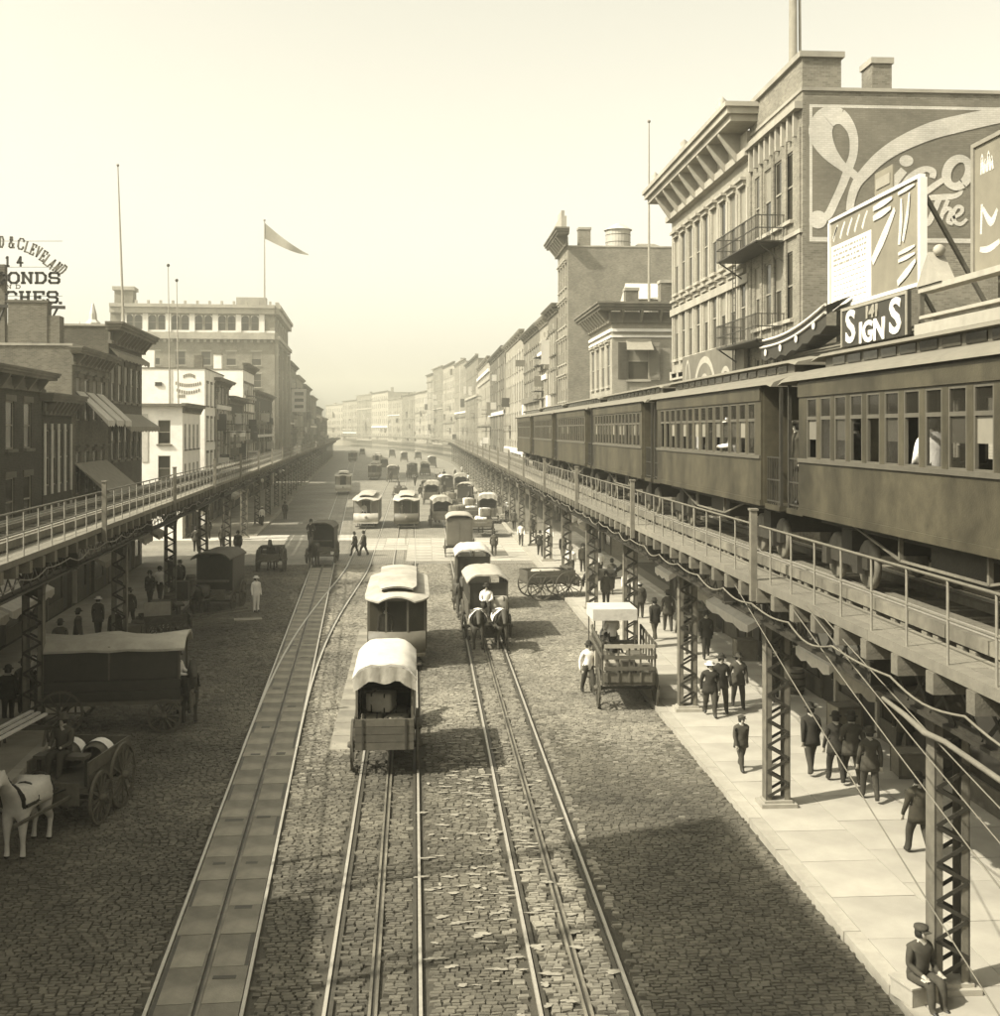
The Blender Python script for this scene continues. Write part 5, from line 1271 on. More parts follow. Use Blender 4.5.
def person_mesh(pose, top, bottom, fingers=False):
    key = (pose, top.name, bottom.name, fingers)
    if key in PM: return PM[key]
    V = []; E = []; T = []
    def v(x, y, z, r, t, par=None, r2=None):
        V.append((x, y, z, r, r2 or r)); T.append(t)
        if par is not None: E.append((par, len(V)-1))
        return len(V)-1
    sit = pose.startswith('sit'); hz = 0.93 if not sit else 0.12
    lean = {'stand': 0.0, 'walk': 0.05, 'walk2': 0.04, 'sit': 0.08, 'sit_reins': .05, 'lean': 0.45}[pose]
    def up(z): return z*math.sin(lean) if lean else 0
    P = v(0, 0, hz, .125, 0, None, .165)
    w = v(up(.18), 0, hz+.18, .12, 0, P, .15); c = v(up(.38), 0, hz+.38, .135, 0, w, .175); ub = v(up(.49), 0, hz+.49, .09, 0, c, .14)
    nk = v(up(.56)+.01, 0, hz+.565, .055, 2, ub); hd = v(up(.66)+.02, 0, hz+.655, .092, 2, nk, .078); tp = v(up(.74)+.02, 0, hz+.75, .075, 2, hd, .066)
    v(up(.66)+.115, 0, hz+.64, .018, 2, hd)                    # nose
    walk = pose in ('walk', 'walk2'); ph = 1 if pose == 'walk' else -1
    for s in (-1, 1):
        sh = v(up(.46), s*.19, hz+.455, .068, 0, ub)
        if pose in ('sit_reins', 'lean'):
            el = v(up(.46)+.10, s*.235, hz+.20, .05, 0, sh); wr = v(up(.46)+.34, s*.13, hz+.16, .036, 0, el); dx, dz = .07, .0
        elif pose == 'sit':
            el = v(up(.3)+.02, s*.25, hz+.20, .05, 0, sh); wr = v(.26, s*.17, hz+.10, .036, 0, el); dx, dz = .08, -.01
        else:
            a = (s*ph*.14 if walk else 0.02)
            el = v(a*.5-.02, s*.245, hz+.19, .05, 0, sh); wr = v(a+.05, s*.25, hz-.05, .036, 0, el); dx, dz = .015, -.08
        pm = v(V[wr][0]+dx, V[wr][1], V[wr][2]+dz, .032, 2, wr, .038)
        if fingers:
            px_, py_, pz_ = V[pm][:3]; ux, uz = (1, -.2) if abs(dx) > .04 else (.15, -1)
            for q in range(4): 
                f1 = v(px_+ux*.05, py_+(q-1.5)*.02, pz_+uz*.05-.005*abs(q-1), .0095, 2, pm); v(px_+ux*.085+.01, py_+(q-1.5)*.021, pz_+uz*.085-.012, .008, 2, f1)
            t1_ = v(px_+.03, py_-s*.035, pz_+uz*.015, .011, 2, pm); v(px_+.055, py_-s*.04, pz_+uz*.04, .009, 2, t1_)
        hp = v(0, s*.095, hz-.06, .105, 1, P)
        if sit:
            kn = v(.42, s*.12, hz+.02, .075, 1, hp); an = v(.46, s*.12, hz-.40, .05, 1, kn); to = v(.60, s*.13, hz-.45, .042, 3, an)
        else:
            st = (s*ph*.26 if walk else 0.0); kx = st*.6+.05*(1 if walk else .3); lift = .05 if (walk and st < 0) else 0
            kn = v(kx, s*.10, .50, .074, 1, hp); an = v(st-.02, s*.10, .10+lift, .05, 1, kn); v(st-.06, s*.10, .045+lift, .04, 3, an); to = v(st+.13, s*.115, .04+lift*.4, .040, 3, an)
    me = skin_mesh('person', V, E, T, [top, bottom, m_skin, m_shoe], 0, 2 if fingers else 1, 1.22, (0, 1))
    head = (up(.66)+.02, hz+.66)
    PM[key] = (me, head); return PM[key]
HATM = {}
def hat_mesh(kind):
    if kind in HATM: return HATM[kind]
    m = MB()
    if kind == 'derby': m.lathe([(.155, .0), (.15, .012), (.098, .015), (.10, .06), (.085, .11), (.05, .135), (0, .14)], 14); mt = m_coat
    elif kind == 'straw': m.lathe([(.18, .0), (.178, .012), (.10, .014), (.10, .085), (.095, .095), (0, .097)], 14); mt = m_straw
    elif kind == 'soft': m.lathe([(.17, -.01), (.165, .005), (.10, .01), (.098, .08), (.075, .12), (0, .11)], 14); mt = m_coat2
    else: m.lathe([(.10, .0), (.125, .03), (.12, .065), (.06, .085), (0, .087)], 14, (-.01, 0, 0)); m.box(.08, .17, -.07, .07, .0, .012); mt = m_coat2
    HATM[kind] = m.mesh('hat', mt); return HATM[kind]
SKM = {}
def skirt_mesh(top):
    if top.name not in SKM: SKM[top.name] = MB().lathe([(.185, 1.10), (.20, .98), (.215, .86), (.225, .74), (.205, .745), (.19, .95)], 14, sx=.82, sy=1.08).mesh('coat_skirt', top)
    return SKM[top.name]
hairm = MB().lathe([(.088, -.06), (.10, .0), (.095, .05), (.07, .085), (0, .10)], 12, (-.022, 0, 0)).mesh('hair', m_hair)
collarm = MB().lathe([(.066, 0), (.058, .03)], 10).mesh('collar', m_shirt)
def person(label, loc, heading, pose='stand', top=m_coat, bottom=m_trou, hat='derby', sc=1.0, group=None, fingers=False, collar=True):
    if top is m_coat: top = random.choice([m_coat, m_coat, m_coat3, m_coat4])
    if bottom is m_coat: bottom = random.choice([m_coat, m_coat4, m_trou])
    me, (hx, hzz) = person_mesh(pose, top, bottom, fingers); sw = random.uniform(.94, 1.1)
    o = inst('person', me, None, loc, heading+random.uniform(-.12, .12), (sc*sw, sc*sw*random.choice([-1, 1]), sc*random.uniform(.97, 1.03))); tag(o, label, 'person', group)
    if not pose.startswith('sit') and top is not m_shirt: inst('coat_skirt', skirt_mesh(top), o)
    inst('hair', hairm, o, (hx, 0, hzz+.02))
    if hat: inst('hat', hat_mesh(hat), o, (hx, 0, hzz+.075), 0, None, (0, random.uniform(-.05, .12), 0))
    if collar: inst('collar', collarm, o, (hx-.01, 0, hzz-.135))
    return o
HMS = {}
def horse_mesh(var, mat):
    if (var, mat.name) in HMS: return HMS[(var, mat.name)]
    V = []; E = []; T = []
    def v(x, y, z, r, par=None, r2=None, t=0):
        V.append((x, y, z, r, r2 or r)); T.append(t)
        if par is not None: E.append((par, len(V)-1))
        return len(V)-1
    md = v(0, 0, 1.18, .30, None, .27); pe = v(-.5, 0, 1.25, .28, md, .27); cr = v(-.74, 0, 1.26, .19, pe, .17)
    ch = v(.48, 0, 1.18, .30, md, .25); wi = v(.62, 0, 1.34, .22, ch, .16)
    down = var == 'low'
    n1 = v(.86, 0, 1.52 if not down else 1.42, .16, wi, .10); n2 = v(1.06, 0, 1.76 if not down else 1.52, .125, n1, .08); po = v(1.16, 0, 1.92 if not down else 1.60, .11, n2, .085)
    fa = v(1.34, 0, 1.80 if not down else 1.46, .095, po, .075); mz = v(1.52, 0, 1.62 if not down else 1.25, .065, fa, .06); v(1.57, 0, 1.57 if not down else 1.19, .05, mz)
    for s in (-1, 1): v(1.13, s*.075, 2.05 if not down else 1.74, .022, po)
    t1_ = v(-.90, 0, 1.20, .07, cr, None, 1); t2_ = v(-.98, 0, .9, .075, t1_, None, 1); v(-.97, 0, .55, .03, t2_, None, 1)
    st = {'stand': (0, 0, 0, 0), 'low': (0.03, -.02, .02, 0), 'walk': (.22, -.16, .18, -.2)}[var]
    for i, s in enumerate((-1, 1)):
        f = st[i]; sh = v(.52, s*.16, .98, .125, ch); kn = v(.56+f*.6, s*.17, .58, .066, sh); cn_ = v(.555+f*.8, s*.17, .36, .042, kn); fe = v(.55+f, s*.17, .15, .05, cn_); v(.59+f, s*.17, .04, .062, fe, None, 2)
        h = st[2+i]; hp = v(-.55, s*.16, 1.0, .17, pe); sf = v(-.42+h*.3, s*.17, .80, .115, hp); hk = v(-.70+h*.6, s*.17, .54, .064, sf); hc_ = v(-.66+h*.8, s*.17, .34, .042, hk); hf = v(-.63+h, s*.17, .15, .05, hc_); v(-.59+h, s*.17, .04, .065, hf, None, 2)
    me = skin_mesh('horse', V, E, T, [mat, m_hair if mat is not m_hwhite else m_canvasg, m_shoe], 0, 2, 1.16, (0, 1, 2))
    HMS[(var, mat.name)] = me; return me
mane_up = MB(); 
for i in range(9):
    t = i/8; mane_up.bar((.72+.42*t, .0, 1.56+.42*t), (.62+.42*t, .03*(-1)**i, 1.46+.42*t), .05, .10)
mane_up = mane_up.mesh('mane', m_hair)
colr = MB()
for j in range(16):
    a0, a1 = 2*math.pi*j/16, 2*math.pi*(j+1)/16
    colr.bar((.66+.16*math.cos(a0)*.9, .24*math.sin(a0), 1.28+.36*math.cos(a0)), (.66+.16*math.cos(a1)*.9, .24*math.sin(a1), 1.28+.36*math.cos(a1)), .07, .08)
colr = colr.mesh('collar', m_leather)
harn = MB()
for s in (-1, 1): harn.bar((.62, s*.29, 1.15), (-.75, s*.30, 1.12), .05, .06); harn.bar((.62, s*.29, 1.15), (-1.3, s*.30, .95), .03, .04)
for x in (0.15, -.55):
    for j in range(9):
        a0, a1 = math.pi*j/9-.2, math.pi*(j+1)/9-.2
        harn.bar((x, .30*math.cos(a0), 1.2+.315*math.sin(a0)), (x, .30*math.cos(a1), 1.2+.315*math.sin(a1)), .06, .02)
harn = harn.mesh('harness', m_leather)
blanket = MB(); vs = []
for i in range(6):
    x = -.72+i*.21
    for j in range(9): a = math.pi*j/8; vs.append((x, .385*math.cos(a), 1.12+.42*math.sin(a)))
blanket.add(vs, [(9*i+j, 9*i+j+1, 9*i+9+j+1, 9*i+9+j) for i in range(5) for j in range(8)], 0, True); blanket = blanket.mesh('blanket', m_sack)
def horse(label, loc, heading, var='stand', mat=m_hdark, blank=False, group='harnessed horses on the street', sc=1.0):
    o = inst('horse', horse_mesh(var, mat), None, loc, heading, (sc, sc, sc)); tag(o, label, 'horse', group)
    if var != 'low': inst('mane', mane_up, o)
    inst('collar', colr, o); inst('harness', harn, o)
    if blank: inst('blanket', blanket, o)
    return o

# ================================================================ VEHICLES
WH = {}
def wheel_mesh(r, n=12, mat=None):
    k = (round(r, 2), mat.name if mat else '')
    if k in WH: return WH[k]
    m = MB(); w = .06
    m.lathe([(r-.07, -w/2), (r, -w/2), (r, w/2), (r-.07, w/2), (r-.07, -w/2)], 24, smooth=False)
    m.lathe([(0, -.13), (.07, -.13), (.10, -.03), (.10, .03), (.07, .13), (0, .13)], 10)
    for j in range(n): a = 2*math.pi*j/n; m.bar((.08*math.cos(a), .08*math.sin(a), 0), ((r-.06)*math.cos(a), (r-.06)*math.sin(a), 0), .045, .04)
    WH[k] = m.mesh('wheel', mat or m_wood); return WH[k]
def wheels(root, xs, half, rs, mat=None):
    for x, r in zip(xs, rs):
        for s in (-1, 1): inst('wheel', wheel_mesh(r, 12, mat), root, (x, s*half, r), 0, None, (math.pi/2, 0, 0))
        MB().bar((x, -half, r), (x, half, r), .08).build('axle', m_iron, root)
def shafts(root, x0, x1, z0, z1, pair=False):
    m = MB()
    if pair: m.bar((x0, 0, z0), (x1, 0, z1), .08); m.bar((x0+.3, -.7, z0+.02), (x0+.3, .7, z0+.02), .07)
    else:
        for s in (-1, 1): m.bar((x0, s*.42, z0), (x1, s*.40, z1), .06)
    m.build('shaft', m_woodlt if False else m_wood, root)
def V3(px, py): p = gp(px, py); return (p.x, p.y, 0.0)
AWAY, TOWARD = math.pi/2, -math.pi/2
def board_sides(root, L, W, z0, z1, nb_, mat, x0=None):
    hb = (z1-z0)/nb_
    x0 = -L/2 if x0 is None else x0
    for s in (-1, 1):
        for i in range(nb_): MB().box(x0, x0+L, s*W/2-.02, s*W/2+.02, z0+i*hb+.008, z0+(i+1)*hb-.008).build('side_board', mat, root)

def covered_van(label, loc, heading, L=3.6, W=1.75, bed=.95, H=3.0, roofm=m_canvas, bodym=m_wood, closed=False, openfront=True, group='horse-drawn wagons', rear_flap=True, pair=False, shaft=True, soft=True, name='covered_wagon'):
    r = thing(name, label, 'wagon', loc, heading, group)
    MB().box(-L/2, L/2, -W/2, W/2, bed-.12, bed).build('bed', m_wood, r)
    if closed:
        MB().box(-L/2, L/2-.7, -W/2, -W/2+.05, bed, H-.25).box(-L/2, L/2-.7, W/2-.05, W/2, bed, H-.25).box(-L/2, -L/2+.05, -W/2+.05, W/2-.05, bed, H-.25).box(L/2-.75, L/2-.7, -W/2+.05, W/2-.05, bed, H-.25).build('body', bodym, r)
        for s in (-1, 1): MB().box(-L/2-.02, -L/2-.001, s*.03 if s > 0 else -W/2+.12, W/2-.12 if s > 0 else -.03, bed+.15, H-.45).build('rear_door', bodym, r)
    else:
        board_sides(r, L, W, bed, bed+.62, 2, bodym)
        for x in (-L/2+.05, 0, L/2-.05):
            for s in (-1, 1): MB().bar((x, s*(W/2-.04), bed), (x, s*(W/2-.04), H-.2), .06).build('stanchion', m_wood, r)
        for k_ in range(4): MB().box(-L/2-.05, -L/2, -W/2, W/2, bed-.25+.2*k_+.006, bed-.25+.2*k_+.194).build('tailboard', bodym, r)
        for y_ in (-W/2+.18, W/2-.22): MB().box(-L/2-.075, -L/2-.051, y_, y_+.05, bed-.24, bed+.54).build('tailboard_strap', m_iron, r)
        for s in (-1, 1): MB().box(-L/2+.1, L/2-.1, s*(W/2-.03)-.012, s*(W/2-.03)+.012, bed+.63, H-.28).build('side_curtain', m_black, r)
        MB().box(L/2-.12, L/2-.08, -W/2+.06, W/2-.06, bed, H-.35).build('front_curtain', m_black, r)
    n = 10; vs = []; xs = [-L/2-.12+(L+.24)*i/8 for i in range(9)]
    for x in xs:
        sagx = (.11*math.cos((x+L/2)*2*math.pi/(L/2.0)*1.0)-.05+.03*math.sin(x*9)) if soft else 0
        for j in range(n+1):
            t = j/n; y = (t-.5)*(W+.14); q = 1-(2*t-1)**4; vs.append((x, y, H-.28+.30*q+sagx*.5*q+(random.uniform(-.022, .022) if soft else 0)))
        
    m = n+1; fs = [(m*i+j, m*i+j+1, m*i+m+j+1, m*i+m+j) for i in range(8) for j in range(n)]
    tp = MB().add(vs, fs, 0, True); lo = [(x, y, z-.07) for x, y, z in vs]; tp.add(lo, [f[::-1] for f in fs], 0, True)
    k = len(vs)
    tp.add(vs+lo, [(m*i, m*i+m, k+m*i+m, k+m*i) for i in range(8)]+[(m*i+n, m*i+m+n, k+m*i+m+n, k+m*i+n) for i in range(8)]+[(j, j+1, k+j+1, k+j) for j in range(n)]+[(m*8+j, m*8+j+1, k+m*8+j+1, k+m*8+j) for j in range(n)])
    tp.build('canvas_top' if soft else 'roof', roofm, r)
    if soft:
        fl = MB(); vs = []
        for j in range(13): t = j/12; y = (t-.5)*(W+.1); vs += [(-L/2-.14+.03*math.sin(j*2.1), y, H-.30+.30*(1-(2*t-1)**4)), (-L/2-.16+.05*math.sin(j*2.1+.6), y, H-.62+.22*(1-(2*t-1)**4)-.05*math.sin(j*1.3))]
        fl.add(vs, [(2*i, 2*i+1, 2*i+3, 2*i+2) for i in range(12)], 0, True).build('rear_valance', m_canvasg, r)
    MB().box(L/2-.45, L/2-.1, -W/2+.1, W/2-.1, bed+.5, bed+.58).build('seat', m_wood, r)
    MB().box(L/2+.25, L/2+.32, -W/2+.1, W/2-.1, bed-.3, bed+.2).build('footboard', m_wood, r)
    wheels(r, (-L/2+.7, L/2-.45), W/2+.10, (.66, .5))
    if shaft: shafts(r, L/2+.2, L/2+2.9, .8, 1.0, pair)
    return r
def open_wagon(label, loc, heading, L=3.4, W=1.6, bed=.95, boards=2, load=None, stakes=False, group='horse-drawn wagons', pair=False, name='open_wagon', wr=(.64, .5)):
    r = thing(name, label, 'wagon', loc, heading, group)
    MB().box(-L/2, L/2, -W/2, W/2, bed-.1, bed).build('bed', m_wood, r)
    board_sides(r, L, W, bed, bed+.3*boards, boards, m_wood)
    for i in range(boards): MB().box(-L/2-.04, -L/2, -W/2, W/2, bed+.3*i+.008, bed+.3*i+.29).build('tailboard', m_wood, r)
    if stakes:
        for s in (-1, 1):
            for i in range(6): x = -L/2+.1+(L-.2)*i/5; MB().bar((x, s*(W/2+.03), bed-.1), (x, s*(W/2+.03), bed+1.25), .06).build('stake', m_wood, r)
            for z in (bed+.8, bed+1.15): MB().box(-L/2, L/2, s*(W/2+.07)-.015, s*(W/2+.07)+.015, z-.06, z+.06).build('slat', m_wood, r)
        for i in range(5): y = -W/2+.1+(W-.2)*i/4; MB().bar((-L/2-.06, y, bed), (-L/2-.06, y, bed+1.2), .055).build('stake', m_wood, r)
        for z in (bed+.45, bed+.8, bed+1.15): MB().box(-L/2-.12, -L/2-.09, -W/2, W/2, z-.06, z+.06).build('slat', m_woodlt if z > bed+1.1 else m_wood, r)
    MB().box(L/2-.4, L/2-.05, -W/2+.1, W/2-.1, bed+.62, bed+.70).build('seat', m_wood, r)
    for s in (-1, 1): MB().box(L/2-.3, L/2-.2, s*(W/2-.15)-.03, s*(W/2-.15)+.03, bed, bed+.62).build('seat_bracket', m_iron, r)
    MB().box(L/2+.2, L/2+.27, -W/2+.1, W/2-.1, bed-.3, bed+.2).build('footboard', m_wood, r)
    wheels(r, (-L/2+.65, L/2-.4), W/2+.12, wr); shafts(r, L/2+.15, L/2+2.8, .8, 1.0, pair)
    return r
def crate(label, root_loc, rz, w, d, h, group='crates on the wagons', mat=m_crate):
    r = thing('crate', label, 'crate', root_loc, rz, group)
    MB().box(-w/2+.02, w/2-.02, -d/2+.02, d/2-.02, .02, h-.02).build('panel', mat, r)
    for s in (-1, 1):
        for z in (.0, h-.07): MB().box(-w/2, w/2, s*d/2-.02, s*d/2+.005, z, z+.07).build('batten', mat, r)
        for x in (-w/2, w/2-.07): MB().box(x, x+.07, s*d/2-.018, s*d/2+.003, .071, h-.071).build('batten', mat, r)
    return r
def bale(label, loc, rz, w, d, h, mat=m_load, group='bales on the wagon'):
    m = MB(); n = 8
    bmn = bmesh.new(); bmesh.ops.create_cube(bmn, size=1); bmesh.ops.subdivide_edges(bmn, edges=bmn.edges[:], cuts=4, use_grid_fill=True)
    for v_ in bmn.verts:
        c = v_.co; q = (abs(c.x*2)**4+abs(c.y*2)**4+abs(c.z*2)**4)**.25; c /= max(q, .5)**.35; c += Vector((random.uniform(-1, 1), random.uniform(-1, 1), random.uniform(-1, 1)))*.02
        c.x *= w; c.y *= d; c.z *= h; c.z += h/2
    me = bpy.data.meshes.new('bale'); bmn.to_mesh(me); bmn.free(); me.materials.append(mat); me.polygons.foreach_set('use_smooth', [True]*len(me.polygons))
    o = inst('bale', me, None, loc, rz); tag(o, label, 'bale', group)
    for x in (-w*.25, w*.25): MB().box(x-.02, x+.02, -d*.49, d*.49, .0, h*.99).build('strap', m_leather, o)
    return o
def streetcar(label, loc, heading, dash=m_carbody, L=8.4, W=2.15, far=False, roofm=None):
    roofm = roofm or m_scroof
    r = thing('streetcar', label, 'streetcar', loc, heading, 'streetcars on the street')
    z0, zs, zw, ze = .55, 1.35, 2.35, 2.6; HB = L/2-1.1
    body = MB()
    for s in (-1, 1):
        y0, y1 = s*W/2-.03, s*W/2+.03
        body.box(-HB, HB, y0, y1, z0, zs).box(-HB, HB, y0, y1, zw, ze)
        n = 7; pit = 2*HB/n
        for i in range(n+1): x = -HB+pit*i; body.box(max(-HB, x-.07), min(HB, x+.07), y0, y1, zs, zw)
    for e in (-1, 1):
        body.box(e*HB-.03, e*HB+.03, -W/2+.03, -.4, z0, ze).box(e*HB-.03, e*HB+.03, .4, W/2-.03, z0, ze)
    body.box(-L/2+.05, L/2-.05, -W/2+.031, W/2-.031, z0-.1, z0).build('body', dash, r)
    for e in (-1, 1): MB().box(e*HB-.02, e*HB+.02, -.395, .395, z0+.002, ze-.02).build('dark_door_fill', m_carin if False else m_black, r)  # black panel in the open doorway, painting the interior as dark
    MB().box(-HB+.1, HB-.1, -W/2+.06, -W/2+.5, z0+.4, z0+.5).box(-HB+.1, HB-.1, W/2-.5, W/2-.06, z0+.4, z0+.5).build('bench', m_carin, r)
    if not far:
        pn = MB().box(-(pit/2-.075), pit/2-.075, -.006, .006, zs, zw).mesh('pane', m_glass)
        for s in (-1, 1):
            for i in range(n): inst('pane', pn, r, (-HB+pit*(i+.5), s*W/2, 0))
    for e in (-1, 1):
        dm = MB(); vs = []; k = 10                              # rounded dash
        for j in range(k+1):
            t = j/k*2-1; x = e*(HB+1.05-.28*t*t); y = t*(W/2-.03); vs += [(x, y, z0-.1), (x, y, zs+.02), (x-e*.05, y, zs+.02), (x-e*.05, y, z0-.1)]
        dm.add(vs, [(4*i+a, 4*i+(a+1) % 4, 4*i+4+(a+1) % 4, 4*i+4+a) for i in range(k) for a in range(4)], 0, True)
        dm.build('dash', m_dash if dash is m_carbody else dash, r)
        ps = MB()
        for t in (-1, -.38, .38, 1): x = e*(HB+1.02-.28*t*t); ps.bar((x, t*(W/2-.05), zs), (x, t*(W/2-.05), ze), .07)
        x_ = [e*(HB+1.02-.28*t*t) for t in (-1, -.38, .38, 1)]; ys = [t*(W/2-.05) for t in (-1, -.38, .38, 1)]
        for i in range(3): ps.bar((x_[i], ys[i], ze-.04), (x_[i+1], ys[i+1], ze-.04), .10); 
        ps.build('platform_post', m_cartrim, r)
        for i in range(3):
            if e < 0 or not far:
                a = Vector((x_[i], ys[i], 0)); c = Vector((x_[i+1], ys[i+1], 0)); q = c-a
                MB().add([a+q*.08+Vector((0, 0, zs+.05)), c-q*.08+Vector((0, 0, zs+.05)), c-q*.08+Vector((0, 0, ze-.1)), a+q*.08+Vector((0, 0, ze-.1))], [(0, 1, 2, 3)]).build('windscreen', m_glass, r)
        MB().lathe([(0, 0), (.11, 0), (.13, .06), (.12, .1), (0, .1)], 12).build('headlamp', m_frame, r, (e*(HB+1.06), 0, zs-.3)).rotation_euler = (0, e*math.pi/2, 0)
        MB().box(min(e*(HB+.9), e*(HB+1.35)), max(e*(HB+.9), e*(HB+1.35)), -W/2+.2, W/2-.2, .18, .24).bar((e*(HB+1.3), -.7, .2), (e*(HB+1.0), -.7, .5), .05).bar((e*(HB+1.3), .7, .2), (e*(HB+1.0), .7, .5), .05).build('fender', m_iron, r)
    # roof: lower deck with rounded hoods, raised deck over it
    vs = []; xs = [-L/2-.1, -L/2+.05, -L/2+.4, -HB, HB, L/2-.4, L/2-.05, L/2+.1]; wd_ = [.55, .8, .97, 1, 1, .97, .8, .55]; dz = [-.10, -.05, -.01, 0, 0, -.01, -.05, -.10]; k = 8
    for x, w_, d_ in zip(xs, wd_, dz):
        for j in range(k+1): t = j/k*2-1; vs.append((x, t*(W/2+.12)*w_, ze+.22-.20*t*t+d_))
    fs = [(9*i+j, 9*i+j+1, 9*i+9+j+1, 9*i+9+j) for i in range(7) for j in range(8)]; m = MB().add(vs, fs, 0, True); m.add([(x, y, z-.06) for x, y, z in vs], [f[::-1] for f in fs], 0, True)
    o_ = len(vs); rim = [9*i for i in range(8)]+[9*7+j for j in range(1, 9)]+[9*i+8 for i in range(6, -1, -1)]+[j for j in range(7, 0, -1)]
    m.add(vs+[(x, y, z-.06) for x, y, z in vs], [(rim[i], rim[(i+1) % len(rim)], o_+rim[(i+1) % len(rim)], o_+rim[i]) for i in range(len(rim))])
    m.build('roof', roofm, r)
    cd = MB().box(-HB-.25, HB+.25, -.58, .58, ze+.14, ze+.42).build('clerestory', m_cartrim, r)
    for e in (-1, 1):
        for y in (-.3, .3): MB().box(e*(HB+.252)-.008, e*(HB+.252)+.008, y-.22, y+.22, ze+.26, ze+.40).build('vent', m_black, cd)
    vs = []
    for x, d_, w_ in ((-HB-.65, -.10, .75), (-HB-.4, -.02, .95), (HB+.4, -.02, .95), (HB+.65, -.10, .75)):
        for j in range(9): t = j/8*2-1; vs.append((x, t*.78*w_, ze+.52-.09*t*t+d_))
    fs = [(9*i+j, 9*i+j+1, 9*i+9+j+1, 9*i+9+j) for i in range(3) for j in range(8)]
    MB().add(vs, fs, 0, True).add([(x, y, z-.05) for x, y, z in vs], [f[::-1] for f in fs], 0, True).build('clerestory_roof', roofm, r)
    for x in (-1.1, 1.1):
        for s in (-1, 1): MB().lathe([(0, -.04), (.36, -.04), (.38, .02), (.30, .05), (0, .05)], 14).build('wheel', m_iron, r, (x, s*.72, .38)).rotation_euler = (math.pi/2, 0, 0)
    MB().box(-1.6, 1.6, -.66, .66, .3, .46).build('truck', m_iron, r)
    return r

# ---------------- streetcars
def on_track(f, Y, slope): return (f(Y), Y, 0.02)
p = gp(397, 672)
streetcar('dark streetcar with a pale roof right behind the canvas topped wagon', on_track(t2, p.y+4.2, 0), AWAY-.0+.0095, m_carbody, L=7.6, W=2.2)
Yq = gp(405, 529).y+4.2
streetcar('dark fronted streetcar, right one of the pair facing the crossing', on_track(t2, Yq, 0), TOWARD, m_carbody, W=2.25)
streetcar('cream fronted streetcar, left one of the pair facing the crossing', (kpx(368)*(Yq+.3), Yq+.3, .02), TOWARD, m_carcrm, W=2.25)
Yq = gp(346, 495).y+4
streetcar('streetcar alone on the left track, well beyond the pair', on_track(t1, Yq, 0), TOWARD+.0535, m_carcrm, far=True)
for (px, py, lb, f, dm) in ((374, 480, 'small distant streetcar behind the cream fronted one', None, m_carbody), (377, 466, 'smaller distant streetcar behind the small distant one', None, m_carcrm), (352, 462, 'distant streetcar farther along the left track', None, m_carbody)):
    q = gp(px, py); streetcar(lb, (q.x, q.y+4, .02), TOWARD, dm, far=True)

for (px, py, fx, dy, lb) in ((397, 672, t2, 1.0, 'conductor in dark clothes on the rear platform of the near streetcar'), (405, 529, t2, .45, 'motorman behind the windscreen of the dark fronted streetcar')):
    q = gp(px, py); person(lb, (fx(q.y)-.45, q.y+dy, .57), TOWARD, 'stand', m_coat, m_coat, 'cap', .98, 'streetcar crew')
q = gp(368, 529); person('motorman in a white shirt behind the windscreen of the cream streetcar', (kpx(368)*q.y-.4, q.y+.75, .57), TOWARD, 'stand', m_shirt, m_coat, 'cap', .98, 'streetcar crew')
# ---------------- centre wagons
q = gp(391, 778); yw = q.y+1.9
covered_van('tall wagon with a bright canvas top and dark open back, nearest on the middle track', (t2(yw)-.12, yw, 0), AWAY+.01, L=3.6, W=1.5, bed=.95, H=2.85)
for k, (dx, dy, z, w_, mt) in enumerate(((-.35, -1.2, .95, .6, m_load), (.3, -1.25, .95, .55, m_load), (-.1, -.9, 1.5, .7, m_canvasg), (.35, -.4, .95, .6, m_crate))):
    bale('rough parcel in the dark back of the canvas topped wagon, %s' % ['lower left', 'lower right', 'upper one', 'deepest right'][k], (t2(yw)-.12+dx, yw+dy, z), random.uniform(-.3, .3), w_, .6, .5, mt, 'parcels in the canvas topped wagon')
horse('dark horse pulling the bright canvas topped wagon on the middle track', (t2(yw)-.12, yw+3.7, 0), AWAY, 'walk')
# loaded wagon with driver, facing the camera
q = gp(491, 652); xw, yw = q.x, q.y
lw = covered_van('loaded dray with a dark hooped cover coming along the right track', (xw, yw+4.6, 0), TOWARD+.03, L=3.6, W=1.7, bed=.95, H=2.75, roofm=m_canvasg, pair=True, name='hooped_dray')
person('driver in a white shirt on the front of the loaded dray', (xw-.05, yw+2.55, 1.45), TOWARD, 'sit_reins', m_shirt, m_coat, 'derby', group='wagon drivers')
bale('pale tarpaulin bundle beside the white shirted dray driver', (xw+.45, yw+2.95, 1.1), .1, .8, .9, .75, m_canvasg)
for s, lb in ((-1, 'left'), (1, 'right')): horse('dark dray horse under a pale blanket, %s one of the pair' % lb, (xw+s*.47, yw+.9, 0), TOWARD+.03*s, 'low', m_hdark, True)
# canopy wagon behind it
q = gp(476, 612); cw = covered_van('delivery wagon with a pale stiff roof behind the loaded dray', (q.x-.1, q.y+2.2, 0), TOWARD, L=3.4, W=1.7, H=3.0, roofm=m_canvas, closed=False)
person('driver under the pale stiff wagon roof', (q.x-.1, q.y+1.1, 1.45), TOWARD, 'sit_reins', m_coat, m_trou, 'derby', group='wagon drivers')
horse('dark horse of the pale roofed delivery wagon', (q.x-.75, q.y-1.2, 0), TOWARD, 'walk')
q = gp(460, 558); covered_van('dark closed box van seen from behind, past the pale roofed wagon', (q.x, q.y+1.8, 0), AWAY, L=3.4, W=1.8, H=3.0, roofm=m_canvasg, bodym=m_stonedk, closed=True, soft=False, name='box_van')
horse('horse in front of the dark closed box van', (q.x, q.y+5.4, 0), AWAY)
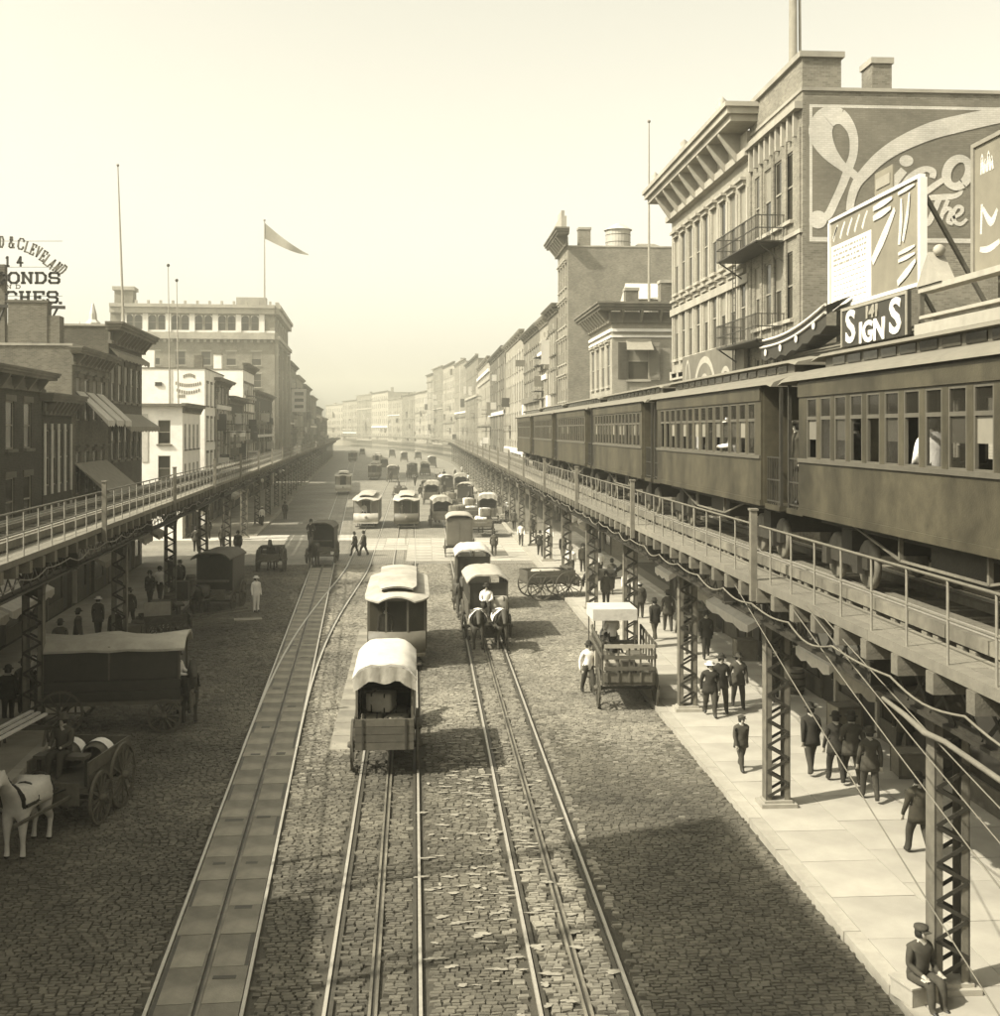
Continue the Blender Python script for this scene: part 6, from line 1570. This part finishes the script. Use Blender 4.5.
# the jam of wagons beyond
for (px, py, kind, lb) in ((441, 528, 'van', 'dark van beside the right streetcar of the pair'), (458, 534, 'open', 'heaped open wagon just behind the dark closed box van'), (472, 524, 'open2', 'wagon heaped with sacks in the jam beyond the box van'), (489, 524, 'van2', 'small dark covered cart near the right columns beyond the box van'),
                            (432, 505, 'van', 'distant dark van beyond the right streetcar'), (400, 500, 'open', 'open wagon seen over the roof of the right streetcar'), (392, 482, 'van', 'small distant van between the tracks'), (412, 478, 'van2', 'pale topped distant van right of the tracks'), (425, 476, 'van', 'distant dark van right of the pale topped one'), (440, 484, 'open', 'distant open wagon below the bend of the right viaduct'), (404, 462, 'van2', 'far pale topped van towards the street end'), (418, 460, 'van', 'far dark van towards the street end'), (392, 458, 'van2', 'farthest pale topped van towards the street end'), (362, 456, 'van', 'far dark van left of the distant streetcars'), (450, 516, 'open', 'open wagon in the jam between two vans'), (466, 508, 'van', 'dark van standing deep in the jam by the right columns'), (483, 538, 'open2', 'sack laden cart in the jam nearest the right kerb'), (446, 496, 'van2', 'pale topped van at the far end of the jam'), (461, 494, 'van', 'small dark van under the far right viaduct edge'), (428, 492, 'open', 'small open wagon beyond the distant dark van'), (384, 470, 'van', 'small dark van beside the small distant streetcar'), (432, 468, 'van2', 'far pale topped van near the right bend')):
    q = gp(px, py); hd_ = random.choice([AWAY, TOWARD]) + random.uniform(-.1, .1)
    if kind.startswith('van'): covered_van(lb, (q.x, q.y+1.8, 0), hd_, L=3.2, W=1.7, H=2.8, roofm=m_canvasg if kind == 'van' else m_canvas)
    else:
        open_wagon(lb, (q.x, q.y+1.8, 0), hd_, boards=2)
        if py > 500:
            for k in range(5): bale('rough bale, %s on the %s' % (['lowest at the back', 'lowest in front', 'lowest in the middle', 'topmost at the back', 'topmost in front'][k], ' '.join(lb.split()[:8])), (q.x+random.uniform(-.3, .3), q.y+.9+[0, 1.7, .85, .4, 1.3][k], .97+(0 if k < 3 else .68)), random.uniform(-.2, .2), 1.0, .8, .7, m_load if kind == 'open' or k % 2 else m_sack)
    sgn = 1 if math.sin(hd_) > 0 else -1
    if py > 470: horse('horse of the %s' % lb, (q.x+sgn*3.6*math.cos(hd_), q.y+1.8+sgn*0+3.6*math.sin(hd_), 0), hd_, random.choice(['stand', 'walk']))
# stake wagon at the kerb
q = gp(628, 712); hdg = AWAY-.05
sw = open_wagon('dark stake sided wagon loaded with crates, backed up at the right kerb', (q.x+.12, q.y+1.75, 0), hdg, L=3.6, W=1.6, boards=1, stakes=True, name='stake_wagon')
for k in range(7):
    xx = q.x-.48+.5*(k % 3); yy = q.y+.55+.9*(k//3)
    crate('slatted crate on the stake wagon, %s row, %s' % (['rear', 'middle', 'front'][k//3], ['left', 'centre', 'right'][k % 3]), (xx, yy, .96), .03*k, .46, .7, .55+.1*(k % 2), mat=m_crate if k % 2 else m_woodlt)
person('man in a white shirt seated under the white wagon canopy at the kerb', (q.x, q.y+3.1, 1.75), AWAY+.1, 'sit_reins', m_shirt, m_coat, 'derby', group='wagon drivers')
cp = thing('wagon_canopy', 'white box shaped wagon umbrella over the seat of the stake wagon', 'canopy', (q.x-.02, q.y+3.15, 1.5))
MB().box(-.72, .72, -.75, .75, 1.32, 1.38).box(-.72, .72, -.78, -.75, 1.0, 1.38).box(-.72, .72, .75, .78, 1.0, 1.38).box(-.75, -.72, -.78, .78, 1.0, 1.38).box(.72, .75, -.78, .78, 1.0, 1.38).build('canvas', m_canvas, cp)
for x in (-.68, .68):
    for y in (-.7, .7): MB().bar((x, y, 0), (x, y, 1.32), .04).build('pole', m_wood, cp)
horse('dark horse standing ahead of the stake wagon at the right kerb', (q.x+.25, q.y+5.4, 0), AWAY-.05)
# horses and cart standing across the kerb farther on
q = gp(543, 600); open_wagon('dark cart with tall wheels standing at the right kerb beyond the stake wagon', (q.x+.3, q.y+.6, 0), rad(12), L=2.6, W=1.5, boards=2, wr=(.75, .75), name='kerb_cart')
horse('brown horse turned to the pavement at the right kerb', (q.x+3.2, q.y+.9, 0), rad(8), 'low')
bale('pale covered bundle lying on the kerb cart', (q.x+.2, q.y+.6, .95), .1, 1.5, 1.0, .6, m_canvasg)

# ---------------- left side wagons
a = gp(60, 735); c_ = gp(160, 733)
vx, vy = (a.x+c_.x)/2, (a.y+c_.y)/2+.9
hv = covered_van('long dark covered wagon with a pale roof edge standing broadside on the left', (vx-.1, vy, 0), rad(4), L=4.1, W=1.8, bed=.95, H=2.75, roofm=m_canvasg, bodym=m_black, shaft=False)
horse('dark horse at the right end of the long dark left wagon', (gp(180, 728).x, gp(180, 728).y+1.0, 0), rad(-70), 'stand')
person('driver with pale sleeves at the front of the long dark left wagon', (vx+1.75, vy-.2, 1.35), rad(-20), 'sit_reins', m_shirt, m_coat, 'derby', group='wagon drivers')
# small cart with white horse
q = gp(80, 812); ch_ = rad(262); dv = Vector((math.cos(ch_), math.sin(ch_), 0)); lv = Vector((-dv.y, dv.x, 0)); ct = open_wagon('small dark cart with two hooped white covers at the lower left', (q.x, q.y, 0), ch_, L=2.3, W=1.4, bed=.9, boards=2, wr=(.75, .6), name='small_cart')
for k, (dx, lb) in enumerate(((.15, 'left'), (.75, 'right'))):
    br = tag(MB().lathe([(.26, -.35), (.32, -.12), (.33, .12), (.26, .35), (0, .35)], 16).build('barrel', m_wood), 'dark barrel with a white hoop on the small cart, %s one' % lb, 'barrel', 'barrels on the small cart')
    br.location = Vector((q.x, q.y, 1.30))-dv*.25+lv*(.34 if k else -.34); br.rotation_euler = (rad(90), 0, ch_-rad(90))
    vs = []
    for i in range(11):
        t = math.pi*(.02+i/10*.96)
        for z in (-.16, .16): vs.append((.345*math.cos(t), .345*math.sin(t), z))
    MB().add(vs, [(2*i, 2*i+1, 2*i+3, 2*i+2) for i in range(10)], 0, True).build('white_hoop', m_sack, br)
horse('white horse in dark harness at the lower left edge', (q.x+dv.x*2.55, q.y+dv.y*2.55, 0), ch_, 'stand', m_hwhite)
person('driver hunched on the small cart behind the white horse', (q.x+dv.x*.85, q.y+dv.y*.85, 1.55), ch_, 'sit_reins', m_coat2, m_trou, 'soft', group='wagon drivers')
q1, q2 = gp(0, 762), gp(32, 738)
for i in range(3):
    o = Vector((.16*i, -.12*i, 0)); r = tag(MB().bar(Vector((q1.x-.6, q1.y-.2, .62))+o*1.6, Vector((q2.x, q2.y, .78))+o*1.6, .12, .06).build('lumber_board', m_sack), 'long pale board on the trestle at the left edge, %s of three' % ['left', 'middle', 'right'][i], 'board', 'pale boards at the left edge')
tr_ = thing('trestle', 'rough low trestle under the pale boards at the left edge', 'trestle', ((q1.x+q2.x)/2, (q1.y+q2.y)/2, 0), 0)
MB().bar((-.6, 0, .60), (1.0, 0, .60), .12).build('beam', m_wood, tr_)
for x in (-.4, .8):
    for s in (-1, 1): MB().bar((x, 0, .58), (x, s*.3, 0), .06).build('leg', m_wood, tr_)
# carriage under the left viaduct
q = gp(213, 613); covered_van('dark square carriage with a flat roof beside the left viaduct columns', (q.x, q.y+1.7, 0), TOWARD-.1, L=3.0, W=1.8, H=2.9, roofm=m_wood, bodym=m_black, closed=True, soft=False, name='closed_carriage')
horse('dark horse hidden against the square carriage at the left viaduct', (q.x-.3, q.y-1.5, 0), TOWARD-.1, 'low')
q = gp(160, 640); hc = open_wagon('handcart with a pale tilted board near the left lattice column', (q.x, q.y+.5, 0), rad(20), L=1.8, W=1.1, boards=1, bed=.75, wr=(.5, .5), name='handcart')
tag(MB().box(-.55, .55, -.03, .03, 0, .7).build('tilted_board', m_canvasg, None, (q.x-.2, q.y+.4, .85), .2), 'pale board propped on the handcart near the left lattice column', 'board')
q = gp(320, 565); covered_van('hooded carriage coming along the left track', (q.x, q.y+2.0, 0), TOWARD-.05, L=2.6, W=1.7, H=2.7, roofm=m_wood, bodym=m_black, closed=True, name='hooded_carriage')
horse('dark horse of the hooded carriage on the left track', (q.x-.3, q.y-1.0, 0), TOWARD-.05, 'walk'); person('driver perched high on the hooded carriage', (q.x-.65, q.y+.6, 2.0), TOWARD, 'sit_reins', m_coat, m_trou, 'derby', group='wagon drivers')
q = gp(270, 572); open_wagon('light two wheeled cart left of the hooded carriage', (q.x, q.y+.8, 0), TOWARD, L=1.8, W=1.4, boards=2, wr=(.7, .7), name='light_cart')
horse('dark horse of the light two wheeled cart', (q.x, q.y-1.9+3, 0), TOWARD, 'walk')

# ---------------- goods along the shopfronts
def barrel(label, loc, group):
    r = thing('barrel', label, 'barrel', loc, random.uniform(0, 6), group)
    MB().lathe([(0, .0), (.25, .0), (.31, .28), (.32, .42), (.31, .56), (.25, .84), (.23, .84), (.23, .80), (0, .80)], 14).build('staves', m_wood if random.random() < .6 else m_crate, r)
    for z in (.12, .30, .54, .72): MB().lathe([(.255+.075*math.sin(math.pi*z/.84), z-.025), (.262+.075*math.sin(math.pi*z/.84), z-.02), (.262+.075*math.sin(math.pi*z/.84), z+.02), (.255+.075*math.sin(math.pi*z/.84), z+.025)], 14).build('hoop', m_iron, r)
for k, (px, py, knd) in enumerate(((70, 690, 'b'), (84, 686, 'b'), (96, 668, 'c'), (106, 672, 'c'), (142, 640, 'b'), (150, 636, 'b'), (128, 645, 'c'), (166, 618, 'c'), (176, 610, 'b'), (192, 600, 'c'), (205, 590, 'b'), (20, 700, 'c'), (34, 690, 'b'))):
    q = gp(px, py, .14); x = min(q.x, LX(q.y, L_KERB)-.6)
    if knd == 'b': barrel('dim barrel on the left pavement, %s from the near end' % ['first', 'second', '', '', 'third', 'fourth', '', '', 'fifth', '', 'sixth', '', 'nearest of all'][k], (x, q.y, .135), 'goods on the left pavement')
    else: crate('dim packing crate on the left pavement, %s from the near end' % ['', '', 'first', 'second', '', '', 'third', 'fourth', '', 'fifth', '', 'nearest of all', ''][k], (x, q.y, .135), random.uniform(0, 1), .9, .7, random.uniform(.6, 1.0), 'goods on the left pavement', m_wood)
for k, (yy, dx) in enumerate(((21.5, .5), (23.0, .6), (29.0, .5), (33.5, .55), (38.2, .5), (44.0, .6), (50.5, .5), (55.0, .5))):
    nm = ['nearest', 'second nearest', 'third', 'fourth', 'fifth', 'sixth', 'next to farthest', 'farthest'][k]
    if k % 3 == 1: barrel('barrel by the right shopfronts under the viaduct, %s of the goods there' % nm, (R_FACE-dx-.2, yy, .14), 'goods by the right shopfronts')
    else: crate('crate by the right shopfronts under the viaduct, %s of the goods there' % nm, (R_FACE-dx-.2, yy, .14), random.uniform(-.2, .2), .8, .7, random.uniform(.5, .9), 'goods by the right shopfronts')
# ---------------- people
def at(px, py, z=0.14): q = gp(px, py, z); return (q.x, q.y, z)
NG = 'people walking on the right pavement'
person('boy in a dark suit and cap near the kerb by the second column', at(741, 770), TOWARD+.2, 'walk', m_coat2, m_coat2, 'cap', .80, NG, True)
person('man in a straw hat and dark coat, left one of three coming towards the camera', at(710, 716), TOWARD, 'walk', m_coat, m_coat, 'straw', .98, NG, True)
person('man in a dark hat, middle one of three coming towards the camera', at(721, 712), TOWARD+.1, 'walk2', m_coat, m_coat, 'derby', 1.0, NG)
person('man in a brown coat, right one of three coming towards the camera', at(738, 708), TOWARD, 'walk', m_coat2, m_trou, 'soft', .99, NG)
person('man in a long dark coat walking away, left of the dark group', at(811, 774), AWAY+.1, 'walk', m_coat, m_trou, 'derby', 1.0, NG, True)
person('man in dark clothes walking away, second from left in the dark group', at(836, 783), AWAY, 'walk2', m_coat, m_coat, 'derby', 1.0, NG, True)
person('man in dark clothes walking away, third from left in the dark group', at(852, 785), AWAY-.1, 'walk', m_coat2, m_coat, 'derby', 1.0, NG)
person('man in a brown coat, rightmost and nearest of the dark group', at(870, 801), AWAY, 'walk2', m_coat2, m_trou, 'soft', 1.0, NG, True)
person('man in a dark jacket walking away beside the nearest lattice column', at(919, 856), AWAY+.05, 'walk', m_coat, m_trou, 'derby', .98, NG, True)
person('boy in a peaked cap sitting on the kerb by the nearest column', (gp(925, 985, .3).x-.15, gp(925, 985, .3).y-.1, .42), TOWARD+.35, 'sit', m_coat2, m_coat2, 'cap', .92, None, True)
bx_ = thing('low_box', 'low pale box the capped boy sits on by the nearest column', 'box', (gp(925, 985, .3).x-.15, gp(925, 985, .3).y-.05, .14), .3)
MB().box(-.3, .3, -.25, .25, 0, .27).build('panel', m_canvasg, bx_); MB().box(-.33, .33, -.28, .28, .27, .30).build('lid', m_canvasg, bx_)
person('man standing half hidden behind the second column under the viaduct', at(795, 690), AWAY, 'stand', m_coat, m_coat, 'derby', 1.0, NG)
person('man in dark clothes deep under the viaduct left of the dark group', at(775, 700), TOWARD, 'walk', m_coat, m_coat, 'derby', 1.0, NG)
person('man in grey walking beyond the three coming men', at(683, 655), AWAY, 'walk', m_coat2, m_trou, 'soft', 1.0, NG)
person('man in dark clothes beyond the three coming men, right of the grey one', at(706, 658), TOWARD, 'walk2', m_coat, m_coat, 'derby', 1.0, NG)
person('workman in a white shirt and dark waistcoat beside the stake wagon', at(588, 694, 0), TOWARD+.3, 'walk', m_shirt, m_trou, 'derby', 1.0, None, True)
person('man with a pale shirt front standing behind the white wagon canopy', at(606, 607), TOWARD, 'stand', m_coat, m_coat, 'derby', 1.0, NG)
person('man in black walking beyond the white wagon canopy', at(594, 592), TOWARD, 'walk', m_coat, m_coat, 'derby', 1.0, NG)
person('figure in a white blouse and straw hat right of the white wagon canopy', at(627, 602), TOWARD, 'stand', m_shirt, m_trou, 'straw', .95, NG)
for (px, py, lb, tp, ht) in ((563, 560, 'dark figure between the far right columns', m_coat, 'derby'), (521, 546, 'man in a white shirt by the far right column row', m_shirt, 'derby'), (540, 556, 'figure in a dark coat left of the far right columns', m_coat, 'derby'),
                         (494, 556, 'man in dark clothes on the roadway near the kerb, beyond the pale roofed wagon', m_coat, 'derby'), (507, 520, 'tiny figure in white on the far right pavement', m_shirt, 'straw'), (500, 508, 'tiny dark figure on the far right pavement', m_coat, 'derby'), (480, 512, 'tiny figure in the road by the far jam', m_coat2, 'soft'),
                         (444, 480, 'lone dark figure standing in the pale far roadway', m_coat, 'derby'), (468, 484, 'distant pale figure by the far right columns', m_shirt, 'derby')):
    person(lb, at(px, py), random.choice([AWAY, TOWARD]), random.choice(['walk', 'walk2']), tp, m_trou, ht, 1.0, 'far people by the right columns')
for k, (px, py) in enumerate(((455, 522), (475, 518), (486, 515), (470, 500), (452, 503), (436, 512), (415, 486), (420, 498), (455, 478), (462, 474), (398, 474), (372, 478))):
    nm = ['carter beside the heaped wagon in the jam', 'man in white among the jammed wagons', 'man in dark clothes right of the jam', 'small figure behind the jam by the columns', 'small dark figure deep in the jam', 'man walking beside the dark van near the right streetcar', 'tiny figure on the far roadway right of the tracks', 'tiny figure behind the distant dark van', 'tiny figure under the bend of the right viaduct', 'farther tiny figure under the bend of the right viaduct', 'tiny figure on the middle tracks far off', 'tiny figure left of the small distant streetcar'][k]
    person(nm, at(px, py, 0), random.uniform(0, 6), random.choice(['walk', 'walk2']), [m_coat, m_shirt, m_coat, m_coat2][k % 4], m_trou, ['derby', 'derby', 'straw'][k % 3], 1.0, 'people in the traffic jam')
LG = 'people on the left side'
person('man in white cap and white clothes standing alone on the left setts', at(256, 612, 0), TOWARD+.6, 'stand', m_shirt, m_shirt, 'straw', 1.0)
person('man in a dark suit crossing the tracks, left one of two', at(355, 556, 0), rad(170), 'walk', m_coat, m_coat, 'derby', 1.0)
person('man in a dark suit crossing the tracks, right one of two', at(364, 556, 0), rad(170), 'walk2', m_coat, m_coat, 'derby', 1.0)
person('dark figure standing on the left pavement by the lattice column', at(115, 652), TOWARD, 'stand', m_coat, m_coat, 'soft', 1.0, LG)
person('man in a pale shirt seen from behind at the left, behind the long wagon', at(41, 702, 0), AWAY, 'stand', m_shirt, m_trou, 'derby', 1.05, LG)
person('dark man at the far left edge beside the pale shirted one', at(8, 722, 0), AWAY, 'stand', m_coat, m_coat, 'derby', 1.0, LG)
person('second dark man near the far left edge', at(24, 716), AWAY+.3, 'walk', m_coat2, m_coat, 'soft', 1.0, LG)
person('dim figure with a pale bundle on the left pavement', at(98, 640), AWAY, 'walk', m_coat2, m_trou, 'straw', 1.0, LG)
person('dim man bending on the left pavement behind the handrail shadow', at(78, 655), rad(10), 'stand', m_coat2, m_coat2, 'derby', 1.0, LG)
person('dark man at the left viaduct column row, left of the square carriage', at(171, 588), TOWARD, 'stand', m_coat, m_coat, 'derby', 1.0, LG)
person('second dark man at the left viaduct column row', at(180, 592), TOWARD, 'walk', m_coat, m_coat, 'soft', 1.0, LG)
person('dark man in front of the sunlit side street', at(238, 557), TOWARD, 'stand', m_coat, m_coat, 'derby', 1.0, LG)
person('dark man near the sunlit side street, behind the viaduct column', at(222, 550), AWAY, 'walk', m_coat, m_trou, 'derby', 1.0, LG)
person('small dark man under the left viaduct at the side street', at(196, 552), AWAY, 'stand', m_coat2, m_trou, 'derby', 1.0, LG)
for (px, py, lb, tp, bt, ht, po) in ((655, 640, 'man in a dark coat on the pavement right of the white wagon canopy', m_coat, m_coat, 'derby', 'walk'), (668, 632, 'man in a brown coat deep under the viaduct behind the third column', m_coat2, m_trou, 'soft', 'walk2'),
        (640, 618, 'small figure in a straw hat behind the white wagon canopy', m_coat2, m_trou, 'straw', 'stand'), (612, 590, 'small dark figure in the row beyond the black walking man', m_coat, m_coat, 'derby', 'walk'), (600, 578, 'small pale figure beyond the kerb cart horse', m_shirt, m_trou, 'derby', 'walk2'),
        (583, 572, 'small dark figure beside the kerb cart horse', m_coat, m_trou, 'derby', 'stand'), (571, 575, 'carter in shirt sleeves at the head of the kerb cart horse', m_shirt, m_coat, 'soft', 'stand'), (550, 548, 'tiny white shirted man between far right columns', m_shirt, m_trou, 'straw', 'walk'),
        (532, 538, 'tiny dark man walking by the kerb far on the right', m_coat, m_coat, 'derby', 'walk2'), (514, 530, 'tiny brown coated man by the far right kerb', m_coat2, m_trou, 'derby', 'walk'), (770, 672, 'dim man under the viaduct near the shopfronts, upper one', m_coat2, m_coat, 'derby', 'walk'), (840, 705, 'dim man in black by the shopfronts behind the dark group', m_coat, m_coat, 'derby', 'walk2'), (885, 730, 'dim man by the shopfronts right of the dark group', m_coat2, m_coat, 'soft', 'stand'),
        (905, 760, 'dim dark man under the viaduct close to the nearest column', m_coat, m_coat, 'derby', 'walk')):
    person(lb, at(px, py), random.choice([AWAY, TOWARD])+random.uniform(-.2, .2), po, tp, bt, ht, random.uniform(.96, 1.02), NG)
for (px, py, lb, tp, ht) in ((60, 668, 'dim dark man at the left shopfronts, nearest of the row', m_coat, 'derby'), (130, 628, 'dim man in brown by the left shopfronts', m_coat2, 'soft'), (150, 605, 'small dark man under the left viaduct', m_coat, 'derby'), (160, 600, 'small pale shirted man under the left viaduct', m_shirt, 'derby'), (208, 540, 'tiny dark man in the sunlit side street', m_coat, 'derby'), (285, 520, 'tiny dark man on the far left pavement', m_coat, 'derby'), (262, 526, 'tiny pale man on the far left pavement', m_shirt, 'straw')):
    person(lb, at(px, py), random.choice([AWAY, TOWARD]), random.choice(['walk', 'walk2']), tp, m_trou, ht, 1.0, LG)
# passengers
def pas(px, py, lb, top, hat='derby', X=R_EL-.95, dz=0.0, pose='sit', hd_=math.pi):
    q = on_x(px, py, X); person(lb, (q.x, q.y, RAILZ+1.95), AWAY, pose, top, m_coat, hat, 1.0, 'train passengers', False)
q = on_x(739, 436, R_EL-1.0); person('train passenger in a pale jacket leaning out of the second car window', (R_EL-.92, q.y, RAILZ+1.19), math.pi, 'lean', m_shirt, m_coat, 'straw', 1.0, 'train passengers')
pas(701, 440, 'train passenger in white near the middle of the second car', m_shirt, 'derby')
pas(712, 432, 'train passenger in dark clothes in the second car', m_coat)
pas(856, 440, 'train passenger in dark coat at an open window of the nearest car', m_coat)
pas(935, 455, 'train passenger in white by the window of the nearest car', m_shirt, None)
for (px, lb) in ((760, 'left'), (766, 'right')):
    q = on_x(798 if lb == 'right' else 788, 505, R_EL-.8 if lb == 'right' else R_EL-.3)
    person('trainman on the open platform between the first two cars, %s one' % lb, (q.x, q.y, RAILZ+1.18), math.pi, 'stand', m_coat, m_coat, 'cap', .98, 'trainmen on the car platforms')

# ================================================================ HAZE
hz_ = MB().box(-700, 500, -80, 1100, -2.0, 56.0)
hm = bpy.data.materials.new('haze_air'); hm.use_nodes = True; t = hm.node_tree; t.nodes.clear()
pv = t.nodes.new('ShaderNodeVolumePrincipled'); pv.inputs['Color'].default_value = (1, .975, .82, 1); pv.inputs['Density'].default_value = 0.00095; pv.inputs['Anisotropy'].default_value = 0.2
mo = t.nodes.new('ShaderNodeOutputMaterial'); t.links.new(pv.outputs[0], mo.inputs['Volume'])
hzo = hz_.build('haze', hm); tag(hzo, 'pale summer haze filling the street', 'haze', kind='stuff')

bpy.data.scenes.remove(TMP)
